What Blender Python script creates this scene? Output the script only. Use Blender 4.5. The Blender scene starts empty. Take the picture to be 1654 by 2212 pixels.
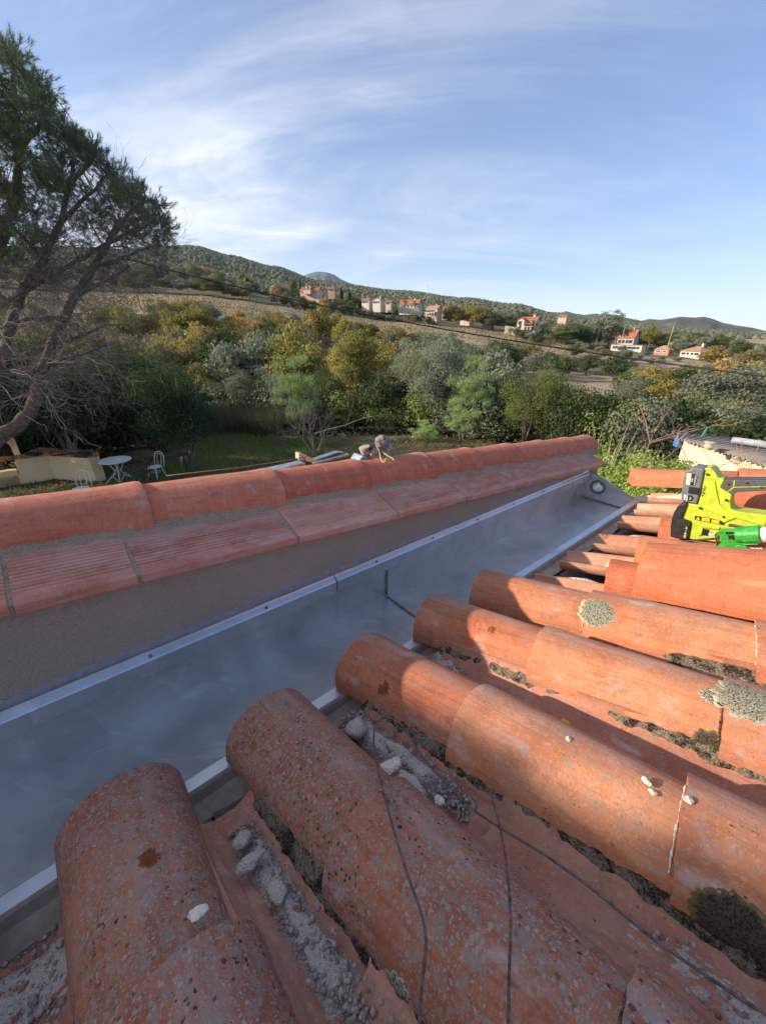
import bpy, math, random
import numpy as np
from mathutils import Vector, Matrix

# ------------------------------------------------------------------ camera, sky, sun, exposure
sc = bpy.context.scene
C = sc.collection
F, CX, CY = 820.0, 827.0, 1106.0            # focal length and centre in a 1654 x 2212 picture
PITCH, ROLL, ZC = math.atan(383 / F), math.radians(0.7), 4.5
CAM = np.array([0, 0, ZC])
fwd = np.array([0, math.cos(PITCH), -math.sin(PITCH)])
_r0 = np.array([1.0, 0, 0]); _u0 = np.cross(_r0, fwd)
rgt = _r0 * math.cos(ROLL) + _u0 * math.sin(ROLL)
upv = np.cross(rgt, fwd)
cd = bpy.data.cameras.new('camera'); cam = bpy.data.objects.new('camera', cd); C.objects.link(cam)
cd.sensor_fit = 'HORIZONTAL'; cd.sensor_width = 36.0; cd.lens = 36.0 * F / 1654.0
cd.clip_start = 0.02; cd.clip_end = 20000
cam.matrix_world = Matrix(((rgt[0], upv[0], -fwd[0], 0), (rgt[1], upv[1], -fwd[1], 0), (rgt[2], upv[2], -fwd[2], ZC), (0, 0, 0, 1)))
sc.camera = cam
SUN_EL, SUN_AZ = math.radians(20.5), math.radians(-96)      # azimuth clockwise from +Y
wd = bpy.data.worlds.new('World'); sc.world = wd; wd.use_nodes = True
SKY_STRENGTH, SUN_STRENGTH, EXPOSURE = 0.15, 4.7, 0.66
sl = bpy.data.lights.new('sun', 'SUN'); so = bpy.data.objects.new('sun', sl); C.objects.link(so)
sl.energy = SUN_STRENGTH; sl.angle = math.radians(0.53); sl.color = (1.0, 0.86, 0.68)
sd = Vector((math.sin(SUN_AZ) * math.cos(SUN_EL), math.cos(SUN_AZ) * math.cos(SUN_EL), math.sin(SUN_EL)))
so.rotation_euler = sd.to_track_quat('Z', 'Y').to_euler(); so.location = (-20, 0, 30)
sc.view_settings.view_transform = 'Standard'; sc.view_settings.look = 'None'
sc.view_settings.exposure = EXPOSURE; sc.view_settings.gamma = 1.0; sc.view_settings.use_curve_mapping = False
sc.render.engine = 'CYCLES'
cy = sc.cycles
cy.use_denoising = True
try: cy.denoiser = 'OPENIMAGEDENOISE'
except Exception: pass
cy.max_bounces = 6; cy.diffuse_bounces = 3; cy.glossy_bounces = 3; cy.transmission_bounces = 4; cy.transparent_max_bounces = 8
cy.volume_bounces = 0; cy.sample_clamp_indirect = 6

class NT:
    """small node-tree helper"""
    def __init__(s, tree): s.t = tree; s.n = tree.nodes; s.l = tree.links
    def new(s, kind, **kw):
        n = s.n.new(kind)
        for k, v in kw.items():
            if k.startswith('i_'): n.inputs[k[2:].replace('_', ' ')].default_value = v
            else: setattr(n, k, v)
        return n
    def link(s, a, b): s.l.new(a, b)
    def val(s, x, sock):
        if isinstance(x, (int, float)): sock.default_value = x
        elif isinstance(x, tuple): sock.default_value = x
        else: s.link(x, sock)
    def math(s, op, a, b=0.0, c=None, clamp=False):
        n = s.n.new('ShaderNodeMath'); n.operation = op; n.use_clamp = clamp
        s.val(a, n.inputs[0]); s.val(b, n.inputs[1])
        if c is not None: s.val(c, n.inputs[2])
        return n.outputs[0]
    def vmath(s, op, a, b):
        n = s.n.new('ShaderNodeVectorMath'); n.operation = op
        s.val(a, n.inputs[0]); s.val(b, n.inputs[1]); return n.outputs[0]
    def noise(s, vec, scale, detail=3.0, rough=0.55, dist=0.0):
        n = s.n.new('ShaderNodeTexNoise'); s.link(vec, n.inputs['Vector'])
        n.inputs['Scale'].default_value = scale; n.inputs['Detail'].default_value = detail
        n.inputs['Roughness'].default_value = rough; n.inputs['Distortion'].default_value = dist
        return n.outputs['Fac']
    def voro(s, vec, scale, rnd=1.0, feature='F1'):
        n = s.n.new('ShaderNodeTexVoronoi'); n.feature = feature; s.link(vec, n.inputs['Vector'])
        n.inputs['Scale'].default_value = scale; n.inputs['Randomness'].default_value = rnd
        return n
    def ramp(s, fac, lo, hi, inv=False):
        n = s.n.new('ShaderNodeMapRange'); n.interpolation_type = 'SMOOTHSTEP'
        s.val(fac, n.inputs['Value']); n.inputs['From Min'].default_value = lo; n.inputs['From Max'].default_value = hi
        n.inputs['To Min'].default_value = 1.0 if inv else 0.0; n.inputs['To Max'].default_value = 0.0 if inv else 1.0
        return n.outputs['Result']
    def mix(s, fac, a, b, blend='MIX'):
        n = s.n.new('ShaderNodeMix'); n.data_type = 'RGBA'; n.blend_type = blend
        s.val(fac, n.inputs[0])
        for x, k in ((a, 6), (b, 7)):
            if isinstance(x, tuple): n.inputs[k].default_value = (x + (1,))[:4]
            else: s.link(x, n.inputs[k])
        return n.outputs[2]
    def mapping(s, vec, scale=(1, 1, 1), rot=(0, 0, 0), loc=(0, 0, 0)):
        n = s.n.new('ShaderNodeMapping'); s.link(vec, n.inputs['Vector'])
        n.inputs['Scale'].default_value = scale; n.inputs['Rotation'].default_value = rot; n.inputs['Location'].default_value = loc
        return n.outputs[0]

# world: Nishita sky plus thin cirrus
w = NT(wd.node_tree); w.n.clear()
sky = w.new('ShaderNodeTexSky'); sky.sky_type = 'NISHITA'; sky.sun_disc = False
sky.sun_elevation = SUN_EL; sky.sun_rotation = SUN_AZ
sky.altitude = 100; sky.air_density = 1.0; sky.dust_density = 0.5; sky.ozone_density = 3.5
tc = w.new('ShaderNodeTexCoord')
sp = w.new('ShaderNodeSeparateXYZ'); w.link(tc.outputs['Generated'], sp.inputs[0])
zc = w.math('MAXIMUM', sp.outputs[2], 0.03)
zc = w.math('ADD', zc, 0.16)
cx_ = w.math('DIVIDE', sp.outputs[0], zc); cy_ = w.math('DIVIDE', sp.outputs[1], zc)
cb = w.new('ShaderNodeCombineXYZ'); w.link(cx_, cb.inputs[0]); w.link(cy_, cb.inputs[1])
m1 = w.mapping(cb.outputs[0], (0.34, 0.95, 1), (0, 0, math.radians(-24)), (3.1, 1.7, 0))
n1 = w.noise(m1, 1.0, 8, 0.62, 1.0)
m2 = w.mapping(cb.outputs[0], (1.3, 3.6, 1), (0, 0, math.radians(-20)), (7.3, 0.7, 0))
n2 = w.noise(m2, 1.0, 7, 0.6, 0.8)
f1 = w.ramp(n1, 0.36, 0.66); f2 = w.ramp(n2, 0.36, 0.74)
cf = w.math('MULTIPLY', f1, w.math('ADD', w.math('MULTIPLY', f2, 0.6), 0.5), clamp=True)
# thin veil of high cloud that thickens towards the horizon all the way round
veil = w.ramp(sp.outputs[2], 0.05, 0.75, inv=True)
side = w.ramp(sp.outputs[0], -0.55, 0.65, inv=True)          # the cirrus is thicker on the sun's side
cf = w.math('MULTIPLY', cf, w.math('ADD', w.math('MULTIPLY', side, 0.80), 0.28))
cf = w.math('ADD', w.math('MULTIPLY', cf, 0.85), w.math('MULTIPLY', veil, w.math('ADD', w.math('MULTIPLY', side, 0.16), 0.12)), clamp=True)
blue = w.mix(1.0, sky.outputs[0], (0.68, 0.73, 0.86), 'MULTIPLY')
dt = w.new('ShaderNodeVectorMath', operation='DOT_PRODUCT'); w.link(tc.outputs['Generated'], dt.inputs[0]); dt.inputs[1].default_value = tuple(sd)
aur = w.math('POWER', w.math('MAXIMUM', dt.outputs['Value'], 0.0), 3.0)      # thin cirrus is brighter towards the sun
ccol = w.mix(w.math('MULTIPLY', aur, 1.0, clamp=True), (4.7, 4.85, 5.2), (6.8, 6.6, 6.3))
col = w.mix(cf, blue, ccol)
low = w.ramp(sp.outputs[2], -0.02, 0.16, inv=True)
col = w.mix(w.math('MULTIPLY', low, 0.7), col, (4.7, 5.3, 5.6))
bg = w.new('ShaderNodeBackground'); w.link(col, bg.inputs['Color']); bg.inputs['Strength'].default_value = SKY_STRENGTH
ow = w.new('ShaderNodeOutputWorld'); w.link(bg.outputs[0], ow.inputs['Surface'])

# ------------------------------------------------------------------ geometry helpers
def nrm(v): v = np.asarray(v, float); return v / np.linalg.norm(v)
def ray(u, v): return (u - CX) / F * rgt - (v - CY) / F * upv + fwd
def at(u, v, d):
    r = ray(u, v); return CAM + r * (d / math.hypot(r[0], r[1]))
def plane_at(u, v, p0, n):
    r = ray(u, v); return CAM + r * (((p0 - CAM) @ n) / (r @ n))
def on_z(u, v, z):
    r = ray(u, v); return CAM + r * ((z - ZC) / r[2])
def pxm(p): return float((np.asarray(p) - CAM) @ fwd) / F        # metres per pixel at p

def tag(o, label=None, cat=None, group=None, kind=None):
    if label: o['label'] = label
    if cat: o['category'] = cat
    if group: o['group'] = group
    if kind: o['kind'] = kind
    return o
def empty(name, loc, label=None, cat=None, group=None, rz=0.0):
    o = bpy.data.objects.new(name, None); C.objects.link(o); o.location = tuple(loc); o.rotation_euler = (0, 0, rz)
    o.empty_display_size = 0.1
    return tag(o, label, cat, group)
def new_mesh(name, verts, faces, mats=(), smooth=False, midx=None):
    me = bpy.data.meshes.new(name)
    if isinstance(faces, np.ndarray):
        verts = np.asarray(verts, np.float32); k = faces.shape[1]
        me.vertices.add(len(verts)); me.vertices.foreach_set('co', verts.ravel())
        me.loops.add(faces.size); me.loops.foreach_set('vertex_index', faces.astype(np.int32).ravel())
        me.polygons.add(len(faces))
        me.polygons.foreach_set('loop_start', np.arange(0, faces.size, k, dtype=np.int32))
        try: me.polygons.foreach_set('loop_total', np.full(len(faces), k, np.int32))
        except Exception: pass
        me.update(calc_edges=True)
    else:
        me.from_pydata([tuple(map(float, v)) for v in verts], [], faces); me.update()
    for m in mats: me.materials.append(m)
    if midx is not None: me.polygons.foreach_set('material_index', np.asarray(midx, np.int32))
    if smooth: me.polygons.foreach_set('use_smooth', np.ones(len(me.polygons), bool))
    return me
def link(name, me, parent=None, M=None, rel=None):
    """link a mesh object; rel = world origin that the mesh's world coordinates are measured from"""
    o = bpy.data.objects.new(name, me); C.objects.link(o)
    if parent is not None:
        o.parent = parent
    if M is not None: o.matrix_basis = M
    return o
class MB:
    """collects quads/polys in world coordinates"""
    def __init__(s): s.v = []; s.f = []; s.mi = []
    def add(s, vs, fs, mi=0):
        b = len(s.v); s.v += [tuple(map(float, x)) for x in vs]; s.f += [tuple(b + i for i in f) for f in fs]; s.mi += [mi] * len(fs)
    def box(s, c, sx, sy, sz, ax=None, mi=0):
        c = np.asarray(c, float); X, Y, Z = (np.eye(3) if ax is None else [nrm(a) for a in ax])
        vs = [c + X * sx * i / 2 + Y * sy * j / 2 + Z * sz * k / 2 for i in (-1, 1) for j in (-1, 1) for k in (-1, 1)]
        s.add(vs, [(0, 1, 3, 2), (4, 6, 7, 5), (0, 4, 5, 1), (2, 3, 7, 6), (0, 2, 6, 4), (1, 5, 7, 3)], mi)
    def tube(s, pts, rad, n=6, cap=True, mi=0):
        pts = [np.asarray(p, float) for p in pts]; m = len(pts)
        if not hasattr(rad, '__len__'): rad = [rad] * m
        vs = []; ref = None
        for i, p in enumerate(pts):
            t = nrm(pts[min(i + 1, m - 1)] - pts[max(i - 1, 0)] + 1e-9)
            if ref is None: ref = np.array([0, 0, 1.0]) if abs(t[2]) < 0.9 else np.array([1.0, 0, 0])
            a = nrm(ref - t * (ref @ t)); ref = a; b = np.cross(t, a)
            for k in range(n):
                th = 2 * math.pi * k / n; vs.append(p + (a * math.cos(th) + b * math.sin(th)) * rad[i])
        fs = [(i * n + k, i * n + (k + 1) % n, (i + 1) * n + (k + 1) % n, (i + 1) * n + k) for i in range(m - 1) for k in range(n)]
        if cap: fs += [tuple(range(n - 1, -1, -1)), tuple((m - 1) * n + k for k in range(n))]
        s.add(vs, fs, mi)
    def lathe(s, c, axis, prof, n=24, mi=0):
        axis = nrm(axis); ref = np.array([0, 0, 1.0]) if abs(axis[2]) < 0.9 else np.array([1.0, 0, 0])
        a = nrm(np.cross(ref, axis)); b = np.cross(axis, a); c = np.asarray(c, float); vs = []
        for (h, r) in prof:
            for k in range(n):
                th = 2 * math.pi * k / n; vs.append(c + axis * h + (a * math.cos(th) + b * math.sin(th)) * r)
        m = len(prof)
        fs = [(i * n + k, i * n + (k + 1) % n, (i + 1) * n + (k + 1) % n, (i + 1) * n + k) for i in range(m - 1) for k in range(n)]
        if prof[0][1] > 1e-4: fs.append(tuple(range(n - 1, -1, -1)))
        if prof[-1][1] > 1e-4: fs.append(tuple((m - 1) * n + k for k in range(n)))
        s.add(vs, fs, mi)
    def prism(s, poly, off, mi=0):
        """polygon (world points) extruded by the vector off"""
        n = len(poly); off = np.asarray(off, float)
        vs = [np.asarray(p, float) for p in poly] + [np.asarray(p, float) + off for p in poly]
        s.add(vs, [tuple(range(n)), tuple(range(2 * n - 1, n - 1, -1))] + [(i, i + n, (i + 1) % n + n, (i + 1) % n) for i in range(n)], mi)
    def sweep(s, sec, frames, closed=False, mi=0, caps=False):
        """sec: list of (a, b); frames: function(a, b, i) -> point, over i in range(m)"""
        m, fn = frames; k = len(sec)
        vs = [fn(a, b, i) for i in range(m) for (a, b) in sec]
        kk = k if closed else k - 1
        fs = [(i * k + j, i * k + (j + 1) % k, (i + 1) * k + (j + 1) % k, (i + 1) * k + j) for i in range(m - 1) for j in range(kk)]
        if caps and closed: fs += [tuple(range(k - 1, -1, -1)), tuple((m - 1) * k + j for j in range(k))]
        s.add(vs, fs, mi)
    def build(s, name, mats, parent=None, smooth=False, bevel=0.0, seg=2, fixn=True):
        if not isinstance(mats, (list, tuple)): mats = [mats]
        loc = np.array(parent_origin(parent)) if parent is not None else np.zeros(3)
        me = bpy.data.meshes.new(name); me.from_pydata([tuple(np.array(v) - loc) for v in s.v], [], s.f); me.update()
        for m in mats: me.materials.append(m)
        me.polygons.foreach_set('material_index', np.array(s.mi, np.int32))
        if fixn:
            import bmesh
            bm = bmesh.new(); bm.from_mesh(me); bmesh.ops.recalc_face_normals(bm, faces=bm.faces); bm.to_mesh(me); bm.free()
        if smooth: me.polygons.foreach_set('use_smooth', np.ones(len(me.polygons), bool))
        o = link(name, me, parent)
        if bevel:
            b = o.modifiers.new('bevel', 'BEVEL'); b.width = bevel; b.segments = seg; b.limit_method = 'ANGLE'; b.angle_limit = math.radians(35)
            me.polygons.foreach_set('use_smooth', np.ones(len(me.polygons), bool))
            wn = o.modifiers.new('wn', 'WEIGHTED_NORMAL')
        elif smooth:
            pass
        return o
def parent_origin(o):
    p = np.zeros(3)
    while o is not None:
        p += np.array(o.matrix_basis.translation if o.type == 'MESH' else o.location); o = o.parent
    return p

# ------------------------------------------------------------------ materials
def mat(name):
    m = bpy.data.materials.new(name); m.use_nodes = True; t = NT(m.node_tree); t.n.clear()
    b = t.new('ShaderNodeBsdfPrincipled'); o = t.new('ShaderNodeOutputMaterial'); t.link(b.outputs[0], o.inputs[0])
    return m, t, b, o
def bump(t, b, h, strength=0.3, dist=0.002):
    n = t.new('ShaderNodeBump'); n.inputs['Strength'].default_value = strength; n.inputs['Distance'].default_value = dist
    t.val(h, n.inputs['Height']); t.link(n.outputs[0], b.inputs['Normal'])
def plain(name, col, rough=0.6, metal=0.0, var=0.12, scale=40.0, bmp=0.15, bd=0.001, spec=None):
    m, t, b, o = mat(name)
    tcn = t.new('ShaderNodeTexCoord'); n = t.noise(tcn.outputs['Object'], scale, 5, 0.65)
    dk = tuple(c * (1 - var * 1.6) for c in col); lt = tuple(min(1, c * (1 + var)) for c in col)
    t.link(t.mix(t.ramp(n, 0.3, 0.7), dk, lt), b.inputs['Base Color'])
    b.inputs['Roughness'].default_value = rough; b.inputs['Metallic'].default_value = metal
    if spec is not None: b.inputs['Specular IOR Level'].default_value = spec
    bump(t, b, n, bmp, bd)
    return m

def tile_mat(name, c1, c2, lichen=0.5, dark=0.3, bloom=0.4, axis=0, pale=(0.40, 0.34, 0.26), rotz=0.0):
    """weathered terracotta: drawn streaks along the tile, pale bloom, lichen rosettes, dark specks"""
    m, t, b, o = mat(name)
    tcn = t.new('ShaderNodeTexCoord'); oi = t.new('ShaderNodeObjectInfo')
    off = t.math('MULTIPLY', oi.outputs['Random'], 37.0)
    cmb = t.new('ShaderNodeCombineXYZ'); t.link(off, cmb.inputs[0]); t.link(off, cmb.inputs[1]); t.link(off, cmb.inputs[2])
    v = t.vmath('ADD', t.mapping(tcn.outputs['Object'], (1, 1, 1), (0, 0, rotz)), cmb.outputs[0])
    st = [95, 95, 95]; st[axis] = 3.5
    vs = t.mapping(v, tuple(st))
    streak = t.noise(vs, 1.0, 4, 0.6, 0.25)
    st2 = [26, 26, 26]; st2[axis] = 1.6
    streak2 = t.noise(t.mapping(v, tuple(st2)), 1.0, 3, 0.5)
    n = t.noise(v, 7.0, 4, 0.6); fine = t.noise(v, 420.0, 3, 0.6); med = t.noise(v, 60.0, 4, 0.6)
    col = t.mix(t.ramp(n, 0.32, 0.68), c1, c2)
    col = t.mix(t.math('MULTIPLY', t.ramp(streak2, 0.35, 0.7), 0.35), col, tuple(x * 0.72 for x in c1))
    col = t.mix(t.math('MULTIPLY', t.ramp(streak, 0.52, 0.66), 0.46), col, tuple(x * 0.6 for x in c1))
    mot = t.noise(v, 34.0, 5, 0.7); mot2 = t.noise(v, 170.0, 3, 0.7)
    col = t.mix(t.math('MULTIPLY', t.ramp(mot, 0.48, 0.68), 0.42), col, tuple(x * 0.62 for x in c1))
    col = t.mix(t.math('MULTIPLY', t.ramp(mot2, 0.54, 0.66), 0.35), col, tuple(min(1, x * 1.25 + .05) for x in c2))
    col = t.mix(t.math('MULTIPLY', t.ramp(mot2, 0.44, 0.36), 0.0), col, c1)
    tint = t.math('ADD', t.math('MULTIPLY', oi.outputs['Random'], 0.20), 0.90)
    cc = t.new('ShaderNodeCombineXYZ')
    t.link(tint, cc.inputs[0]); t.link(t.math('MULTIPLY', tint, t.math('ADD', tint, 0.03)), cc.inputs[1]); t.link(t.math('MULTIPLY', tint, tint), cc.inputs[2])
    col = t.mix(1.0, col, cc.outputs[0], 'MULTIPLY')
    # milky bloom, in patches and drawn-out scuffs
    bn = t.noise(v, 11.0, 6, 0.68, 0.6); bn2 = t.noise(t.mapping(v, tuple(8 if i == axis else 30 for i in range(3))), 1.0, 5, 0.7)
    bm_ = t.math('MULTIPLY', t.ramp(bn, 0.52, 0.72), t.ramp(bn2, 0.42, 0.62))
    so_ = t.new('ShaderNodeSeparateXYZ'); t.link(tcn.outputs['Object'], so_.inputs[0])
    crest = t.math('MULTIPLY', t.ramp(so_.outputs[2], 0.070, 0.098), t.ramp(so_.outputs[1], -0.03, 0.05))   # chalky wear along the crown
    crest = t.math('MULTIPLY', crest, t.ramp(bn2, 0.36, 0.60))
    bm_ = t.math('MULTIPLY', t.math('ADD', bm_, t.math('MULTIPLY', crest, 0.75)), bloom, clamp=True)
    col = t.mix(bm_, col, (0.60, 0.43, 0.37))
    # lichen rosettes of three sizes
    sy_ = t.new('ShaderNodeSeparateXYZ'); t.link(tcn.outputs['Object'], sy_.inputs[0])
    an = t.math('ADD', t.noise(v, 7.5, 5, 0.68, 0.5), t.math('MULTIPLY', t.ramp(sy_.outputs[1], -0.05, 0.07), 0.14))
    area = t.ramp(an, 0.66 - 0.24 * lichen, 0.80 - 0.24 * lichen)
    hts = []
    wob = t.vmath('ADD', v, t.vmath('SCALE', t.new('ShaderNodeCombineXYZ').outputs[0], (0, 0, 0)))
    nz = t.new('ShaderNodeTexNoise'); t.link(v, nz.inputs['Vector']); nz.inputs['Scale'].default_value = 260; nz.inputs['Detail'].default_value = 2
    sc_ = t.new('ShaderNodeVectorMath'); sc_.operation = 'SCALE'; t.link(nz.outputs['Color'], sc_.inputs[0]); sc_.inputs['Scale'].default_value = 0.006
    wv = t.vmath('ADD', v, sc_.outputs[0])
    for (s_, r0, strength, pc) in ((125.0, 0.30, 0.75, pale), (230.0, 0.34, 0.75, pale), (420.0, 0.34, 0.65, (0.48, 0.42, 0.34))):
        vo = t.voro(wv, s_)
        sx = t.new('ShaderNodeSeparateXYZ'); t.link(vo.outputs['Color'], sx.inputs[0])
        rr = t.math('MULTIPLY', t.math('SUBTRACT', sx.outputs[0], 1.0 - 0.5 * lichen - 0.12), 1.5, clamp=True)
        rr = t.math('MULTIPLY', rr, r0 * 1.6)
        k = t.ramp(t.math('SUBTRACT', rr, vo.outputs['Distance']), 0.0, 0.12)
        k = t.math('MULTIPLY', k, t.math('ADD', t.math('MULTIPLY', area, 0.92), 0.06), clamp=True)
        k = t.math('MULTIPLY', k, strength)
        col = t.mix(k, col, t.mix(sx.outputs[1], tuple(c * 0.72 for c in pc), pc)); hts.append(k)
    vd = t.voro(wv, 150.0); sx = t.new('ShaderNodeSeparateXYZ'); t.link(vd.outputs['Color'], sx.inputs[0])
    rr = t.math('MULTIPLY', t.math('SUBTRACT', sx.outputs[2], 1.0 - 0.45 * dark - 0.05), 1.2, clamp=True)
    kd = t.ramp(t.math('SUBTRACT', rr, vd.outputs['Distance']), 0.0, 0.05)
    da = t.ramp(t.noise(t.vmath('ADD', v, (9, 4, 2)), 5.0, 4, 0.6), 0.60 - 0.22 * dark, 0.74 - 0.2 * dark)
    kd = t.math('MULTIPLY', kd, t.math('ADD', t.math('MULTIPLY', da, 0.85), 0.12), clamp=True)
    col = t.mix(kd, col, (0.05, 0.045, 0.04))
    # thin grey crust where lichen has merged
    cr = t.math('MULTIPLY', area, t.ramp(med, 0.50, 0.62)); cr = t.math('MULTIPLY', cr, 0.42 * lichen, clamp=True)
    col = t.mix(cr, col, (0.30, 0.265, 0.22))
    t.link(col, b.inputs['Base Color'])
    b.inputs['Roughness'].default_value = 0.86; b.inputs['Specular IOR Level'].default_value = 0.25
    h = t.math('ADD', t.math('MULTIPLY', streak, 0.45), t.math('MULTIPLY', fine, 0.30))
    h = t.math('ADD', h, t.math('MULTIPLY', med, 0.35))
    for k in hts: h = t.math('ADD', h, t.math('MULTIPLY', k, 0.35))
    h = t.math('SUBTRACT', h, t.math('MULTIPLY', kd, 0.3))
    bump(t, b, h, 0.9, 0.0022)
    return m

M = {}
M['tile_heavy'] = tile_mat('lichen_terracotta', (0.34, 0.105, 0.056), (0.45, 0.155, 0.085), 1.3, 0.75, 0.7, pale=(0.46, 0.40, 0.33))
M['tile'] = tile_mat('terracotta', (0.52, 0.165, 0.078), (0.65, 0.26, 0.135), 0.95, 0.5, 0.9)
M['tile_clean'] = tile_mat('fresh_terracotta', (0.53, 0.15, 0.07), (0.62, 0.21, 0.11), 0.22, 0.22, 0.5)
M['channel'] = tile_mat('channel_terracotta', (0.45, 0.18, 0.115), (0.58, 0.27, 0.18), 0.75, 0.5, 0.9)
M['channel_pale'] = tile_mat('pale_channel_terracotta', (0.60, 0.27, 0.17), (0.70, 0.40, 0.27), 0.2, 0.1, 1.2)
M['ridge'] = tile_mat('ridge_terracotta', (0.55, 0.165, 0.095), (0.62, 0.215, 0.135), 0.08, 0.05, 0.9, pale=(0.6, 0.45, 0.38))
M['coping'] = tile_mat('coping_terracotta', (0.56, 0.20, 0.135), (0.64, 0.29, 0.21), 0.14, 0.06, 0.55, pale=(0.6, 0.47, 0.4), rotz=-0.712)

def render_mat(name, c1, c2, grit=260, bd=0.004, st=0.9, sc2=6):
    m, t, b, o = mat(name); tcn = t.new('ShaderNodeTexCoord'); v = tcn.outputs['Object']
    big = t.noise(v, sc2, 5, 0.6); g = t.voro(v, grit); n = t.noise(v, grit * 0.6, 4, 0.7)
    col = t.mix(t.ramp(big, 0.3, 0.7), c1, c2)
    col = t.mix(t.math('MULTIPLY', t.ramp(g.outputs['Distance'], 0.1, 0.6), 0.35), tuple(min(1, c * 1.5) for c in c2), col)
    col = t.mix(t.math('MULTIPLY', t.ramp(n, 0.55, 0.75), 0.5), col, tuple(c * 0.45 for c in c1))
    t.link(col, b.inputs['Base Color']); b.inputs['Roughness'].default_value = 0.95; b.inputs['Specular IOR Level'].default_value = 0.15
    bump(t, b, t.math('ADD', g.outputs['Distance'], n), st, bd)
    return m
M['render'] = render_mat('sandy_render', (0.19, 0.155, 0.12), (0.34, 0.285, 0.23), sc2=4)
M['mortar'] = render_mat('grey_mortar', (0.15, 0.12, 0.085), (0.30, 0.24, 0.17), 180, 0.004, 1.0, 14)
M['mortar_dark'] = render_mat('mossy_mortar', (0.05, 0.042, 0.032), (0.36, 0.30, 0.21), 480, 0.005, 1.0, 45)
def crust(name, dk, lt, dd=(0.02, 0.017, 0.013)):
    m, t, b, o = mat(name); tcn = t.new('ShaderNodeTexCoord'); v = tcn.outputs['Object']
    a = t.noise(v, 330, 4, 0.75); c = t.noise(v, 38, 5, 0.7); e = t.noise(v, 120, 4, 0.7)
    col = t.mix(t.ramp(a, 0.42, 0.58), dk, lt); col = t.mix(t.ramp(c, 0.44, 0.58), col, t.mix(t.ramp(a, 0.45, 0.60), dd, dk))
    t.link(col, b.inputs['Base Color']); b.inputs['Roughness'].default_value = 1; b.inputs['Specular IOR Level'].default_value = 0.1
    bump(t, b, t.math('ADD', a, e), 1.0, 0.005); return m
M['mortar_dark'] = crust('black_and_cream_mortar', (0.16, 0.125, 0.085), (0.40, 0.33, 0.24))
M['mortar_pale'] = render_mat('pale_mortar', (0.55, 0.46, 0.34), (0.68, 0.60, 0.46), 160, 0.005, 1.0, 16)
M['rubble'] = render_mat('lime_rubble', (0.27, 0.225, 0.18), (0.46, 0.39, 0.32), 300, 0.003, 1.0, 30)
M['stucco'] = render_mat('old_cream_stucco', (0.46, 0.37, 0.23), (0.70, 0.60, 0.43), 40, 0.02, 1.0, 3)
M['bbq'] = render_mat('barbecue_render', (0.40, 0.30, 0.16), (0.56, 0.44, 0.26), 60, 0.006, 0.6, 3)

def zinc_mat(name, base=(0.72, 0.715, 0.69), rough=0.38, smear=0.35):
    m, t, b, o = mat(name); tcn = t.new('ShaderNodeTexCoord'); v = tcn.outputs['Object']
    n = t.noise(v, 5.0, 5, 0.6, 0.8); sm = t.noise(t.mapping(v, (6, 22, 10), (0, 0, 0.7)), 1.0, 6, 0.7, 1.2); f = t.noise(v, 90, 4, 0.6)
    col = t.mix(t.ramp(n, 0.3, 0.7), tuple(c * 0.80 for c in base), base)
    st3 = t.noise(v, 2.2, 6, 0.7, 1.5)
    col = t.mix(t.math('MULTIPLY', t.ramp(st3, 0.44, 0.66), 0.3), col, tuple(c * 0.55 for c in base))
    col = t.mix(t.math('MULTIPLY', t.ramp(sm, 0.54, 0.68), smear), col, tuple(min(1, c * 1.35) for c in base))
    t.link(col, b.inputs['Base Color']); b.inputs['Metallic'].default_value = 0.80
    r = t.math('ADD', t.math('MULTIPLY', n, 0.22), rough - 0.08); r = t.math('ADD', r, t.math('MULTIPLY', t.ramp(sm, 0.5, 0.75), 0.14)); t.link(r, b.inputs['Roughness'])
    bump(t, b, t.math('ADD', t.math('MULTIPLY', n, 1.0), t.math('MULTIPLY', f, 0.05)), 0.25, 0.006)
    return m
M['zinc'] = zinc_mat('zinc_sheet')
M['zinc_bright'] = zinc_mat('bright_zinc', (0.72, 0.74, 0.78), 0.38, 0.3)
M['solder'] = plain('solder', (0.26, 0.25, 0.245), 0.55, 0.7, 0.5, 220, 1.0, 0.003)
M['silicone'] = plain('grey_sealant', (0.27, 0.26, 0.29), 0.6, 0, 0.12, 60, 0.4, 0.002)
M['flashing'] = plain('brown_flashing', (0.43, 0.335, 0.245), 0.6, 0.0, 0.15, 20, 0.4, 0.004, 0.2)
M['deck'] = plain('clay_deck_board', (0.20, 0.145, 0.125), 0.9, 0, 0.25, 30, 0.6, 0.003)
M['dark'] = plain('dark_void_felt', (0.03, 0.028, 0.027), 0.95)
M['wire'] = plain('rusty_wire', (0.15, 0.10, 0.09), 0.6, 0.3, 0.4, 120)
M['black_plastic'] = plain('black_plastic', (0.022, 0.022, 0.024), 0.5, 0, 0.4, 60, 0.2, 0.0006)
M['grey_plastic'] = plain('dark_grey_rubber', (0.085, 0.085, 0.085), 0.65, 0, 0.15, 80)
M['battery_grey'] = plain('battery_grey', (0.16, 0.17, 0.175), 0.5, 0, 0.12, 60)
M['lime'] = plain('lime_plastic', (0.50, 0.585, 0.035), 0.5, 0, 0.13, 26, 0.25, 0.0008)
M['green'] = plain('green_plastic', (0.035, 0.36, 0.04), 0.42, 0, 0.22, 50, 0.15)
M['tubewhite'] = plain('white_tube', (0.66, 0.66, 0.68), 0.4, 0, 0.08, 30)
M['steel'] = plain('steel', (0.5, 0.5, 0.5), 0.35, 0.9)
M['red'] = plain('red_plastic', (0.5, 0.03, 0.04), 0.5)
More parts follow.
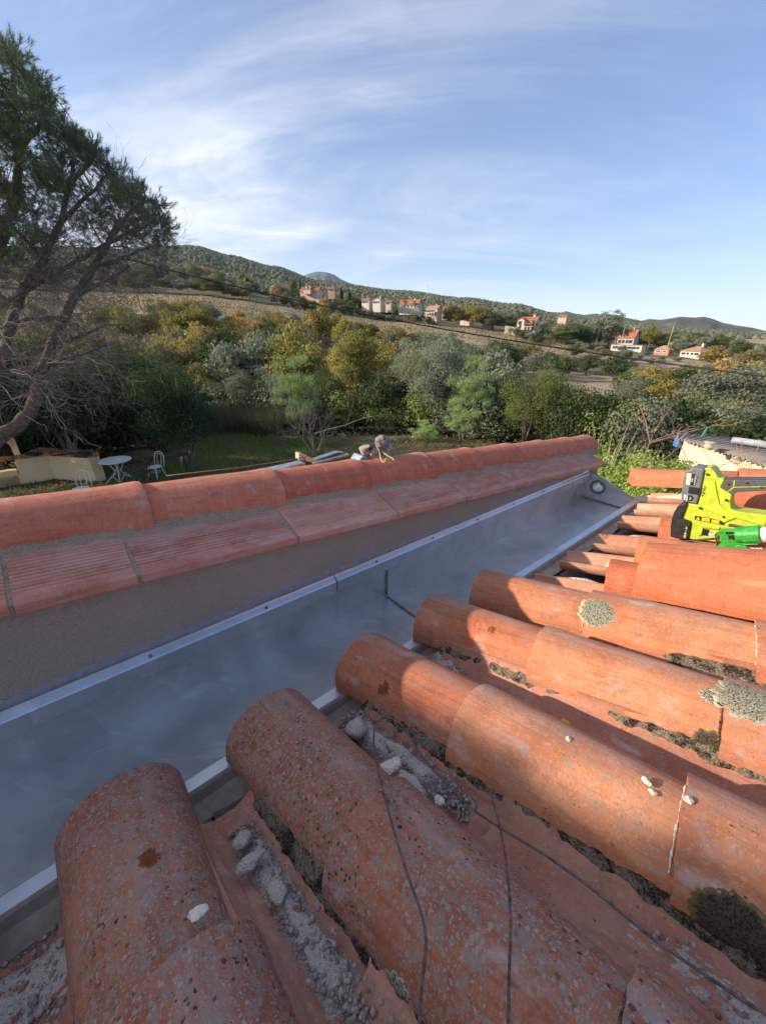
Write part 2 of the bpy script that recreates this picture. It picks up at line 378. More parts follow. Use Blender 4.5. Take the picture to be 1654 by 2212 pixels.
M['label_white'] = plain('label_white', (0.72, 0.72, 0.70), 0.5)
M['label_black'] = plain('label_black', (0.015, 0.015, 0.015), 0.5)
M['label_yellow'] = plain('label_orange_yellow', (0.85, 0.5, 0.03), 0.5)
M['label_blue'] = plain('label_blue', (0.1, 0.3, 0.65), 0.5)
M['whitepaint'] = plain('chipped_white_paint', (0.70, 0.71, 0.70), 0.55, 0, 0.14, 40)
M['tabletop'] = plain('weathered_white_top', (0.42, 0.45, 0.49), 0.5, 0, 0.35, 9)
M['rolled'] = plain('grey_white_sheet', (0.42, 0.44, 0.47), 0.6, 0, 0.25, 12)
M['darkwood'] = plain('dark_wood', (0.035, 0.026, 0.022), 0.7, 0, 0.3, 20)
M['palewood'] = plain('pale_pine', (0.55, 0.46, 0.28), 0.75, 0, 0.12, 25)
M['galv'] = plain('galvanised_steel', (0.36, 0.42, 0.45), 0.5, 0.6, 0.2, 30)
M['lampgrey'] = plain('dusty_grey_casting', (0.26, 0.225, 0.20), 0.8, 0, 0.4, 60, 0.5, 0.002)
M['lamprust'] = plain('pinkish_primer', (0.48, 0.33, 0.27), 0.8, 0, 0.35, 60, 0.5, 0.002)
M['cable'] = plain('black_cable', (0.014, 0.015, 0.017), 0.6)
M['terracotta_block'] = plain('glazed_brick_edge', (0.42, 0.17, 0.06), 0.6, 0, 0.35, 5)
M['counter_tile'] = plain('worn_counter_tile', (0.36, 0.20, 0.17), 0.7, 0, 0.3, 6)
M['soot'] = plain('soot', (0.012, 0.011, 0.011), 0.95)
M['fibro'] = render_mat('fibre_cement', (0.12, 0.105, 0.09), (0.24, 0.21, 0.18), 60, 0.01, 0.8, 4)
M['pot'] = plain('clay_pot', (0.6, 0.5, 0.38), 0.9)
M['greenpaint'] = plain('green_paint', (0.02, 0.36, 0.22), 0.5)
M['bluepaint'] = plain('blue_plastic', (0.05, 0.2, 0.42), 0.5)
M['glass'] = plain('dark_window_glass', (0.05, 0.06, 0.075), 0.15, 0, 0.1)
M['shutter'] = plain('pale_blue_shutter', (0.35, 0.45, 0.58), 0.7)
M['frame_white'] = plain('white_frame', (0.75, 0.74, 0.7), 0.6)
for k, c in dict(pinkwall=(0.58, 0.40, 0.32), whitewall=(0.54, 0.48, 0.40), ochrewall=(0.50, 0.38, 0.29), creamwall=(0.56, 0.46, 0.36), greywall=(0.42, 0.36, 0.30), redwall=(0.55, 0.2, 0.14)).items():
    M[k] = plain(k, c, 0.9, 0, 0.08, 0.5, 0.2, 0.02)
def roof_mat(name, c):
    m, t, b, o = mat(name); tcn = t.new('ShaderNodeTexCoord'); v = tcn.outputs['Object']
    n = t.noise(v, 1.2, 5, 0.7); wv = t.new('ShaderNodeTexWave'); t.link(v, wv.inputs[0]); wv.inputs['Scale'].default_value = 1.3; wv.bands_direction = 'X'
    col = t.mix(t.ramp(n, 0.3, 0.7), tuple(x * 0.62 for x in c), c)
    t.link(col, b.inputs['Base Color']); b.inputs['Roughness'].default_value = 0.9
    bump(t, b, wv.outputs['Fac'], 0.8, 0.08); return m
M['roof_red'] = roof_mat('far_roof_red', (0.46, 0.17, 0.10)); M['roof_tan'] = roof_mat('far_roof_tan', (0.48, 0.29, 0.18)); M['roof_dark'] = roof_mat('far_roof_dark', (0.09, 0.08, 0.09))

def leaf_mat(name, c1, c2, c3=None, sat=0.5, scale=0.9, trans=0.35):
    m, t, b, o = mat(name); t.n.remove(b)
    g = t.new('ShaderNodeNewGeometry'); tcn = t.new('ShaderNodeTexCoord'); oi = t.new('ShaderNodeObjectInfo')
    n = t.noise(tcn.outputs['Object'], scale, 3, 0.6)
    col = t.mix(g.outputs['Random Per Island'], c1, c2)
    if c3: col = t.mix(t.ramp(n, 0.46, 0.62), col, t.mix(g.outputs['Random Per Island'], tuple(x * 0.7 for x in c3), c3))
    k = t.math('ADD', t.math('MULTIPLY', oi.outputs['Random'], 0.35), 0.8)
    cc = t.new('ShaderNodeCombineXYZ'); [t.link(k, cc.inputs[i]) for i in range(3)]
    col = t.mix(1.0, col, cc.outputs[0], 'MULTIPLY')
    d = t.new('ShaderNodeBsdfDiffuse'); tr = t.new('ShaderNodeBsdfTranslucent'); t.link(col, d.inputs[0]); t.link(col, tr.inputs[0])
    ms = t.new('ShaderNodeMixShader'); ms.inputs[0].default_value = trans
    t.link(d.outputs[0], ms.inputs[1]); t.link(tr.outputs[0], ms.inputs[2]); t.link(ms.outputs[0], o.inputs[0])
    return m
L = {
 'oak_dark': leaf_mat('holm_oak_leaf', (0.083, 0.113, 0.048), (0.156, 0.193, 0.083)),
 'oak_shade': leaf_mat('deep_green_leaf', (0.040, 0.066, 0.033), (0.091, 0.128, 0.055)),
 'olive': leaf_mat('olive_leaf', (0.201, 0.229, 0.156), (0.366, 0.394, 0.283)),
 'grey': leaf_mat('grey_green_leaf', (0.183, 0.201, 0.137), (0.301, 0.311, 0.211)),
 'mimosa': leaf_mat('mimosa_leaf', (0.238, 0.348, 0.120), (0.439, 0.567, 0.220)),
 'laurel': leaf_mat('laurel_leaf', (0.156, 0.201, 0.065), (0.348, 0.384, 0.137)),
 'yellowgreen': leaf_mat('turning_oak_leaf', (0.19, 0.20, 0.06), (0.36, 0.35, 0.11), (0.44, 0.35, 0.11)),
 'gold': leaf_mat('golden_oak_leaf', (0.33, 0.265, 0.075), (0.56, 0.43, 0.12), (0.27, 0.26, 0.085)),
 'orange': leaf_mat('orange_oak_leaf', (0.46, 0.29, 0.10), (0.66, 0.43, 0.17), (0.38, 0.30, 0.11)),
 'khaki': leaf_mat('khaki_oak_leaf', (0.18, 0.17, 0.075), (0.30, 0.27, 0.12), (0.36, 0.27, 0.11)),
 'cypress': leaf_mat('cypress_leaf', (0.033, 0.051, 0.026), (0.073, 0.095, 0.044)),
 'bush': leaf_mat('bramble_leaf', (0.256, 0.366, 0.083), (0.476, 0.586, 0.146)),
 'pine': leaf_mat('pine_needle', (0.12, 0.17, 0.085), (0.24, 0.30, 0.15)),
 'palm': leaf_mat('palm_frond', (0.183, 0.201, 0.091), (0.366, 0.348, 0.165)),
 'reed': leaf_mat('dry_reed', (0.11, 0.11, 0.06), (0.24, 0.22, 0.13)),
 'wood': leaf_mat('hill_wood_leaf', (0.091, 0.101, 0.059), (0.211, 0.216, 0.128), None, 0.5, 0.01, 0.1),
}
M['bark'] = plain('grey_bark', (0.16, 0.135, 0.115), 0.9, 0, 0.3, 20, 0.8, 0.02)
M['bark_pine'] = plain('pinkish_pine_bark', (0.17, 0.11, 0.085), 0.9, 0, 0.35, 14, 1.0, 0.03)
M['twig'] = plain('dead_twig', (0.21, 0.18, 0.155), 0.9)
M['twig_red'] = plain('reddish_cane', (0.30, 0.17, 0.14), 0.8)
#PART2
# ------------------------------------------------------------------ roof frame, measured from the photograph
A0 = np.array([-0.61294, 0.29044, -0.83225 + ZC])
s3 = np.array([0.753828, 0.656414, -0.029395]); t3 = np.array([0.645086, -0.730831, 0.223048]); N3 = np.cross(t3, s3)
eh = nrm([s3[0], s3[1], 0]); pw = np.array([-eh[1], eh[0], 0]); ZU = np.array([0, 0, 1.0])
def RT(s, t, h=0.0): return A0 + s3 * s + t3 * t + N3 * h
def GP(s, w, dz=0.0): return A0 + s3 * s + pw * w + ZU * dz
def WP(s, w, z): return np.array([A0[0], A0[1], 0]) + eh * s + pw * w + ZU * (ZC + z - 0.105 * (s - 0.1))
def st_of(u, v, h):
    q = plane_at(u, v, A0 + N3 * h, N3) - A0
    return float(q @ s3), float(q @ t3)
rnd = random.Random(7)
from mathutils import noise as mn
def nz(x, y, z, s=1.0): return mn.noise(Vector((x * s, y * s, z * s)))

# ------------------------------------------------------------------ house under the roof
house = empty('house', (A0[0], A0[1], 0), 'house whose terracotta roof fills the foreground beside the zinc gutter', 'house')
b = MB()
for (p, q) in ((( -3.4, 0.05), (3.02, 0.05)), ((3.02, 0.05), (3.02, 4.6)), ((3.02, 4.6), (-3.4, 4.6)), ((-3.4, 4.6), (-3.4, 0.05))):
    P1, P2 = RT(p[0], p[1], -0.2), RT(q[0], q[1], -0.2)
    b.add([[P1[0], P1[1], 0], [P2[0], P2[1], 0], P2, P1], [(0, 1, 2, 3)])
b.build('wall', M['stucco'], house)
roof = MB()
roof.prism([RT(-3.4, 0.055, -0.055), RT(3.05, 0.055, -0.055), RT(3.05, 4.6, -0.055), RT(-3.4, 4.6, -0.055)], -N3 * 0.12)
roof = roof.build('roof', M['deck'], house)
# clay hollow boards seen between flashing and channels
b0 = MB()
for k in range(44):
    s0 = -0.4 + k * 0.078
    b0 = MB(); c = RT(s0 + 0.038, 0.115, -0.047 + rnd.uniform(-.001, .001))
    b0.box(c, 0.074, 0.10, 0.012, (s3, t3, N3)); 
    if s0 < 1.2: b0.build('clay_board', M['deck'], roof, bevel=0.002)

# --- tile meshes
def tile_mesh(name, kind, seed, m, L=0.47, r0=0.103, r1=0.083, h0=0.096, h1=0.080, th=0.012, nx=14, ny=24):
    V = []; 
    for layer in (0, 1):
        for i in range(nx + 1):
            f = i / nx
            for j in range(ny + 1):
                a = math.pi * j / ny
                r = r0 + (r1 - r0) * f - layer * th; h = h0 + (h1 - h0) * f - layer * th
                wob = 0.0022 * nz(f * 2.2, a * 1.1, seed * 3.7) + 0.0007 * nz(f * 9, a * 5, seed)
                r += wob; h += wob
                x = f * L
                if i in (0, nx): x += 0.004 * nz(a * 2.3, seed * 5.1, i) + 0.0022 * nz(a * 9, seed * 2.1, i + 3)
                y = -r * math.cos(a); z = h * math.sin(a) ** 0.92 if 0 < j < ny else 0.0
                if j in (0, ny): z += 0.0025 * nz(f * 7, seed, j) 
                V.append((x, y, z if kind == 'cover' else -z))
    n1 = (nx + 1) * (ny + 1); idx = lambda l, i, j: l * n1 + i * (ny + 1) + j
    Fc = []
    for i in range(nx):
        for j in range(ny):
            Fc.append((idx(0, i, j), idx(0, i, j + 1), idx(0, i + 1, j + 1), idx(0, i + 1, j)))
            Fc.append((idx(1, i, j), idx(1, i + 1, j), idx(1, i + 1, j + 1), idx(1, i, j + 1)))
    for j in range(ny):
        Fc.append((idx(0, 0, j), idx(1, 0, j), idx(1, 0, j + 1), idx(0, 0, j + 1)))
        Fc.append((idx(0, nx, j), idx(0, nx, j + 1), idx(1, nx, j + 1), idx(1, nx, j)))
    for i in range(nx):
        Fc.append((idx(0, i, 0), idx(0, i + 1, 0), idx(1, i + 1, 0), idx(1, i, 0)))
        Fc.append((idx(0, i, ny), idx(1, i, ny), idx(1, i + 1, ny), idx(0, i + 1, ny)))
    if kind != 'cover': Fc = [f[::-1] for f in Fc]
    me = bpy.data.meshes.new(name); me.from_pydata(V, [], Fc); me.materials.append(m)
    me.polygons.foreach_set('use_smooth', np.ones(len(me.polygons), bool)); me.update()
    try: me.set_sharp_from_angle(angle=math.radians(40))
    except Exception: pass
    return me
covers = {k: [tile_mesh('cover_tile', 'cover', 3 * q + i, M[k]) for i in range(3)] for q, k in enumerate(('tile_heavy', 'tile', 'tile_clean'))}
chans = {k: [tile_mesh('channel_tile', 'chan', 30 + 3 * q + i, M[k], 0.47, 0.070, 0.088, 0.055, 0.066) for i in range(3)] for q, k in enumerate(('channel', 'channel_pale'))}
def frame_M(org, X, Z, rel):
    X = nrm(X); Z = nrm(Z - X * (Z @ X)); Y = np.cross(Z, X); o = np.asarray(org) - rel
    return Matrix(((X[0], Y[0], Z[0], o[0]), (X[1], Y[1], Z[1], o[1]), (X[2], Y[2], Z[2], o[2]), (0, 0, 0, 1)))
EXPO = 0.355
ROWS = [(-0.125, 0.05, 0.0), (0.180, 0.055, 0.0), (0.455, 0.085, 0.012), (0.747, 0.10, -0.005), (1.035, 0.125, -0.008), (1.298, 0.16, 0.004),
        (1.580, 0.17, 0.315), (1.88, 0.17, 0.310), (2.185, 0.17, 0.305), (2.49, 0.17, 0.32), (2.78, 0.15, 0.33), (3.05, 0.03, -0.06)]
def row_mat(i, j):
    if i <= 1: return 'tile_heavy'
    if i == 2: return 'tile_heavy' if j != 9 else 'tile'
    if i <= 5: return 'tile'
    return 'tile_clean'
ho = parent_origin(roof)
def cover_M(i, j, jit=True):
    c0, k, t0 = ROWS[i]; t = t0 + j * EXPO; r = random.Random(i * 31 + j)
    s = c0 + k * t + (r.uniform(-.006, .006) if jit else 0)
    X = t3 + s3 * (k + (r.uniform(-.025, .025) if jit else 0))
    return frame_M(RT(s, t, 0.0 + (0.075 if i == 11 else 0)), X + N3 * 0.004, N3 + s3 * (r.uniform(-.02, .02) if jit else 0), ho)
for i in range(len(ROWS)):
    for j in range(8 if i < 6 else 7):
        if i == 9 and j == 0: pass
        me = covers[row_mat(i, j)][(i * 2 + j) % 3]
        link('cover_tile', me, roof, cover_M(i, j))
CH = [(0.035, 0.05, 0.12), (0.318, 0.07, 0.125), (0.602, 0.09, 0.13), (0.890, 0.11, 0.125), (1.166, 0.14, 0.115), (1.435, 0.165, 0.105), (1.727, 0.17, 0.095), (1.985, 0.17, 0.12), (2.34, 0.17, 0.10), (2.61, 0.17, 0.09), (2.90, 0.16, 0.075)]
for i, (c0, k, t0) in enumerate(CH):
    for j in range(8):
        t = t0 + j * EXPO; r = random.Random(900 + i * 31 + j)
        key = 'channel_pale' if (i >= 5 and j == 0) or i >= 6 else 'channel'
        Mx = frame_M(RT(c0 + k * t, t, 0.032), t3 + s3 * k + N3 * 0.006 + s3 * r.uniform(-.02, .02), N3 + s3 * r.uniform(-.03, .03), ho)
        link('channel_tile', chans[key][(i + j) % 3], roof, Mx)

# point on a cover's outer surface (world)
def cov_pt(i, t, a, off=0.0):
    c0, k, t0 = ROWS[i]; j = int((t - t0) // EXPO); j = max(0, min(7, j))
    Mx = cover_M(i, j); x = (t - t0 - j * EXPO) / math.cos(math.atan(k)); f = x / 0.47
    r = 0.103 - 0.020 * f + off; h = 0.096 - 0.016 * f + off
    p = Mx @ Vector((x, -r * math.cos(a), h * max(0, math.sin(a)) ** 0.92)); return np.array(p) + ho
def proj(p):
    d = np.asarray(p) - CAM; z = d @ fwd; return CX + F * (d @ rgt) / z, CY - F * (d @ upv) / z
def find_on_cover(i, u, v):
    best = (1e9, 0, 0)
    for t in np.arange(max(0, ROWS[i][2]), 1.6, 0.012):
        for a in np.arange(0.05, 2.6, 0.06):
            q = proj(cov_pt(i, t, a)); d = (q[0] - u) ** 2 + (q[1] - v) ** 2
            if d < best[0]: best = (d, t, a)
    return best[1], best[2]

def lichen_mat(name, rim, core, speck):
    m, t, bb, o = mat(name); tcn = t.new('ShaderNodeTexCoord'); v = tcn.outputs['Object']; uv = tcn.outputs['UV']
    at_ = t.new('ShaderNodeAttribute'); at_.attribute_name = 'rr'
    n = t.noise(v, 330, 4, 0.7); n2 = t.noise(v, 70, 4, 0.6)
    d = t.math('ADD', at_.outputs['Fac'], t.math('MULTIPLY', t.math('SUBTRACT', n2, 0.5), 0.35))
    col = t.mix(t.ramp(d, 0.72, 0.98), core, rim)
    col = t.mix(t.ramp(n, 0.48, 0.58), col, t.mix(t.ramp(d, 0.75, 1.0), speck, rim))
    t.link(col, bb.inputs['Base Color']); bb.inputs['Roughness'].default_value = 1.0; bb.inputs['Specular IOR Level'].default_value = 0.1
    bump(t, bb, n, 1.0, 0.003); return m
M['lichen_pale'] = lichen_mat('pale_lichen', (0.55, 0.53, 0.38), (0.40, 0.37, 0.27), (0.05, 0.045, 0.035))
M['lichen_dark'] = lichen_mat('dark_moss', (0.22, 0.17, 0.07), (0.11, 0.085, 0.055), (0.03, 0.026, 0.02))
def patch(i, u, v, R, key, el=1.0, seed=1, name='lichen_rosette', edge=0.12, lift=0.004):
    t0, a0 = find_on_cover(i, u, v); nr, na = 12, 64; rr0 = random.Random(seed); V = []; rr = []
    for k in range(nr + 1):
        f = k / nr
        for q in range(na):
            th = 2 * math.pi * q / na
            ed = 1 + edge * nz(math.cos(th) * 2.2, math.sin(th) * 2.2, seed) + (edge * 0.6 + .08) * nz(math.cos(th) * 7, math.sin(th) * 7, seed) + .13 * nz(math.cos(th) * 17, math.sin(th) * 17, seed)
            rad = R * f * ed; dt = rad * math.cos(th) * el; da = rad * math.sin(th) / 0.097
            off = lift * (1 - f ** 4) - 0.0010 * (f > 0.99) + 0.0022 * nz(dt * 300, da * 30, seed) * (1 - f ** 6)
            V.append(cov_pt_fixed(i, t0, a0, t0 + dt, a0 + da, off) - ho); rr.append(f)
    Fc = [(k * na + q, k * na + (q + 1) % na, (k + 1) * na + (q + 1) % na, (k + 1) * na + q) for k in range(nr) for q in range(na)]
    Fc = [f for q_, f in enumerate(Fc) if rr0.random() > (0, .06, .10, .05)[max(0, q_ // na - (nr - 4))]]
    me = bpy.data.meshes.new(name); me.from_pydata([tuple(x) for x in V], [], Fc)
    me.materials.append(M[key]); me.polygons.foreach_set('use_smooth', np.ones(len(me.polygons), bool))
    at_ = me.attributes.new('rr', 'FLOAT', 'POINT'); at_.data.foreach_set('value', np.array(rr, np.float32)); me.update()
    return link(name, me, roof)
def cov_pt_fixed(i, tc_, ac_, t, a, off):
    c0, k, t0 = ROWS[i]; j = max(0, min(7, int((tc_ - t0) // EXPO))); Mx = cover_M(i, j)
    x = (t - t0 - j * EXPO) / math.cos(math.atan(k)); f = x / 0.47
    r = 0.103 - 0.020 * f + off; h = 0.096 - 0.016 * f + off
    if a < 0: a = 0.0
    return np.array(Mx @ Vector((x, -r * math.cos(a), h * max(0.0, math.sin(a)) ** 0.92))) + ho
patch(5, 1292, 1322, 0.047, 'lichen_pale', 1.0, 3, edge=0.08)
patch(3, 893, 1600, 0.021, 'lichen_dark', 1.0, 5)
patch(4, 1548, 1612, 0.034, 'lichen_dark', 1.1, 8)
patch(3, 1592, 2010, 0.042, 'lichen_dark', 1.1, 11, edge=0.08)
patch(4, 1610, 1512, 0.048, 'lichen_pale', 1.0, 14, edge=0.35, lift=0.002)
patch(4, 1532, 1503, 0.020, 'lichen_pale', 1.0, 17, edge=0.3, lift=0.002)
patch(2, 420 + 400, 2160, 0.020, 'lichen_pale', 1.0, 23, edge=0.4, lift=0.0015)
patch(5, 1398, 1278, 0.022, 'lichen_pale', 1.2, 24, edge=0.5, lift=0.0015)
M['rust_stain'] = lichen_mat('rust_stain', (0.40, 0.12, 0.05), (0.26, 0.075, 0.03), (0.33, 0.10, 0.04))
patch(1, 318, 1848, 0.0125, 'rust_stain', 1.3, 41, 'rust_stain', edge=0.5, lift=0.0006)
patch(3, 832, 1488, 0.016, 'rust_stain', 1.0, 43, 'rust_stain', edge=0.8, lift=0.0006)
patch(3, 800, 1520, 0.007, 'rust_stain', 1.2, 44, 'rust_stain', edge=0.9, lift=0.0006)
patch(4, 1060, 1358, 0.013, 'rust_stain', 1.0, 46, 'rust_stain', edge=0.7, lift=0.0006)
# mortar smeared along the laps between tiles
for i in range(1, 6):
    for j in (1, 2, 3):
        c0, k, t0 = ROWS[i]; tj = t0 + j * EXPO; r = random.Random(i * 7 + j); a0 = r.uniform(.15, .5); a1 = r.uniform(1.6, 2.6); n_ = 46; pts = []; rad = []
        for q in range(n_):
            a = a0 + (a1 - a0) * q / (n_ - 1); g_ = .5 + .5 * nz(q * .35, i * 3.1, j * 1.7) + .3 * nz(q * 1.3, i, j)
            pts.append(cov_pt(i, tj - 0.0015 - .001 * g_, a, 0.0035) - 0); rad.append(max(.0003, .0026 * max(0, g_)))
        b = MB(); b.tube(pts, rad, 6); b.build('lap_mortar', M['mortar_pale' if i % 2 else 'mortar_dark'], roof, smooth=True)
# mortar bedding along the left foot of rows 3 to 5 and round some channels
def bedding(i, t0, t1, a, wdt, key, seed, hi=0.014):
    nn = int((t1 - t0) / 0.008); V = []; Fc = []; k5 = 7
    for q in range(nn + 1):
        t = t0 + (t1 - t0) * q / nn; ed = min(1, q / 3, (nn - q) / 3)
        c0, k, tt = ROWS[i]; s = c0 + k * t; 
        for z in range(k5):
            f = z / (k5 - 1)
            ww = wdt * (1.1 + 0.45 * nz(t * 22, seed, 0) + 0.35 * nz(t * 70, seed, 2)) * (0.3 + 0.7 * ed)
            y = -0.093 + 0.020 - f * (0.020 + ww); hh = 0.020 * (1 - f) + math.sin(f * math.pi) * hi * ed - 0.008 * f + 0.003
            hh += 0.006 * nz(t * 60, f * 5, seed) + 0.003 * nz(t * 170, f * 14, seed)
            V.append(RT(s + y, t, hh - 0.004) - ho)
    Fc = [(q * k5 + z, q * k5 + z + 1, (q + 1) * k5 + z + 1, (q + 1) * k5 + z) for q in range(nn) for z in range(k5 - 1)]
    me = bpy.data.meshes.new('mortar_bedding'); me.from_pydata([tuple(x) for x in V], [], [f[::-1] for f in Fc]); me.materials.append(M[key])
    me.polygons.foreach_set('use_smooth', np.ones(len(me.polygons), bool)); me.update()
    link('mortar_bedding', me, roof)
for i, (a_, b_) in {1: (0.02, 1.4), 2: (0.13, 1.9), 3: (0.10, 2.0), 4: (0.09, 2.0), 5: (0.55, 2.0)}.items():
    bedding(i, a_, b_, 0, 0.013, 'mortar_dark', i * 3.3)
for i in (6, 7, 8, 9):
    bedding(i, 0.32, 1.6, 0, 0.012, 'mortar_pale', i * 3.3)
# crumbled mortar filling two of the channels
def rock(seed, sub=2, amp=0.35):
    import bmesh
    bm = bmesh.new(); bmesh.ops.create_icosphere(bm, subdivisions=sub, radius=1.0); r = random.Random(seed)
    o = Vector((r.random() * 50, r.random() * 50, r.random() * 50))
    for v in bm.verts:
        d = 1 + amp * mn.noise(v.co * 1.1 + o) + amp * 0.5 * mn.noise(v.co * 3.1 + o) + amp * 0.25 * mn.noise(v.co * 8 + o); v.co *= d
    vs = [tuple(v.co) for v in bm.verts]; fs = [tuple(x.index for x in f.verts) for f in bm.faces]; bm.free(); return np.array(vs), np.array(fs)
def crumb_mat():
    m, t, b, o = mat('mortar_crumb'); g = t.new('ShaderNodeNewGeometry'); r_ = g.outputs['Random Per Island']
    col = t.mix(t.ramp(r_, 0.0, 1.0), (0.27, 0.22, 0.175), (0.47, 0.405, 0.33)); col = t.mix(t.ramp(t.math('FRACT', t.math('MULTIPLY', r_, 37.0)), 0.90, 0.93), col, (0.38, 0.16, 0.10))
    t.link(col, b.inputs['Base Color']); b.inputs['Roughness'].default_value = 1; return m
M['crumb'] = crumb_mat()
R1 = [rock(s, 1, 0.5) for s in range(6)]
def rubble_bed(ci, t0, t1, half, hh, seed, count):
    c0, k, _ = CH[ci]; V = []; Fc = []; nt, ns = int((t1 - t0) / 0.006), 12
    for q in range(nt + 1):
        t = t0 + (t1 - t0) * q / nt; ed = min(1, q / 8, (nt - q) / 8)
        for z in range(ns + 1):
            f = z / ns * 2 - 1; y = f * half * (1 + 0.25 * nz(t * 9, seed, 4))
            base = 0.032 - 0.043 * math.sqrt(max(0, 1 - (y / 0.060) ** 2)) - 0.005 * f * f
            h = base + hh * ed * (1 - f * f) * (1 + 0.7 * nz(t * 16, f * 2, seed)) + 0.005 * nz(t * 60, f * 4, seed) + 0.0035 * nz(t * 160, f * 11, seed) - 0.003
            V.append(RT(c0 + k * t + y, t, h) - ho)
    Fc = [(q * (ns + 1) + z, (q + 1) * (ns + 1) + z, (q + 1) * (ns + 1) + z + 1, q * (ns + 1) + z + 1) for q in range(nt) for z in range(ns)]
    me = bpy.data.meshes.new('mortar_fill'); me.from_pydata([tuple(x) for x in V], [], Fc); me.materials.append(M['rubble'])
    me.polygons.foreach_set('use_smooth', np.ones(len(me.polygons), bool)); me.update(); link('mortar_fill', me, roof)
    r = random.Random(seed * 7 + 1); VV = []; FF = []; base = 0
    for q in range(count):
        t = r.uniform(t0 - 0.01, t1 + 0.05); f = r.gauss(0, 0.45); f = max(-1, min(1, f)); sz = 0.0010 + 0.0036 * r.random() ** 6
        fade = min(1, max(0.0, (t1 + 0.05 - t) / 0.08))
        h = 0.032 - 0.05 * math.sqrt(max(0, 1 - (f * 0.8) ** 2)) + hh * (1 - f * f) * fade * (1 + 0.4 * nz(t * 16, f * 2, seed)) + sz * 0.3
        v, fc = R1[q % 6]; p = RT(c0 + k * t + f * half, t, h) - ho; a = r.random() * 6.28
        R = np.array([[math.cos(a), -math.sin(a), 0], [math.sin(a), math.cos(a), 0], [0, 0, 1]])
        VV.append(v @ R.T * sz + p); FF.append(fc + base); base += len(v)
    me = new_mesh('mortar_crumbs', np.vstack(VV), np.vstack(FF), [M['crumb']]); o = link('mortar_crumbs', me, roof); o['kind'] = 'stuff'
rubble_bed(1, 0.18, 0.50, 0.026, 0.012, 1, 1800)
rubble_bed(2, 0.12, 0.40, 0.032, 0.024, 2, 1800)
rubble_bed(2, 0.56, 1.10, 0.026, -0.002, 5, 900)
rubble_bed(3, 0.10, 0.20, 0.045, 0.012, 3, 260)
rubble_bed(0, 0.125, 0.22, 0.055, 0.012, 4, 500)
# pale bedding under the uncovered channels at the far end
for (s, t, a_, b_, h_) in ((1.585, 0.17, 0.11, 0.14, 0.034), (1.855, 0.18, 0.12, 0.12, 0.03), (2.165, 0.17, 0.17, 0.12, 0.032), (2.475, 0.15, 0.13, 0.16, 0.034), (2.76, 0.12, 0.12, 0.20, 0.036), (3.0, 0.10, 0.14, 0.5, 0.075)):
    v, fc = rock(int(s * 100), 3, 0.28)
    Q = np.array([s3 * a_ / 2, t3 * b_ / 2 * 1.6, N3 * h_]); P = v @ Q + RT(s, t + b_ / 2, -0.022 if s < 2.9 else -0.03) - ho
    link('mortar_bedding', new_mesh('mortar_bedding', P, fc, [M['mortar_pale']], True), roof)

# ------------------------------------------------------------------ loose mortar lumps
def lump(u, v, h, px, label, key='rubble', sc3=(1, 1, 0.6), seed=1, rz=0.0, sub=3, name='mortar_lump', cat='mortar lump'):
    s, t = st_of(u, v, h); p = RT(s, t, h); r = px * pxm(p) / 2
    vv, fc = rock(seed, sub, 0.38); a = rz
    X = s3 * math.cos(a) + t3 * math.sin(a); Y = -s3 * math.sin(a) + t3 * math.cos(a)
    P = vv @ np.array([X * r * sc3[0], Y * r * sc3[1], N3 * r * sc3[2]])
    o = link(name, new_mesh(name, P, fc, [M[key]], True)); o.location = tuple(p); return tag(o, label, cat, 'loose lumps of mortar on the tiles')
lump(768, 1574, 0.02, 50, 'rounded grey mortar lump by the brown flashing beside the rusty wire loop', seed=3)
lump(945, 1452, 0.01, 34, 'pale egg-shaped mortar lump in the dark gap at the gutter edge', 'mortar_pale', (1.2, .8, .6), 4, 0.3)
lump(842, 1656, 0.03, 48, 'flat pale mortar slab in the rubble channel crossed by the wire', 'mortar_pale', (1.2, .7, .25), 5, 0.2)
lump(888, 1697, 0.022, 72, 'largest elongated grey mortar lump in the rubble channel', sc3=(.5, 1.2, .42), seed=6)
lump(948, 1730, 0.03, 22, 'small round pale mortar lump at the end of the big lump', 'mortar_pale', seed=7)
lump(524, 1815, 0.01, 36, 'small mortar lump topmost in the channel beside the nearest tile row', seed=8)
lump(541, 1864, 0.015, 50, 'broad flat mortar lump lying in the channel beside the nearest tile row', sc3=(1.2, .7, .4), seed=9)
lump(600, 1925, 0.008, 46, 'crumbly low mortar lump lower down the channel beside the nearest tile row', sc3=(.8, 1.1, .35), seed=10)
lump(427, 1972, 0.093, 36, 'thin white mortar flake lying on the joint of the nearest tile row', 'mortar_pale', (1.2, .7, .16), 11, 0.4)
lump(1396, 1688, 0.093, 26, 'ragged pale mortar crumb, upper one of two on the sunlit tile edge', 'mortar_pale', (.5, .9, .3), 12, 0.5)
lump(1410, 1712, 0.09, 22, 'ragged pale mortar crumb, lower one of two on the sunlit tile edge', 'mortar_pale', (.6, .8, .35), 18, 0.1)
lump(1488, 1728, 0.10, 20, 'small white pebble-like mortar lump on top of the third row joint', 'mortar_pale', (1, .8, .4), 13)
lump(1228, 1597, 0.09, 12, 'tiny white mortar crumb on the crest of the sunlit middle row', 'mortar_pale', (1, 1, .6), 14)
lump(1218, 1562, 0.05, 20, 'yellow lichen-covered mortar crumb between two sunlit rows', 'label_yellow', (1, .8, .6), 15)

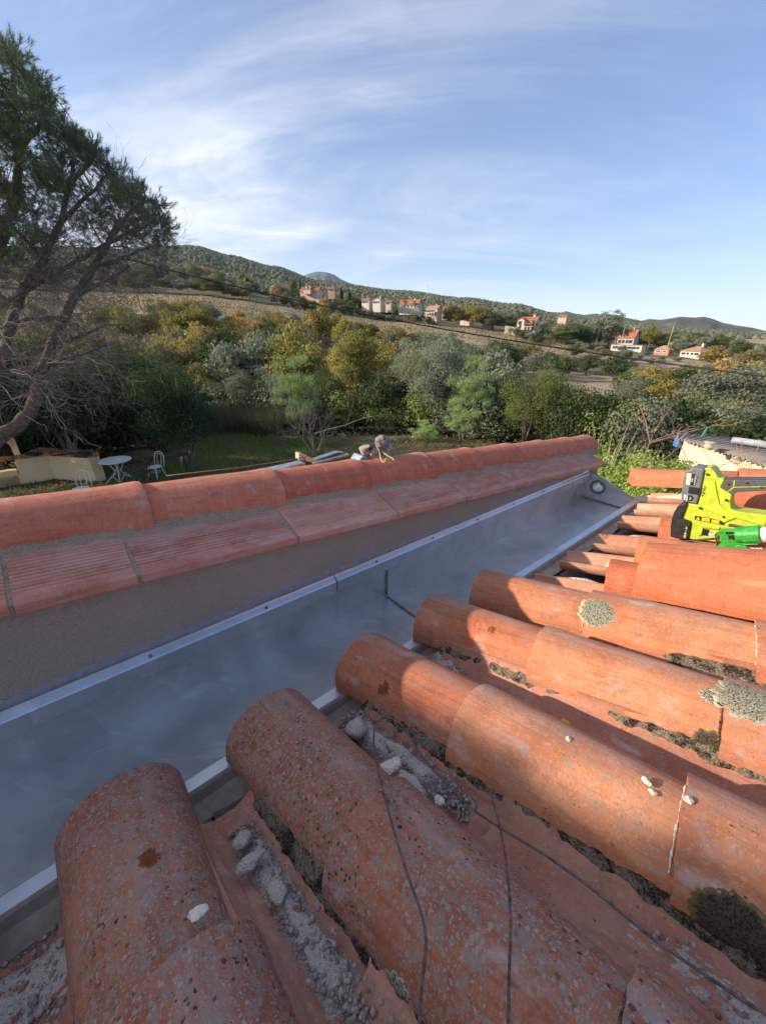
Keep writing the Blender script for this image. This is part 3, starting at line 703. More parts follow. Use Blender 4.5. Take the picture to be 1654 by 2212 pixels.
# ------------------------------------------------------------------ bent wires lying over the tiles
def wire(pts, rad, label, name='bent_wire', mt='wire'):
    P = []
    for (u, v, h) in pts:
        s, t = st_of(u, v, h); P.append(RT(s, t, h))
    Q = []
    for i in range(len(P) - 1):
        p0, p1, p2, p3 = P[max(0, i - 1)], P[i], P[i + 1], P[min(len(P) - 1, i + 2)]
        for k in range(6):
            f = k / 6; Q.append(0.5 * ((2 * p1) + (p2 - p0) * f + (2 * p0 - 5 * p1 + 4 * p2 - p3) * f * f + (3 * p1 - p0 - 3 * p2 + p3) * f ** 3))
    Q.append(P[-1]); b = MB(); b.tube(Q, rad, 7); o = b.build(name, M[mt], smooth=True); return tag(o, label, 'wire')
wire([(903, 2260, .12), (910, 2140, .115), (918, 2010, .11), (882, 1895, .11), (852, 1800, .105), (822, 1685, .10), (807, 1600, .08), (815, 1560, .075), (842, 1551, .075), (872, 1572, .075),
      (905, 1625, .07), (962, 1690, .06), (1012, 1742, .055), (1090, 1795, .055), (1180, 1850, .06), (1290, 1930, .062), (1410, 2028, .065), (1560, 2132, .07), (1720, 2235, .075)], 0.0018,
     'thin rusty wire bent into a long narrow loop across the tiles')
wire([(1097, 2270, .13), (1099, 2120, .125), (1102, 1965, .12), (1090, 1840, .11), (1075, 1768, .10), (1060, 1722, .095)], 0.0016, 'single short dark wire with one kink, right of the looped wire')

# ------------------------------------------------------------------ zinc box gutter
gut = empty('box_gutter', A0, 'wide zinc box gutter running between parapet wall and tiles', 'gutter')
SE = 2.914; S0 = -3.3
def strip(sec, s0, s1, name, m, parent, fn=GP, n=14, bevel=0, smooth=False, closed=False, wob=0.0, seed=0):
    b = MB(); 
    def fr(a, bb, i):
        s = s0 + (s1 - s0) * i / (n - 1)
        return fn(s, a, bb + wob * nz(s * 3, a * 5, seed))
    b.sweep(sec, (n, fr), closed=closed, caps=closed); return b.build(name, m, parent, bevel=bevel, smooth=smooth)
sheet = strip([(0.006, -0.010), (0.006, -0.082), (0.012, -0.086), (0.10, -0.088), (0.20, -0.088), (0.302, -0.087), (0.303, -0.03), (0.3035, 0.07)], S0, SE, 'trough_sheet', M['zinc'], gut, n=60, wob=0.0016, seed=3)
strip([(0.008, -0.014), (0.002, -0.001), (-0.002, 0.0), (-0.030, -0.001), (-0.031, -0.006), (-0.004, -0.006)], S0, SE + 0.005, 'folded_lip', M['zinc_bright'], gut, n=40, closed=True, wob=0.0008, seed=9)
# raised fold line and solder seams
sS = 1.02
def seam(p, q, wd_, name='solder_seam', n=40, amp=0.004):
    b = MB(); p = np.array(p); q = np.array(q)
    pts = [p + (q - p) * i / n + (0, 0, 0) for i in range(n + 1)]
    b.tube(pts, [wd_ * (0.7 + 0.5 * abs(math.sin(i * 1.5)) + 0.3 * rnd.random()) for i in range(n + 1)], 6); b.build(name, M['solder'], gut, smooth=True)
pa = plane_at(836, 1232, GP(0, 0.300), pw); sS = float((pa - A0) @ s3)
seam(GP(sS, 0.303, 0.045), GP(sS, 0.303, -0.082), 0.0055)
seam(GP(sS, 0.298, -0.088), GP(sS, 0.01, -0.088), 0.005)
seam(GP(SE - 0.003, 0.298, -0.080), GP(SE - 0.003, 0.01, -0.082), 0.0035, n=30)
# end plate with outlet hole
cen = plane_at(1291, 1052, GP(SE, 0), eh); cw = float((cen - A0) @ pw); cz = float(cen[2] - GP(SE, 0)[2]); RH = 0.034
outer = [(0.0, -0.088), (0.303, -0.088), (0.303, 0.098), (0.285, 0.100), (0.0, -0.008)]
ring = []; na = 36
def edge_pt(th):
    d = np.array([math.cos(th), math.sin(th)]); best = None
    for k in range(len(outer)):
        a, c = np.array(outer[k]), np.array(outer[(k + 1) % len(outer)]); e2 = c - a
        D = d[0] * (-e2[1]) + e2[0] * d[1]
        if abs(D) < 1e-9: continue
        rhs = a - np.array([cw, cz]); tt = (rhs[0] * (-e2[1]) + e2[0] * rhs[1]) / D; uu = (d[0] * rhs[1] - d[1] * rhs[0]) / D
        if tt > 0 and -1e-6 <= uu <= 1 + 1e-6 and (best is None or tt < best): best = tt
    return (cw + d[0] * best, cz + d[1] * best)
angs = sorted([2 * math.pi * k / na for k in range(na)] + [math.atan2(o_[1] - cz, o_[0] - cw) % (2 * math.pi) for o_ in outer])
b = MB(); V = []
for th in angs:
    V.append(GP(SE, cw + RH * math.cos(th), cz + RH * math.sin(th))); ep = edge_pt(th); V.append(GP(SE, ep[0], ep[1]))
n_ = len(angs); b.add(V, [(2 * k, 2 * k + 1, (2 * k + 3) % (2 * n_), (2 * k + 2) % (2 * n_)) for k in range(n_)]); b.build('end_plate', M['zinc'], gut)
b = MB(); b.tube([GP(SE, .287, .104), GP(SE, 0.0, -0.004)], 0.004, 6); b.build('plate_edge_fold', M['zinc_bright'], gut, smooth=True)
b = MB(); V = []; nn = 28
for (ss, rr_) in ((-0.001, RH), (0.12, RH)):
    for k in range(nn):
        th = 2 * math.pi * k / nn; V.append(GP(SE + ss, cw + rr_ * math.cos(th), cz + rr_ * math.sin(th)))
b.add(V, [(k, (k + 1) % nn, nn + (k + 1) % nn, nn + k) for k in range(nn)]); b.build('outlet_pipe', M['zinc'], gut, smooth=True)
b = MB(); pts = [GP(SE - 0.004, cw + (RH + 0.007) * math.cos(2 * math.pi * k / 48), cz + (RH + 0.007) * math.sin(2 * math.pi * k / 48)) for k in range(49)]
b.tube(pts, [0.0065 * (0.75 + 0.45 * abs(math.sin(k * 1.9)) + 0.2 * rnd.random()) for k in range(49)], 7); b.build('outlet_solder', M['solder'], gut, smooth=True)
# counter flashing in three lengths with sealant above
fsec = [(0.302, 0.050), (0.291, 0.047), (0.2895, 0.049), (0.2895, 0.091), (0.292, 0.094), (0.3035, 0.1035), (0.3075, 0.114), (0.3085, 0.114), (0.3085, 0.05)]
def cutS(u, v): return float((plane_at(u, v, GP(0, 0.29), pw) - A0) @ s3)
c1, c2 = cutS(729, 1262), cutS(1238, 1040)
for (x0, x1) in ((-3.3, c1 - 0.002), (c1 + 0.002, c2 - 0.003), (c2 + 0.003, SE - 0.02)):
    fl = strip(fsec, x0, x1, 'counter_flashing', M['zinc_bright'], gut, closed=True, n=20)
    s = max(x0, -0.5) + 0.18
    while s < x1:
        b = MB(); c = GP(s, 0.297, 0.099); b.lathe(c, nrm(-pw + ZU * 1.2), [(0, 0.0045), (0.002, 0.0045), (0.0035, 0.002), (0.0036, 0)], 10); b.build('screw', M['solder'], fl); s += 0.31
b = MB(); n_ = 260
def fr(a, bb, i):
    s = -3.3 + (SE + 3.2) * i / (n_ - 1); return GP(s, a, bb + 0.0016 * nz(s * 30, bb * 4, 1) + 0.002 * nz(s * 5, bb, 2) * (bb > .115))
b.sweep([(0.3105, 0.106), (0.3025, 0.112), (0.3050, 0.121), (0.3110, 0.130)], (n_, fr)); b.build('sealant_bead', M['silicone'], gut, smooth=True)
# brown flashing behind the lip
b = MB(); n_ = 120
def fr2(a, bb, i):
    s = -3.3 + (SE + 3.3) * i / (n_ - 1); ed = 1 if bb > -.035 else 1 + 0.12 * nz(s * 9, 1, 1)
    return RT(s, a * ed, bb + 0.002 * nz(s * 12, a * 20, 2))
b.sweep([(0.0285, -0.0065), (0.034, -0.012), (0.040, -0.030), (0.058, -0.036), (0.082, -0.041), (0.083, -0.044), (0.05, -0.045)], (n_, fr2)); b.build('brown_flashing', M['flashing'], gut)

# ------------------------------------------------------------------ parapet wall with ribbed coping tiles and ridge caps
par = empty('parapet_wall', WP(0, 0.5, -ZC), 'rendered parapet wall capped with ribbed copings and rounded ridge tiles', 'wall')
b = MB(); sec = [(0.3105, -ZC), (0.3105, -0.463), (0.43, -0.418), (0.59, -0.418), (0.715, -0.463), (0.715, -ZC)]
V = []; Fc = []
for s in np.linspace(-3.4, 3.06, 30):
    for (a_, z_) in sec:
        p = WP(s, a_, z_); 
        if z_ == -ZC: p[2] = 0
        V.append(p)
k_ = len(sec)
Fc = [(i * k_ + j, i * k_ + j + 1, (i + 1) * k_ + j + 1, (i + 1) * k_ + j) for i in range(29) for j in range(k_ - 1)] + [tuple(range(k_)), tuple(29 * k_ + j for j in range(k_))]
b.add(V, Fc); b.build('rendered_face', M['render'], par)
bs = [-2.68, -2.28, -1.88, -1.48, -1.08, -.68, -.28, .117, .325, .722, 1.121, 1.52, 1.91, 2.30, 2.69, 3.10]
prof = [(0.272, -0.494), (0.270, -0.490), (0.270, -0.473), (0.273, -0.470)]
def sl(w_): return -0.470 + (w_ - 0.273) * 0.33
w_ = 0.300
prof.append((w_, sl(w_)))
while w_ < 0.415:
    prof += [(w_ + 0.0008, sl(w_) - 0.0028), (w_ + 0.0022, sl(w_) - 0.0028), (w_ + 0.0032, sl(w_ + .003)), (w_ + 0.0098, sl(w_ + .0098))]; w_ += 0.0098
prof += [(0.435, sl(0.435)), (0.435, sl(0.435) - 0.02), (0.300, sl(0.300) - 0.022)]
for side in (0, 1):
    for i in range(len(bs) - 1):
        g = 0.004; r = random.Random(i + 77 * side); dz = r.uniform(-.0015, .0015); dw = r.uniform(-.0015, .0015)
        b = MB(); fr = lambda a_, z_, q: WP(bs[i] + g + (bs[i + 1] - bs[i] - 2 * g) * q / 7 + 0, (a_ + dw) if side == 0 else 1.02 - a_, z_ + dz)
        b.sweep(prof, (8, fr), closed=True, caps=True); o = b.build('ribbed_coping', M['coping'], par)
    b = MB(); pj = [(0.273, -0.492), (0.272, -0.4725), (0.276, -0.4695), (0.35, sl(.35) - 0.002), (0.43, sl(.43) - 0.002), (0.43, -0.445), (0.30, -0.485)]
    for i in range(1, len(bs) - 1):
        fr = lambda a_, z_, q: WP(bs[i] - 0.0036 + 0.0072 * q / 3, a_ if side == 0 else 1.02 - a_, z_ + 0.0008 * nz(q, a_ * 90, i))
        b.sweep(pj, (4, fr), closed=True, caps=True)
    b.build('coping_joint', M['mortar'], par)['kind'] = 'stuff'
n_ = 500
for side in (0, 1):
    b = MB()
    def fr3(a_, z_, i):
        s = -2.6 + 5.86 * i / (n_ - 1); d = 0.005 * nz(s * 14, a_ * 8, side) + 0.0035 * nz(s * 60, a_ * 40, side + 2) + 0.002 * nz(s * 160, a_ * 90, 3)
        a2 = a_ - d * (a_ < 0.43); return WP(s, a2 if side == 0 else 1.02 - a2, z_ + d * 0.6)
    b.sweep([(0.399, -0.452), (0.399, -0.432), (0.404, -0.427), (0.409, -0.423), (0.413, -0.419), (0.418, -0.412), (0.428, -0.402), (0.44, -0.39)], (n_, fr3)); b.build('mortar_bed', M['mortar'], par, smooth=True)
cs = [-2.58, -2.21, -1.84, -1.47, -1.1, -.73, -.355, .02, .39, .757, 1.11, 1.48, 1.823, 2.20, 2.57, 2.94, 3.27]
def cap_mesh(seed):
    V = []; nx, ny = 22, 26; xs = []
    for i in range(nx + 1):
        f = (i / nx); f = 1 - (1 - f) ** 1.35; xs.append(f)
    for layer in (0, 1):
        for f in xs:
            x = -0.035 + f * 1.05; 
            g_ = 0.895 + 0.085 * f + (0.036 * max(0, (f - 0.86) / 0.14) ** 0.7 if f > 0.86 else 0)
            if f > 0.97: g_ -= 0.022 * ((f - 0.97) / 0.03) ** 2
            for j in range(ny + 1):
                a = math.pi * j / ny; r = 0.0985 * g_ - layer * 0.012; h = 0.089 * g_ - layer * 0.012
                wob = 0.0012 * nz(f * 3, a * 1.5, seed) 
                V.append((x, -(r + wob) * math.cos(a), (h + wob) * math.sin(a) ** 0.85 if 0 < j < ny else -0.004))
    n1 = (nx + 1) * (ny + 1); idx = lambda l, i, j: l * n1 + i * (ny + 1) + j; Fc = []
    for i in range(nx):
        for j in range(ny): Fc += [(idx(0, i, j), idx(0, i + 1, j), idx(0, i + 1, j + 1), idx(0, i, j + 1)), (idx(1, i, j), idx(1, i, j + 1), idx(1, i + 1, j + 1), idx(1, i + 1, j))]
    for j in range(ny): Fc += [(idx(0, 0, j), idx(0, 0, j + 1), idx(1, 0, j + 1), idx(1, 0, j)), (idx(0, nx, j), idx(1, nx, j), idx(1, nx, j + 1), idx(0, nx, j + 1))]
    for i in range(nx): Fc += [(idx(0, i, 0), idx(1, i, 0), idx(1, i + 1, 0), idx(0, i + 1, 0)), (idx(0, i, ny), idx(0, i + 1, ny), idx(1, i + 1, ny), idx(1, i, ny))]
    me = bpy.data.meshes.new('ridge_tile'); me.from_pydata(V, [], Fc); me.materials.append(M['ridge'])
    import bmesh
    bm = bmesh.new(); bm.from_mesh(me); bmesh.ops.recalc_face_normals(bm, faces=bm.faces); bm.to_mesh(me); bm.free()
    me.polygons.foreach_set('use_smooth', np.ones(len(me.polygons), bool))
    try: me.set_sharp_from_angle(angle=math.radians(50))
    except Exception: pass
    return me
caps = [cap_mesh(s) for s in (1, 2, 3)]; po = parent_origin(par)
for i in range(len(cs) - 1):
    p0, p1 = WP(cs[i], 0.51, -0.420), WP(cs[i + 1], 0.51, -0.420); ln = np.linalg.norm(p1 - p0); r = random.Random(i)
    Mx = frame_M(p0 + pw * r.uniform(-.003, .003), p1 - p0, ZU, po) @ Matrix.Diagonal((ln, 1, 1, 1)); link('ridge_tile', caps[i % 3], par, Mx)

# ------------------------------------------------------------------ loose tiles stacked on the far rows
def loose(u, v, h, rot, lab, key='tile_clean', tilt=0.0, roll_=0.0, k=0, sc_=1.0, cat='roof tile'):
    s, t = st_of(u, v, h); p = RT(s, t, h); X = t3 * math.cos(rot) + s3 * math.sin(rot) + N3 * tilt
    o = link('loose_roof_tile', covers[key][k]); o.matrix_basis = frame_M(p, X, N3 + s3 * roll_, np.zeros(3)) @ Matrix.Scale(sc_, 4)
    return tag(o, lab, cat, 'loose tiles lying on the roof')
loose(1384, 1262, .050, 0.08, 'lowest loose tile of the stack below the green caulking gun, its edge just showing', 'tile_clean', 0.0, 0, 0)
loose(1388, 1250, .066, 0.16, 'middle loose tile of the stack below the green caulking gun', 'tile_clean', 0.035, 0.05, 1, 1.02)
loose(1397, 1237, .085, 0.22, 'topmost loose tile of the stack, mortar stain at its left end', 'tile_clean', 0.07, 0.1, 2, 1.05)
loose(1580, 1092, .10, 0.12, 'loose curved tile behind the handle of the lime green tool', 'tile_clean', 0.0, 0.0, 1)
loose(1590, 1055, .16, 0.2, 'loose curved tile at the right edge, above the tool handle', 'tile_clean', 0.0, 0.0, 2)
lump(1374, 1275, 0.07, 20, 'yellowish mortar stain lump on the end of the stacked tile', 'mortar_pale', (.6, .5, .25), 31)
#PART3
# ------------------------------------------------------------------ tools on the roof
NL = eh                                             # facing direction of the tools' flat side is -eh
def pl(sx, pts, s0, crop=(2500, 1800, 563 / 1654)):
    """outline given in a close-up of the photograph -> points on the vertical plane s = s0"""
    return [plane_at((crop[0] + x * crop[2]) * 0.54, (crop[1] + y * crop[2]) * 0.54, RT(s0, 0.4, 0), NL) for (x, y) in pts]
TS = 2.13
tool = empty('cordless_blower', pl(0, [(900, 1040)], TS)[0], 'lime green and black battery power tool lying on the roof tiles', 'power tool')
def part(name, pts, th, m, parent, bev=0.006, dz=0.0, s0=TS, seg=3, **kw):
    b = MB(); P = pl(0, pts, s0); b.prism([p - NL * dz for p in P], NL * th); return b.build(name, m, parent, bevel=bev, seg=seg, **kw)
body = part('body', [(930, 215), (1000, 208), (1045, 240), (1098, 332), (1150, 336), (1165, 360), (1120, 440), (1215, 500), (1255, 525), (1235, 600), (1245, 690), (1300, 722), (1480, 745), (1800, 790), (1800, 960), (1654, 915),
      (1480, 905), (1420, 1060), (1050, 1082), (740, 1046), (775, 842), (662, 800), (722, 628), (850, 640), (880, 500)], 0.072, M['lime'], tool, 0.014)
part('raised_side_panel', [(850, 650), (1090, 770), (1150, 860), (1300, 800), (1654, 900), (1654, 860), (1320, 770), (1180, 700), (1110, 620), (1080, 480), (1060, 360), (960, 400)], 0.01, M['lime'], tool, 0.004, 0.006)
part('panel_recess_frame', [(880, 895), (905, 875), (1120, 905), (1110, 935), (920, 915), (900, 1000), (860, 1010)], 0.008, M['lime'], tool, 0.003, 0.006)
part('vent_recess', [(905, 925), (985, 935), (975, 1010), (890, 1000)], 0.004, M['label_black'], tool, 0.0, 0.0015)
capb = part('intake_cap', [(625, 652), (722, 615), (735, 628), (668, 800), (778, 842), (742, 1050), (620, 1035), (538, 1012), (540, 900), (555, 800), (585, 715)], 0.10, M['black_plastic'], tool, 0.02, 0.010)
for k in range(5):
    part('cap_rib', [(600 - k * 9 + 20, 690 + k * 34), (612 - k * 9 + 20, 686 + k * 34), (606 - k * 9 + 12, 704 + k * 34), (594 - k * 9 + 12, 706 + k * 34)], 0.10, M['black_plastic'], tool, 0.001, 0.012)
part('handle', [(1118, 440), (1165, 352), (1285, 350), (1500, 352), (1800, 350), (1800, 478), (1654, 478), (1480, 484), (1315, 492), (1275, 520), (1250, 522)], 0.062, M['grey_plastic'], tool, 0.012, 0.004)
part('handle_trim', [(1278, 352), (1292, 352), (1284, 430), (1654, 424), (1654, 430), (1284, 438), (1208, 492), (1204, 486), (1272, 430)], 0.004, M['lime'], tool, 0.0, 0.0055)
part('side_grip', [(1220, 862), (1420, 895), (1400, 925), (1200, 900)], 0.006, M['grey_plastic'], tool, 0.003, 0.003)
bat = part('battery', [(712, 262), (730, 240), (815, 200), (905, 212), (938, 222), (915, 330), (880, 500), (848, 636), (790, 622), (690, 600), (664, 575), (668, 500), (690, 320)], 0.082, M['battery_grey'], tool, 0.010, 0.010)
part('battery_latch', [(760, 420), (880, 440), (870, 520), (748, 500)], 0.006, M['label_black'], bat, 0.002, 0.0135)
part('battery_label', [(735, 268), (790, 272), (768, 404), (722, 398)], 0.002, M['label_white'], bat, 0.0, 0.0115)
part('battery_label', [(790, 272), (835, 278), (858, 310), (840, 380), (820, 408), (768, 404)], 0.002, M['label_black'], bat, 0.0, 0.0115)
part('battery_label', [(700, 515), (745, 520), (738, 588), (698, 575)], 0.002, M['label_white'], bat, 0.0, 0.0115)
part('battery_label', [(745, 520), (800, 532), (812, 560), (790, 595), (738, 588)], 0.002, M['label_black'], bat, 0.0, 0.0115)
part('warning_label', [(826, 768), (1020, 800), (1120, 825), (1160, 845), (1150, 872), (1090, 862), (818, 810)], 0.002, M['label_black'], tool, 0.0, 0.0075)
for P_ in ([(835, 808), (862, 778), (888, 814)], [(908, 786), (1000, 800), (996, 838), (904, 824)], [(1022, 808), (1112, 822), (1108, 860), (1018, 846)]):
    part('warning_pictogram', P_, 0.001, M['label_yellow'], tool, 0.0, 0.0090)
for P_, m_ in (([(710, 915), (728, 890), (742, 918)], 'label_yellow'), ([(716, 925), (732, 925), (732, 938), (716, 938)], 'label_blue'), ([(712, 945), (728, 945), (728, 958), (712, 958)], 'label_blue'), ([(706, 964), (724, 966), (722, 980), (704, 978)], 'label_white'), ([(700, 985), (724, 990), (718, 1025), (694, 1020)], 'label_yellow')):
    part('cap_pictogram', P_, 0.001, M[m_], capb, 0.0, 0.0112)
part('brand_plate', [(985, 960), (1090, 968), (1085, 1000), (980, 1000)], 0.002, M['label_white'], tool, 0.0, 0.0025)
for (x, y) in ((970, 283), (1190, 585), (1162, 782), (886, 680)):
    b = MB(); c = pl(0, [(x, y)], TS)[0]; b.lathe(c - NL * 0.0085, NL, [(0, 0.0042), (0.006, 0.0042)], 12); b.build('screw_hole', M['label_black'], tool)
for (x, y) in ((1222, 402), (1438, 390), (1606, 440)):
    b = MB(); c = pl(0, [(x, y)], TS)[0]; b.lathe(c - NL * 0.0055, NL, [(0, 0.0042), (0.004, 0.0042)], 12); b.build('screw_hole', M['label_black'], tool)
def text(s, x, y, size, m, parent, dz, ang=0.0, s0=TS, name='lettering'):
    cu = bpy.data.curves.new(name, 'FONT'); cu.body = s; cu.size = size; cu.align_x = 'CENTER'; cu.align_y = 'CENTER'; cu.extrude = 0.0003
    ob = bpy.data.objects.new(name, cu); C.objects.link(ob); bpy.context.view_layer.update()
    me = bpy.data.meshes.new_from_object(ob); bpy.data.objects.remove(ob); bpy.data.curves.remove(cu)
    c = pl(0, [(x, y)], s0)[0] - NL * dz
    X = nrm(np.array([t3[0], t3[1], 0])); ca, sa = math.cos(ang), math.sin(ang); X2 = X * ca + ZU * sa; Z = -NL; Y = np.cross(Z, X2)
    A = np.array([X2, Y, Z]); n = len(me.vertices); co = np.empty(n * 3, np.float32); me.vertices.foreach_get('co', co); co = co.reshape(-1, 3) @ A + (c - parent_origin(parent))
    me.vertices.foreach_set('co', co.astype(np.float32).ravel()); me.materials.clear(); me.materials.append(M[m]); me.update(); return link(name, me, parent)
text('3.0Ah', 755, 330, 0.016, 'lime', bat, 0.0122, -1.45)
text('Lithium+\n18V', 812, 345, 0.011, 'label_white', bat, 0.0122, -1.45)
text('ONE+', 722, 550, 0.009, 'label_black', bat, 0.0122, -1.45)
text('18V', 772, 560, 0.009, 'label_white', bat, 0.0122, -1.45)
text('ONE+', 918, 480, 0.017, 'label_black', tool, 0.0075, -1.42)
text('RYOBI', 1035, 980, 0.012, 'label_black', tool, 0.0032, -0.05)

GS = 1.97
gun = empty('caulking_gun', pl(0, [(1250, 1230)], GS)[0], 'green caulking gun with black hooked rod and white cartridge tube', 'caulking gun')
g = lambda name, pts, th, m, dz=0.0, bev=0.004: part(name, pts, th, m, gun, bev, dz, GS)
b = MB(); hk = pl(0, [(1075, 1043), (980, 1048), (870, 1058), (740, 1072), (670, 1078), (625, 1098), (604, 1128), (618, 1165), (660, 1190), (740, 1202), (790, 1204)], GS)
b.tube(hk, 0.0042, 10); b.build('hooked_rod', M['black_plastic'], gun, smooth=True)
g('frame', [(1095, 955), (1190, 948), (1290, 950), (1300, 940), (1395, 925), (1425, 1120), (1312, 1108), (1272, 1150), (1255, 1232), (1140, 1226), (1064, 1190), (1062, 1128), (1122, 1108), (1118, 1060), (1082, 1040), (1070, 1000)], 0.030, M['green'])
g('frame_slot', [(1180, 965), (1290, 962), (1290, 985), (1180, 992)], 0.004, M['label_black'], 0.001, 0)
g('frame_slot', [(1200, 1000), (1300, 1005), (1305, 1060), (1225, 1045)], 0.004, M['label_black'], 0.001, 0)
g('trigger', [(1268, 1148), (1312, 1108), (1430, 1118), (1450, 1155), (1500, 1200), (1556, 1258), (1420, 1262), (1330, 1200)], 0.022, M['green'], 0.008)
g('release_catch', [(1070, 1000), (1095, 1000), (1108, 1075), (1082, 1050)], 0.012, M['red'], 0.006, 0.002)
g('thrust_plate', [(1050, 990), (1062, 985), (1078, 1120), (1064, 1125)], 0.034, M['steel'], 0.004, 0.001)
ax = nrm(pl(0, [(1654, 1000)], GS)[0] - pl(0, [(1400, 1012)], GS)[0])
c0 = pl(0, [(1300, 1022)], GS)[0] + NL * 0.012
b = MB(); b.tube([c0 + ax * (-0.02 + 0.004 * k / 8 * 8 * 0 + 0.0011 * k) + nrm(np.cross(ax, NL)) * 0.011 * math.cos(k * 0.9) + NL * 0.011 * math.sin(k * 0.9) for k in range(60)], 0.0016, 5); b.build('spring', M['steel'], gun, smooth=True)
mpx = pxm(c0) * 563 / 1654 * 0.54
def cyl(name, x0, x1, rpx, m, prof=None):
    a_ = pl(0, [(x0, 1016)], GS)[0] + NL * 0.012; L_ = (x1 - x0) * mpx * 1.03; b = MB()
    b.lathe(a_, ax, prof(L_, rpx * mpx) if prof else [(0, rpx * mpx * 0.94), (0.003, rpx * mpx), (L_ - 0.003, rpx * mpx), (L_, rpx * mpx * 0.94)], 32); return b.build(name, m, gun, smooth=False)
cyl('collar_ring', 1296, 1425, 92, M['green'])
cr = cyl('collar_ring', 1392, 1530, 108, M['green'])
for k in range(10):
    a = k * 0.628; d = nrm(np.cross(ax, NL)) * math.cos(a) + NL * math.sin(a)
    b = MB(); b.box(pl(0, [(1461, 1016)], GS)[0] + NL * 0.012 + d * 108 * mpx, 120 * mpx, 0.004, 0.004, (ax, np.cross(ax, d), d)); b.build('grip_rib', M['green'], gun, bevel=0.001)
cyl('cartridge_tube', 1528, 2100, 88, M['tubewhite'])
for (x, y) in ((1208, 1044), (1216, 1076)):
    b = MB(); b.lathe(pl(0, [(x, y)], GS)[0] - NL * 0.002, NL, [(0, 0.0036), (0.003, 0.0046)], 12); b.build('rivet', M['steel'], gun)

# ------------------------------------------------------------------ spotlights, wire and metal profiles behind the ridge
def wl(x, y, w_=0.52, crop=(1100, 1700, 600 / 1654)):
    return plane_at((crop[0] + x * crop[2]) * 0.54, (crop[1] + y * crop[2]) * 0.54, GP(0, w_), pw)
spot = empty('swivel_spotlight', wl(1040, 385, .56), 'dusty grey spotlight pair with foil-covered glass behind the ridge caps', 'spotlight')
b = MB(); b.prism([wl(*q, .53) for q in ((925, 405), (970, 340), (1015, 350), (1030, 392))], pw * 0.06); b.build('base_plate', M['galv'], spot, bevel=0.003)
b = MB(); b.lathe(wl(1005, 330, .57), nrm(wl(1000, 240, .57) - wl(1015, 330, .57)), [(0, 0.016), (0.012, 0.021), (0.026, 0.022), (0.027, 0.025), (0.036, 0.025), (0.038, 0.02)], 20); b.build('socket', M['lamprust'], spot, smooth=False, bevel=0.001)
b = MB(); b.lathe(wl(1008, 262, .57), nrm(wl(1000, 240, .57) - wl(1015, 330, .57)), [(0, 0.0262), (0.012, 0.0268), (0.013, 0.02)], 20); b.build('locking_ring', M['black_plastic'], spot)
b = MB(); b.tube([wl(1035, 385, .56), wl(1050, 330, .56), wl(1085, 295, .56), wl(1125, 270, .56)], [0.012, 0.015, 0.016, 0.011], 12); b.build('knuckle_arm', M['lamprust'], spot, smooth=True)
b = MB(); b.lathe(wl(1060, 310, .55), -pw, [(0, 0.012), (0.015, 0.012), (0.017, 0.008)], 14); b.build('knuckle_bolt', M['lamprust'], spot)
hc0, hc1 = wl(1150, 150, .56), wl(1215, 240, .56); axh = nrm(hc1 - hc0)
b = MB(); b.lathe(hc0 - axh * 0.005, axh, [(0, 0.014), (0.004, 0.022), (0.02, 0.028), (0.045, 0.033), (0.046, 0.029)], 6); hd = b.build('lamp_head', M['lampgrey'], spot)
for k in range(5):
    b = MB(); b.lathe(hc0 + axh * (0.003 + k * 0.0085), axh, [(0, 0.023 + 0.0022 * k), (0.0035, 0.0275 + 0.0022 * k), (0.004, 0.02)], 6); b.build('cooling_fin', M['lampgrey'], hd)
b = MB(); b.lathe(hc0 + axh * 0.041, axh, [(0, 0.024), (0.012, 0.027), (0.034, 0.024), (0.050, 0.010), (0.052, 0)], 7); b.build('foil_glass', M['galv'], hd)
b = MB(); b.tube([wl(*q) for q in ((1122, 235, .50), (1150, 290, .50), (1160, 350, .49), (1180, 405, .47), (1205, 415, .46), (1215, 385, .46), (1225, 368, .46), (1260, 378, .46), (1295, 395, .46), (1315, 392, .46), (1300, 370, .47), (1250, 345, .49), (1200, 310, .51), (1180, 290, .53))], 0.0026, 7)
b.build('loose_lead', M['palewood'], spot, smooth=True)
BW = 0.74
prof_m = empty('metal_profile', wl(700, 360, BW), 'grey galvanised channel profiles stacked behind the ridge caps', 'metal profile')
b = MB(); b.prism([wl(*q, BW) for q in ((450, 380), (700, 298), (770, 306), (770, 322), (480, 420))], pw * 0.03); b.build('upper_channel', M['galv'], prof_m, bevel=0.001)
b = MB(); b.prism([wl(*q, BW - .003) for q in ((520, 372), (705, 310), (745, 314), (560, 385))], pw * 0.002); b.build('channel_groove', M['grey_plastic'], prof_m)
b = MB(); b.prism([wl(*q, BW - .02) for q in ((420, 425), (815, 315), (818, 335), (440, 440))], pw * 0.016); b.build('lower_channel', M['galv'], prof_m, bevel=0.001)
bar = MB(); bar.prism([wl(*q, BW + .01) for q in ((-900, 700), (330, 418), (340, 450), (-900, 760))], pw * 0.05); tag(bar.build('metal_bar', M['galv'], bevel=0.002), 'long pale grey metal bar lying behind the ridge at left', 'metal bar')
blk = empty('wooden_block', wl(350, 400, BW - .03), 'pale pine block with a nail, behind the ridge caps', 'wooden block')
b = MB(); b.prism([wl(*q, BW - .05) for q in ((263, 315), (300, 308), (480, 405), (440, 415), (265, 385))], pw * 0.03); b.build('block', M['palewood'], blk, bevel=0.001)
b = MB(); b.tube([wl(325, 365, BW - .055), wl(338, 425, BW - .055)], 0.0022, 6); b.build('nail', M['wire'], blk)
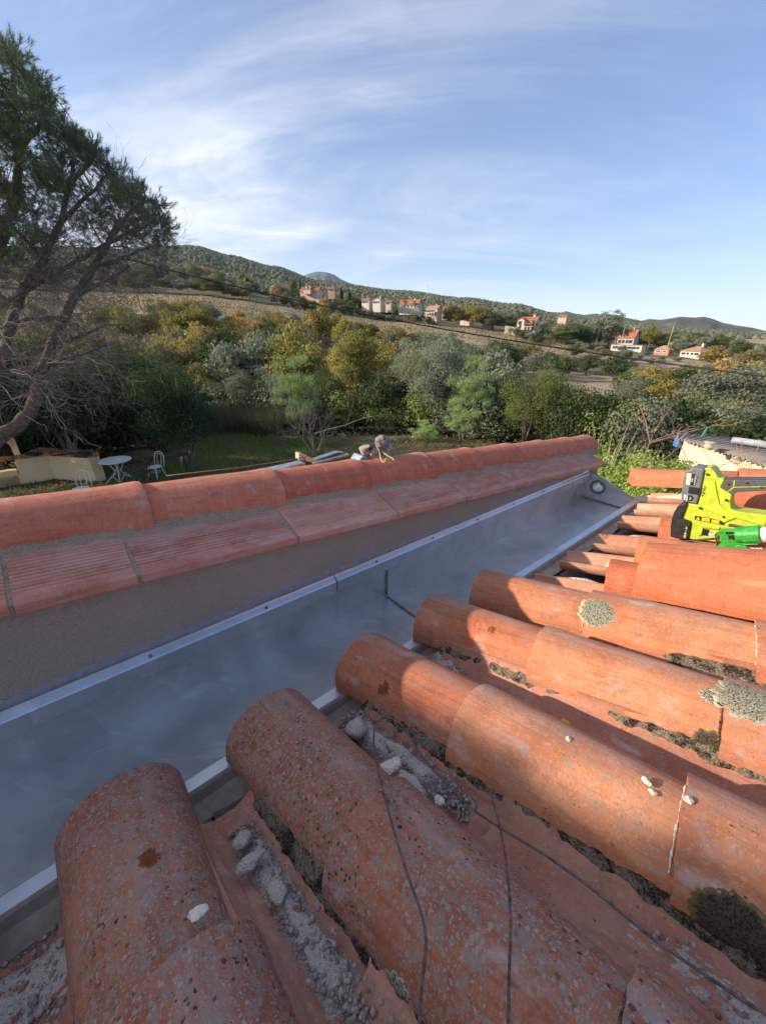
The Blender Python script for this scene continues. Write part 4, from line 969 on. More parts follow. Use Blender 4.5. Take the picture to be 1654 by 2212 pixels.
ln = MB(); ln.tube([wl(340, 350, BW - .05), wl(140, 388, BW - .05), wl(-400, 470, BW - .05), wl(-1200, 560, BW - .02)], 0.0016, 5); tag(ln.build('mason_line', M['twig_red'], smooth=True), 'thin reddish mason line running left from the wooden block', 'string')
#PART4
# ------------------------------------------------------------------ terrain
DS = [16, 24, 40, 70, 110, 150, 200, 260, 400, 700, 1300, 1800]
PROF = {   # column of the photograph -> heights (z) for the near garden edge, then screen heights of the slopes at the distances DS
 -500: [0, -.8, -1.5, None, 690, 660, 640, 618, 592, 565, 535, 560], 0: [0, -.8, -2, None, 695, 662, 645, 623, 595, 570, 540, 560],
 300: [0, -.8, -2.6, None, 700, 668, 650, 628, 600, 575, 549, 560], 380: [0, -.8, -2.6, None, 700, 670, 650, 631, 602, 577, 539, 552], 450: [0, -.9, -2.8, None, 704, 674, 652, 634, 607, 582, 537, 549],
 520: [0, -.9, -3, None, 712, 684, 662, 644, 620, 598, 556, 570], 600: [0, -1, -3.2, None, 722, 696, 674, 655, 637, 616, 578, 590], 700: [0, -1, -3.4, None, 735, 710, 690, 670, 655, 638, 610, 620],
 860: [0, -1, -3.6, None, 752, 730, 708, 692, 675, 660, 630, 640], 1000: [0, -1, -3.8, None, 775, 745, 718, 703, 690, 674, 646, 660], 1100: [0, -1, -4, 858, 802, 757, 728, 714, 702, 688, 659, 672],
 1200: [0, -1, -4, 862, 806, 765, 744, 732, 715, 702, 680, 695], 1300: [0, -1, -4, 868, 818, 780, 758, 745, 728, 713, 697, 710], 1480: [0, -1, -4, 880, 832, 796, 768, 755, 742, 724, 712, 722],
 1654: [0, -1, -4, 900, 852, 816, 790, 774, 756, 732, 721, 732], 2200: [0, -1, -4, 930, 880, 840, 810, 790, 765, 745, 738, 742]}
def az_of(u): r = ray(u, 724); return math.atan2(r[0], r[1])
cols = sorted(PROF); AZ = np.array([az_of(u) for u in cols]); Z = np.zeros((len(cols), len(DS)))
for i, u in enumerate(cols):
    for k, q in enumerate(PROF[u]):
        if q is None: Z[i, k] = np.nan
        elif k < 3: Z[i, k] = q
        else: Z[i, k] = at(u, q, DS[k])[2]
    if np.isnan(Z[i, 3]): Z[i, 3] = min(-4.5, (Z[i, 2] + Z[i, 4]) / 2)
LD = np.log(DS)
def hz(x, y):
    x = np.asarray(x, float); y = np.asarray(y, float); d = np.hypot(x, y); a = np.arctan2(x, np.maximum(y, -1e9))
    a = np.clip(a, AZ[0], AZ[-1]); ld = np.log(np.clip(d, 1, 4000))
    ki = np.clip(np.searchsorted(LD, ld) - 1, 0, len(DS) - 2); f = np.clip((ld - LD[ki]) / (LD[ki + 1] - LD[ki]), 0, 1)
    ci = np.clip(np.searchsorted(AZ, a) - 1, 0, len(cols) - 2); g_ = np.clip((a - AZ[ci]) / (AZ[ci + 1] - AZ[ci]), 0, 1); g_ = g_ * g_ * (3 - 2 * g_)
    z = (Z[ci, ki] * (1 - f) + Z[ci, ki + 1] * f) * (1 - g_) + (Z[ci + 1, ki] * (1 - f) + Z[ci + 1, ki + 1] * f) * g_
    back = np.clip((np.abs(np.arctan2(x, y)) - math.radians(75)) / math.radians(35), 0, 1)
    z = z * (1 - back) + 0 * back
    z = np.where(d < 16, 0.0, z)
    return np.where(d > 1800, z - (d - 1800) * 0.06 * (1 - back), z)
def zg(x, y): return float(hz(np.array([x]), np.array([y]))[0])

def ground_mat(name, cols_, sc1, sc2, bd=0.03):
    m, t, bb, o = mat(name); tcn = t.new('ShaderNodeTexCoord'); v = tcn.outputs['Object']
    a = t.noise(v, sc1, 6, 0.65); c = t.noise(v, sc2, 5, 0.7)
    col = t.mix(t.ramp(a, 0.38, 0.6), cols_[0], cols_[1]); col = t.mix(t.math('MULTIPLY', t.ramp(c, 0.45, 0.65), 0.7), col, cols_[2])
    t.link(col, bb.inputs['Base Color']); bb.inputs['Roughness'].default_value = 1.0; bb.inputs['Specular IOR Level'].default_value = 0.1
    bump(t, bb, c, 0.7, bd); return m
M['g_garden'] = ground_mat('garden_soil', ((0.16, 0.12, 0.08), (0.10, 0.11, 0.04), (0.22, 0.165, 0.11)), 0.5, 7)
M['g_scrub'] = ground_mat('scrub_ground', ((0.11, 0.115, 0.05), (0.19, 0.16, 0.09), (0.27, 0.22, 0.13)), 0.08, 1.2, 0.2)
M['g_vine'] = ground_mat('vineyard_soil', ((0.44, 0.34, 0.20), (0.36, 0.29, 0.165), (0.52, 0.41, 0.26)), 0.06, 0.9, 0.1)
M['g_dry'] = ground_mat('dry_field_grass', ((0.42, 0.32, 0.20), (0.32, 0.25, 0.15), (0.50, 0.39, 0.26)), 0.05, 0.8, 0.1)
M['g_hill'] = ground_mat('wooded_hill_ground', ((0.055, 0.06, 0.028), (0.10, 0.095, 0.045), (0.15, 0.125, 0.07)), 0.004, 0.05, 1.0)
ga = np.concatenate([np.radians(np.arange(-180, -62, 8.0)), np.radians(np.arange(-62, 62, 0.5)), np.radians(np.arange(62, 180.1, 8.0))])
gd = np.concatenate([[0.0, 4, 8, 12, 14, 16], np.exp(np.linspace(math.log(17), math.log(1900), 150)), [2200, 3000, 4600]])
AA, DD = np.meshgrid(ga, gd, indexing='ij'); X_, Y_ = np.sin(AA) * DD, np.cos(AA) * DD; ZZ = hz(X_, Y_)
ZZ = ZZ + np.where(DD > 60, 1, 0) * (0.0035 * DD) * np.vectorize(lambda x, y, d: mn.noise(Vector((x / (25 + d * 0.08), y / (25 + d * 0.08), 0))))(X_, Y_, DD) * 0.6
ZZ = np.where((DD > 2000), np.clip(ZZ, -110, -5), ZZ)
na_, nd_ = AA.shape; Vv = np.stack([X_, Y_, ZZ], -1).reshape(-1, 3)
ii, jj = np.meshgrid(np.arange(na_ - 1), np.arange(nd_ - 1), indexing='ij')
Ff = np.stack([ii * nd_ + jj, ii * nd_ + jj + 1, (ii + 1) * nd_ + jj + 1, (ii + 1) * nd_ + jj], -1).reshape(-1, 4)
um = {u: az_of(u) for u in (150, 300, 900, 1180, 1230, 1090, 1380, 1500, 1700)}
am = (AA[:-1, :-1] + AA[1:, 1:]) / 2; dm = (DD[:-1, :-1] + DD[1:, 1:]) / 2
mi = np.where(dm < 20, 0, np.where(dm < 330, 1, 4))
mi[(am > um[150]) & (am < um[1230]) & (dm > 135) & (dm < 236)] = 2
mi[(am > um[1090]) & (am < um[1380]) & (dm > 62) & (dm < 118)] = 3
mi[(am > um[1500]) & (dm > 380) & (dm < 640)] = 3
mi[(am > um[1180]) & (dm > 150) & (dm < 180)] = 3
gm = new_mesh('ground', Vv, Ff, [M['g_garden'], M['g_scrub'], M['g_vine'], M['g_dry'], M['g_hill']], True, mi.ravel())
tag(link('ground', gm), kind='structure')

# distant ridges with real depth
def ridge(name, sky_, dist, depth, base_z, m, seed, rough=0.03):
    us = np.linspace(sky_[0][0], sky_[-1][0], 140); vs = np.interp(us, [q[0] for q in sky_], [q[1] for q in sky_]); rows_ = 26; P = []
    for k in range(rows_):
        f = k / (rows_ - 1) * 2 - 1                   # -1 front, +1 back
        for i, u in enumerate(us):
            top = at(u, vs[i], dist); r = ray(u, 724); hx = np.array([r[0], r[1], 0]); hx /= np.linalg.norm(hx)
            p = np.array([top[0], top[1], 0]) + hx * depth * f; e_ = 1 - abs(f) ** 1.35
            h = (top[2] - base_z) * (e_ + (0.20 * nz(i * 0.16, k * 0.35, seed) + 0.1 * nz(i * 0.5, k * 0.9, seed)) * (1 - e_) * 1.2 + rough * 0.35 * nz(i * 0.6, k, seed) * (abs(f) > 0.05))
            P.append((p[0], p[1], base_z + max(0, h)))
    n_u = len(us); i2, j2 = np.meshgrid(np.arange(rows_ - 1), np.arange(n_u - 1), indexing='ij')
    Fq = np.stack([i2 * n_u + j2, i2 * n_u + j2 + 1, (i2 + 1) * n_u + j2 + 1, (i2 + 1) * n_u + j2], -1).reshape(-1, 4)
    o = link(name, new_mesh(name, np.array(P), Fq, [m], True)); return tag(o, kind='structure')
M['far_hill'] = ground_mat('far_hill_scrub', ((0.075, 0.08, 0.05), (0.12, 0.115, 0.075), (0.22, 0.19, 0.14)), 0.0016, 0.012, 10)
M['blue_hill'] = ground_mat('haze_tinted_rock', ((0.09, 0.115, 0.15), (0.13, 0.15, 0.18), (0.22, 0.22, 0.23)), 0.0012, 0.012, 30)  # part of the aerial haze is painted into the rock's blue-grey colour
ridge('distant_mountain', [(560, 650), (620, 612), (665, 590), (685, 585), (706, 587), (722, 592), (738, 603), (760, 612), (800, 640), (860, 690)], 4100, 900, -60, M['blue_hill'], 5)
ridge('distant_hills', [(1120, 720), (1180, 672), (1212, 674), (1222, 671), (1240, 676), (1262, 679), (1290, 676), (1305, 682), (1330, 678), (1344, 684), (1366, 688), (1385, 692), (1402, 688), (1425, 690), (1448, 687), (1470, 683), (1500, 685), (1520, 683), (1540, 688), (1560, 696), (1590, 702), (1620, 706), (1650, 713), (1700, 724), (1800, 735)], 2700, 650, -60, M['far_hill'], 9)

# ------------------------------------------------------------------ vegetation
def leaf_cloud(rs, P, N_, size, asp=0.55, jit=0.6):
    """one rhombus per leaf (arrays of points and outward normals)"""
    n = len(P); Nn = N_ + rs.normal(0, jit, (n, 3)); Nn /= np.linalg.norm(Nn, axis=1, keepdims=True)
    A = np.cross(Nn, rs.normal(0, 1, (n, 3))); A /= np.linalg.norm(A, axis=1, keepdims=True); B = np.cross(Nn, A)
    s = (size * rs.uniform(0.6, 1.3, n))[:, None] * 0.5
    V = np.stack([P - A * s, P - B * s * asp, P + A * s, P + B * s * asp], 1).reshape(-1, 3)
    return V, np.arange(4 * n).reshape(n, 4)
def crown(name, seed, R, H, z0, nl, n, leaf, lobe=0.42, asp=0.6, flat=1.0, top=0.0, core=True, drop=0.0):
    """lobed crown: many overlapping clumps round an uneven envelope, leaves mostly near clump surfaces"""
    rs = np.random.RandomState(seed); P = []; N_ = []
    cs_ = []
    for k in range(nl):
        v = rs.normal(0, 1, 3); v /= np.linalg.norm(v); v[2] = v[2] * 0.9 + 0.12; rr = rs.uniform(0.35, 0.82) if k > nl // 5 else rs.uniform(0, 0.35)
        c = np.array([v[0] * R * rr, v[1] * R * rr, z0 + H / 2 + v[2] * H / 2 * rr])
        if top: c[:2] *= 1 - top * max(0, (c[2] - z0) / H)
        cs_.append((c, R * lobe * rs.uniform(0.6, 1.15)))
    w_ = np.array([q[1] ** 2 for q in cs_]); cnt = (n * w_ / w_.sum()).astype(int)
    for (c, r), m_ in zip(cs_, cnt):
        d = rs.normal(0, 1, (m_, 3)); d /= np.linalg.norm(d, axis=1, keepdims=True); d[:, 2] = np.where(d[:, 2] < -0.35, -d[:, 2] * 0.6, d[:, 2])
        rad = r * (0.45 + 0.6 * rs.random_sample(m_) ** 0.45)
        # sub-clumps inside the clump
        bump_ = 1 + 0.22 * np.sin(d[:, 0] * 9 + seed) * np.sin(d[:, 1] * 8 + 1.7) + 0.15 * np.sin(d[:, 2] * 11)
        p = c + d * (rad * bump_)[:, None] * np.array([1, 1, flat]); 
        if drop: p[:, 2] -= drop * rs.random_sample(m_) * r
        P.append(p); N_.append(d)
    P = np.vstack(P); N_ = np.vstack(N_); V, Fq = leaf_cloud(rs, P, N_, leaf, asp); return V, Fq, cs_
def trunk(mb, rs, H, r, cs_, n=7, lean=(0, 0), nlimb=8, multi=1, split=0.35):
    top = np.array([lean[0], lean[1], H * 0.8])
    for q in range(multi):
        off = np.array([rs.uniform(-1, 1), rs.uniform(-1, 1), 0]) * r * 1.5 * (multi > 1); tp = top + np.array([rs.uniform(-1, 1), rs.uniform(-1, 1), 0]) * H * 0.18 * (multi > 1)
        pts = [off + (tp - off) * f + np.array([rs.uniform(-1, 1), rs.uniform(-1, 1), 0]) * 0.03 * H * (0 < f < 1) for f in np.linspace(0, 1, 6)]
        mb.tube(pts, [r * (1 - 0.75 * f) / (1 + .4 * (multi > 1)) for f in np.linspace(0, 1, 6)], n)
        for k in range(max(1, nlimb // multi)):
            c = cs_[rs.randint(len(cs_))][0]; f = rs.uniform(split, 0.85); st_ = off + (tp - off) * f; mid = (st_ + c) / 2 + rs.normal(0, 0.04, 3) * H + np.array([0, 0, 0.03 * H])
            mb.tube([st_, mid, c], [r * 0.42 * (1 - f * .6), r * 0.25 * (1 - f * .5), r * 0.07], 5)
TREES = {}; LM = []
def proto(key, seed, R, H, z0, nl, n, leaf, **kw):
    rs = np.random.RandomState(seed + 500); tk = {k: kw.pop(k) for k in ('tr', 'multi', 'nlimb') if k in kw}
    V, Fq, cs_ = crown(key, seed, R, H - z0, z0, nl, n, leaf, **kw); b = MB(); trunk(b, rs, H, tk.get('tr', 0.05 * H / 2), cs_, 6, multi=tk.get('multi', 1), nlimb=tk.get('nlimb', 7))
    tm = bpy.data.meshes.new('trunk'); tm.from_pydata(b.v, [], b.f); tm.materials.append(M['bark']); tm.polygons.foreach_set('use_smooth', np.ones(len(tm.polygons), bool))
    cm = new_mesh('crown', V, Fq, [L['oak_dark']]); TREES[key] = (cm, tm, R, H)
def plant(name, key, x, y, z, R, H, lm, label, cat, group=None, rz=None, tk=True):
    cm, tm, R0, H0 = TREES[key]; r = random.Random(int(x * 13 + y * 7)); o = empty(name, (x, y, z), label, cat, group, r.uniform(0, 6.28) if rz is None else rz)
    o.scale = (R / R0, R / R0, H / H0)
    c = bpy.data.objects.new('crown', cm); C.objects.link(c); c.parent = o; c.material_slots[0].link = 'OBJECT'; c.material_slots[0].material = L[lm]
    if tk:
        q = bpy.data.objects.new('trunk', tm); C.objects.link(q); q.parent = o
    return o
for k in range(5): proto('mid%d' % k, 40 + k, 3.2, 7.0, 1.0, 26, 5200, 0.34, lobe=0.40)
for k in range(3): proto('near%d' % k, 60 + k, 2.4, 5.5, 0.3, 46, 26000, 0.085, lobe=0.30, multi=3, nlimb=16)
proto('oaknear', 70, 2.4, 5.5, 0.5, 60, 30000, 0.10, lobe=0.26, multi=1, nlimb=22)
proto('feather', 75, 1.6, 4.2, 0.3, 60, 17000, 0.10, lobe=0.22, asp=0.22, multi=3, nlimb=18, drop=0.4)
proto('upright', 80, 2.6, 3.6, 0.1, 80, 26000, 0.085, lobe=0.22, asp=0.3, multi=6, nlimb=26, flat=1.8)
proto('cypress', 85, 0.9, 8.0, 0.2, 30, 2600, 0.28, lobe=0.6, flat=2.2, top=0.75)
proto('fine', 90, 4.0, 9.0, 1.2, 50, 8000, 0.30, lobe=0.24, nlimb=14)

# position helper: tree whose crown is centred at screen column u with its top at v_top, standing at distance d
def tree(name, key, u, vtop, d, wpx, lm, label, cat='tree', group=None, hmin=1.0, sink=0.1, hmax=None):
    g0 = at(u, 724, d); x, y = g0[0], g0[1]; z = zg(x, y) - sink; top = at(u, vtop, d)[2]; H = max(hmin, top - z)
    LM.append((u, vtop, label))
    if hmax: H = min(H, hmax)
    R = wpx * pxm(np.array([x, y, (z + top) / 2])) / 2
    return plant(name, key, x, y, z, R, H, lm, label, cat, group)
# near trees along the end of the lawn
tree('oak_tree', 'near0', 352, 752, 14.6, 205, 'oak_shade', 'dark evergreen oak with forked grey stems beside the white garden chairs')
tree('oak_tree', 'near1', 60, 730, 16.5, 260, 'oak_shade', 'dark evergreen oak behind the barbecue at the left edge')
tree('oak_tree', 'near2', 215, 722, 19, 230, 'oak_shade', 'dark evergreen oak between barbecue oak and chair oak')
tree('oak_tree', 'near0', -120, 690, 17, 260, 'oak_shade', 'dark evergreen oak half cut by the left edge')
tree('shrub', 'near1', 510, 802, 23, 118, 'grey', 'grey-green rounded shrub above the dry reeds at the lawn end', 'shrub')
tree('mimosa_tree', 'feather', 628, 752, 19.5, 122, 'mimosa', 'light feathery green mimosa behind the bare small tree', 'tree')
tree('oak_tree', 'oaknear', 765, 690, 25, 185, 'yellowgreen', 'tall yellow-green oak turning golden at the middle of the tree line')
tree('olive_tree', 'near2', 945, 706, 22.5, 178, 'olive', 'broad grey-green olive-like tree right of the yellow-green oak')
tree('mimosa_tree', 'feather', 1035, 752, 21, 120, 'mimosa', 'feathery green mimosa at the right side of the grey tree')
tree('laurel_shrub', 'upright', 1172, 790, 20, 185, 'laurel', 'big upright green shrub with many thin stems, centre right', 'shrub')
tree('scrub_tree', 'near0', 1290, 838, 24, 150, 'laurel', 'dark green bushy tree right of the upright shrub', 'shrub')
tree('scrub_tree', 'near1', 1385, 812, 26, 140, 'grey', 'greyish half-bare bushy tree below the golden oak group', 'shrub')
tree('scrub_tree', 'near2', 1480, 848, 26, 150, 'grey', 'grey-green scrubby tree behind the shed roof', 'shrub')
tree('scrub_tree', 'near0', 1610, 858, 22, 190, 'laurel', 'wide green-grey scrub tree at the right edge above the shed', 'shrub')
tree('scrub_tree', 'near1', 1760, 850, 20, 200, 'olive', 'grey-green scrub tree cut by the right edge', 'shrub')
tree('mimosa_tree', 'feather', 930, 905, 17.5, 75, 'mimosa', 'small feathery sapling low at the foot of the grey tree')
tree('mimosa_tree', 'feather', 1015, 850, 18.3, 85, 'mimosa', 'low feathery mimosa bush in front of the upright shrub')
for (u, vt, d, w_, lm, lab) in ((700, 800, 26, 120, 'oak_dark', 'dark undergrowth bush below the yellow-green oak'), (845, 820, 25, 130, 'oak_dark', 'dark undergrowth bush between yellow-green oak and grey tree'),
      (450, 800, 25, 120, 'oak_dark', 'dark bush left of the grey-green rounded shrub'), (570, 790, 28, 120, 'olive', 'silvery bush behind the mimosa'), (1100, 800, 24, 120, 'oak_dark', 'dark bush behind the low feathery mimosa'),
      (1235, 850, 22, 130, 'oak_dark', 'dark low bush at the right foot of the upright shrub'), (1350, 880, 21, 140, 'oak_dark', 'dark low bush left of the bramble canes'), (1440, 890, 20, 130, 'laurel', 'low green bush just above the shed roof corner')):
    tree('bush', 'near%d' % (int(u) % 3), u, vt, d, w_, lm, lab, 'bush')

# dense thicket closing the lawn, down to the ground
rt = random.Random(23); proto('thicket', 95, 2.2, 3.2, -0.2, 40, 9000, 0.15, lobe=0.36, tr=.05, multi=5, nlimb=12)
for k, (u0, u1, n_, d0, d1, cs0, h0_, h1_) in enumerate(((330, 620, 16, 23, 34, ['oak_dark', 'olive', 'oak_shade', 'khaki'], 2.2, 3.6), (620, 900, 22, 22.5, 34, ['oak_dark', 'oak_shade', 'olive', 'laurel'], 2.4, 4.0), (880, 1300, 30, 21.5, 32, ['oak_dark', 'oak_shade', 'laurel', 'olive'], 2.2, 3.8), (1240, 1800, 30, 19, 34, ['oak_dark', 'grey', 'laurel', 'oak_shade'], 2.2, 3.4), (-200, 340, 26, 19, 34, ['oak_shade', 'oak_dark', 'oak_shade'], 2.6, 4.2))):
    for q in range(n_):
        u = u0 + (u1 - u0) * (q + rt.uniform(.1, .9)) / n_; d = rt.uniform(d0, d1) if q % 2 else rt.uniform(d0, d0 + 3); g0 = at(u, 724, d); lm = rt.choice(cs0)
        H_ = rt.uniform(h0_, h1_); tone = {'oak_dark': 'dark evergreen', 'oak_shade': 'deep green', 'olive': 'silvery green', 'khaki': 'khaki', 'laurel': 'mid green', 'grey': 'grey-green'}[lm]
        plant('thicket_bush', 'thicket', g0[0], g0[1], zg(g0[0], g0[1]) - .2, rt.uniform(1.5, 2.4), H_, lm, tone + ' bush in the thicket', 'bush', 'bushes of the thicket at the lawn end', None, False)
# autumn belt across the valley
rv = random.Random(11)
def bound(u): return np.interp(u, [0, 100, 200, 330, 380, 430, 480, 500, 560, 600, 640, 660, 690, 725, 745, 800, 870, 900, 940, 990, 1000, 1060, 1090, 1150, 1200, 1280, 1340, 1400, 1500, 1600, 1654, 1800],
                               [640, 640, 645, 652, 645, 648, 650, 672, 668, 668, 690, 680, 662, 668, 690, 690, 706, 712, 712, 716, 738, 735, 732, 748, 754, 772, 782, 792, 786, 784, 784, 790])
placed = []
LABN = {'gold': 'golden', 'orange': 'orange-brown', 'yellowgreen': 'yellow-green', 'khaki': 'khaki green', 'oak_dark': 'dark evergreen', 'olive': 'grey-green', 'grey': 'dull grey-green'}
def zone(u): return ('behind the pine' if u < 330 else 'below the left vineyard' if u < 640 else 'behind the tall oak' if u < 900 else 'right of the grey tree' if u < 1240 else 'in the right valley')
def belt(u0, u1, d0, d1, n, cols_, wm, tops=None, name='oak_tree'):
    for q in range(n):
        for att in range(30):
            u = rv.uniform(u0, u1); d = math.exp(rv.uniform(math.log(d0), math.log(d1))); g0 = at(u, 724, d)
            if all((g0[0] - a[0]) ** 2 + (g0[1] - a[1]) ** 2 > (wm * 0.62) ** 2 for a in placed): break
        else: continue
        z = zg(g0[0], g0[1]); H = rv.uniform(0.75, 1.25) * wm * 1.15
        lim = at(u, (bound(u) if tops is None else tops) + rv.uniform(0, 10), d)[2] - z
        if lim < 1.6: continue
        H = min(H, lim); placed.append((g0[0], g0[1])); lm = rv.choice(cols_); R = min(wm * rv.uniform(0.42, 0.62), H * 0.75)
        plant(name, 'mid%d' % rv.randrange(5), g0[0], g0[1], z - 0.3, R, H, lm, '%s %s tree %s' % ('tall' if H > R * 2.4 else 'rounded' if H > R * 1.7 else 'low broad', LABN[lm], zone(u)), 'tree', '%s trees %s' % (LABN[lm], zone(u)), tk=True)
warm = ['gold', 'yellowgreen', 'orange', 'khaki', 'khaki', 'gold', 'khaki', 'yellowgreen', 'yellowgreen', 'khaki', 'yellowgreen', 'olive', 'khaki']; mixc = warm + ['oak_dark', 'oak_dark', 'oak_dark', 'olive', 'khaki', 'oak_dark', 'olive']
dark_ = ['oak_dark', 'oak_dark', 'olive', 'khaki', 'grey']
belt(-250, 330, 34, 120, 34, mixc, 6.5)
belt(330, 640, 34, 60, 22, mixc, 6.0)
belt(330, 680, 60, 128, 46, mixc, 6.5)
belt(640, 900, 40, 128, 40, mixc, 6.0)
belt(900, 1240, 95, 150, 34, dark_, 6.5)
belt(900, 1090, 40, 95, 18, dark_, 6)
belt(1230, 1420, 112, 145, 18, dark_ + ['gold'], 5.0)
belt(1090, 1700, 30, 48, 22, ['grey', 'olive', 'oak_dark', 'khaki'], 5.0, tops=862)
belt(1400, 1800, 60, 140, 30, ['gold', 'khaki', 'oak_dark', 'orange', 'olive', 'grey'], 6.5)
belt(1560, 1900, 40, 60, 8, ['oak_dark', 'olive', 'grey'], 5.5)
# the trees one can name
for (u, vt, d, w_, lm, lab) in (
  (420, 652, 105, 92, 'yellowgreen', 'broad yellow-green oak, largest crown below the left vineyard'), (385, 702, 70, 96, 'yellowgreen', 'rounded yellow-green oak above the dark oak by the chairs'), (455, 728, 55, 80, 'oak_dark', 'dark round evergreen beside the rounded yellow-green oak'),
  (520, 735, 52, 84, 'olive', 'grey-green round tree in the middle of the autumn belt'), (610, 722, 60, 70, 'orange', 'orange-tinted oak left of the tall oak'), (692, 660, 95, 72, 'gold', 'tall golden-yellow oak standing up against the vineyard'), (745, 684, 90, 50, 'yellowgreen', 'yellow-green oak right of the tall golden-yellow oak'),
  (410, 785, 30, 52, 'gold', 'small bright yellow tree just above the dark chair oak'), (560, 690, 90, 50, 'gold', 'small golden oak at the edge of the vineyard'), (520, 668, 118, 40, 'orange', 'orange-topped oak touching the vineyard'), (635, 672, 110, 46, 'olive', 'grey tree at the vineyard edge left of the golden-yellow oak'),
  (1090, 735, 100, 86, 'oak_dark', 'dark evergreen clump right of the grey tree, below the vineyard'), (1150, 742, 115, 60, 'khaki', 'yellowish tree in the dark clump below the vineyard'), (1285, 765, 115, 76, 'oak_dark', 'dark evergreen below the ruined white building'), (1350, 770, 105, 84, 'oak_dark', 'dark evergreen right below the red-roofed house'),
  (1430, 792, 66, 84, 'gold', 'golden oak, left one of the big golden group at right'), (1500, 795, 64, 96, 'yellowgreen', 'yellow-green oak in the big golden group at right'), (1480, 822, 56, 84, 'gold', 'lowest golden oak of the big golden group at right'), (1594, 770, 82, 56, 'orange', 'orange oak right of the big golden group'), (1560, 838, 50, 64, 'laurel', 'rounded bright green shrub below the orange oak'),
  (1560, 745, 150, 70, 'gold', 'golden oak below the hill at right'), (1640, 755, 140, 90, 'khaki', 'khaki oak at the right edge below the hill'), (1650, 778, 78, 60, 'orange', 'orange oak at the right edge')):
    tree('oak_tree', 'mid%d' % (int(u) % 5), u, vt, d, w_, lm, lab)
# hedge of trees above the vineyard, round the houses and on the far slopes
def far_belt(u0, u1, d0, d1, n, cols_, wm, where, H=(0.7, 1.3), vmin=None):
    for q in range(n):
        u = rv.uniform(u0, u1); d = rv.uniform(d0, d1); g0 = at(u, 724, d); z = zg(g0[0], g0[1]); lm = rv.choice(cols_); h = wm * rv.uniform(*H)
        plant('tree', 'mid%d' % rv.randrange(5), g0[0], g0[1], z - 0.3, wm * rv.uniform(0.45, 0.7), h, lm, '%s tree %s' % (LABN[lm], where), 'tree', '%s trees %s' % (LABN[lm], where), tk=False)
far_belt(300, 560, 238, 258, 40, ['khaki', 'khaki', 'oak_dark', 'olive', 'yellowgreen'], 8.0, 'in the hedge above the left vineyard')
far_belt(-100, 300, 240, 300, 30, ['khaki', 'oak_dark', 'olive'], 9, 'in the hedge behind the pine')
far_belt(330, 640, 290, 420, 40, ['oak_dark', 'oak_dark', 'khaki', 'olive'], 8.5, 'among the farms under the wooded hill')
far_belt(560, 760, 236, 255, 26, ['oak_dark', 'olive', 'khaki'], 5.5, 'on the bank below the pink villa')
far_belt(620, 900, 275, 360, 40, ['oak_dark', 'oak_dark', 'olive', 'khaki'], 8.5, 'behind the villas')
far_belt(740, 910, 234, 243, 18, ['oak_dark', 'olive'], 3.6, 'on the bank below the white house')
far_belt(960, 1060, 236, 250, 12, ['gold', 'yellowgreen', 'gold', 'khaki'], 9.0, 'in the golden row beside the terrace house', (1.0, 1.3))
far_belt(1050, 1130, 236, 262, 14, ['oak_dark', 'olive'], 9.0, 'right of the golden row', (0.9, 1.2))
far_belt(1165, 1290, 205, 250, 30, ['oak_dark', 'laurel' if False else 'oak_dark', 'olive', 'khaki'], 7.5, 'round the tall white house')
far_belt(1270, 1420, 235, 300, 22, ['oak_dark', 'olive', 'khaki'], 8.0, 'behind the red-roofed house')
far_belt(1420, 1620, 215, 300, 30, ['oak_dark', 'olive', 'khaki', 'oak_dark'], 7.0, 'behind the hip-roofed house')
far_belt(620, 950, 237, 244, 46, ['oak_dark', 'olive', 'khaki', 'oak_dark'], 3.4, 'close in front of the villas')
far_belt(1110, 1180, 190, 204, 12, ['oak_dark', 'olive'], 3.6, 'in the garden of the tall white house')
far_belt(1230, 1400, 150, 185, 22, ['oak_dark', 'olive', 'khaki', 'grey'], 3.2, 'below the ruined white building')
far_belt(1380, 1640, 150, 176, 16, ['oak_dark', 'olive', 'grey'], 2.8, 'in front of the hip-roofed house')
cyN = 0
for (u, vt, d, w_, lab) in ((365, 572, 300, 10, 'cypress left of a pair above the white farmhouse'), (377, 568, 300, 9, 'tall cypress above the white farmhouse'), (386, 574, 300, 10, 'shorter cypress right above the white farmhouse'),
   (534, 598, 262, 10, 'left cypress of the dark pair beside the tan-roofed house'), (548, 596, 262, 12, 'right, broader cypress of the pair beside the tan-roofed house'), (655, 598, 275, 6, 'slim cypress left of the pink villa'), (693, 608, 275, 5, 'slim cypress behind the pink villa'),
   (741, 618, 265, 9, 'cypress between red-roofed annex and white house'), (757, 622, 262, 8, 'shorter cypress left of the white house'), (1296, 706, 222, 8, 'cypress left of the eucalyptus trunk'), (1285, 704, 222, 8, 'second cypress left of the eucalyptus'), (1552, 752, 184, 9, 'small leaning cypress right of the hip-roofed house'), (1365, 712, 226, 14, 'dark conical tree in front of the red-roofed house')):
    tree('cypress', 'cypress', u, vt, d, w_, 'cypress', lab)
tree('eucalyptus', 'fine', 1318, 662, 225, 92, 'olive', 'very tall pale eucalyptus standing up against the sky at right')
tree('eucalyptus', 'fine', 1278, 690, 232, 60, 'olive', 'lower part of the eucalyptus group, left of the tallest one')
tree('poplar', 'fine', 640, 592, 290, 24, 'khaki', 'pale tall poplar left of the pink villa'); tree('poplar', 'fine', 541, 582, 300, 24, 'khaki', 'pale poplar behind the pair of cypresses')
tree('maple', 'mid1', 703, 640, 236, 22, 'orange', 'small orange conical tree below the pink villa')
tree('maple', 'mid2', 605, 616, 258, 28, 'orange', 'small orange round tree left of the pink villa')
tree('mulberry', 'mid3', 1215, 708, 205, 60, 'laurel', 'rounded bright green tree right of the tall white house')
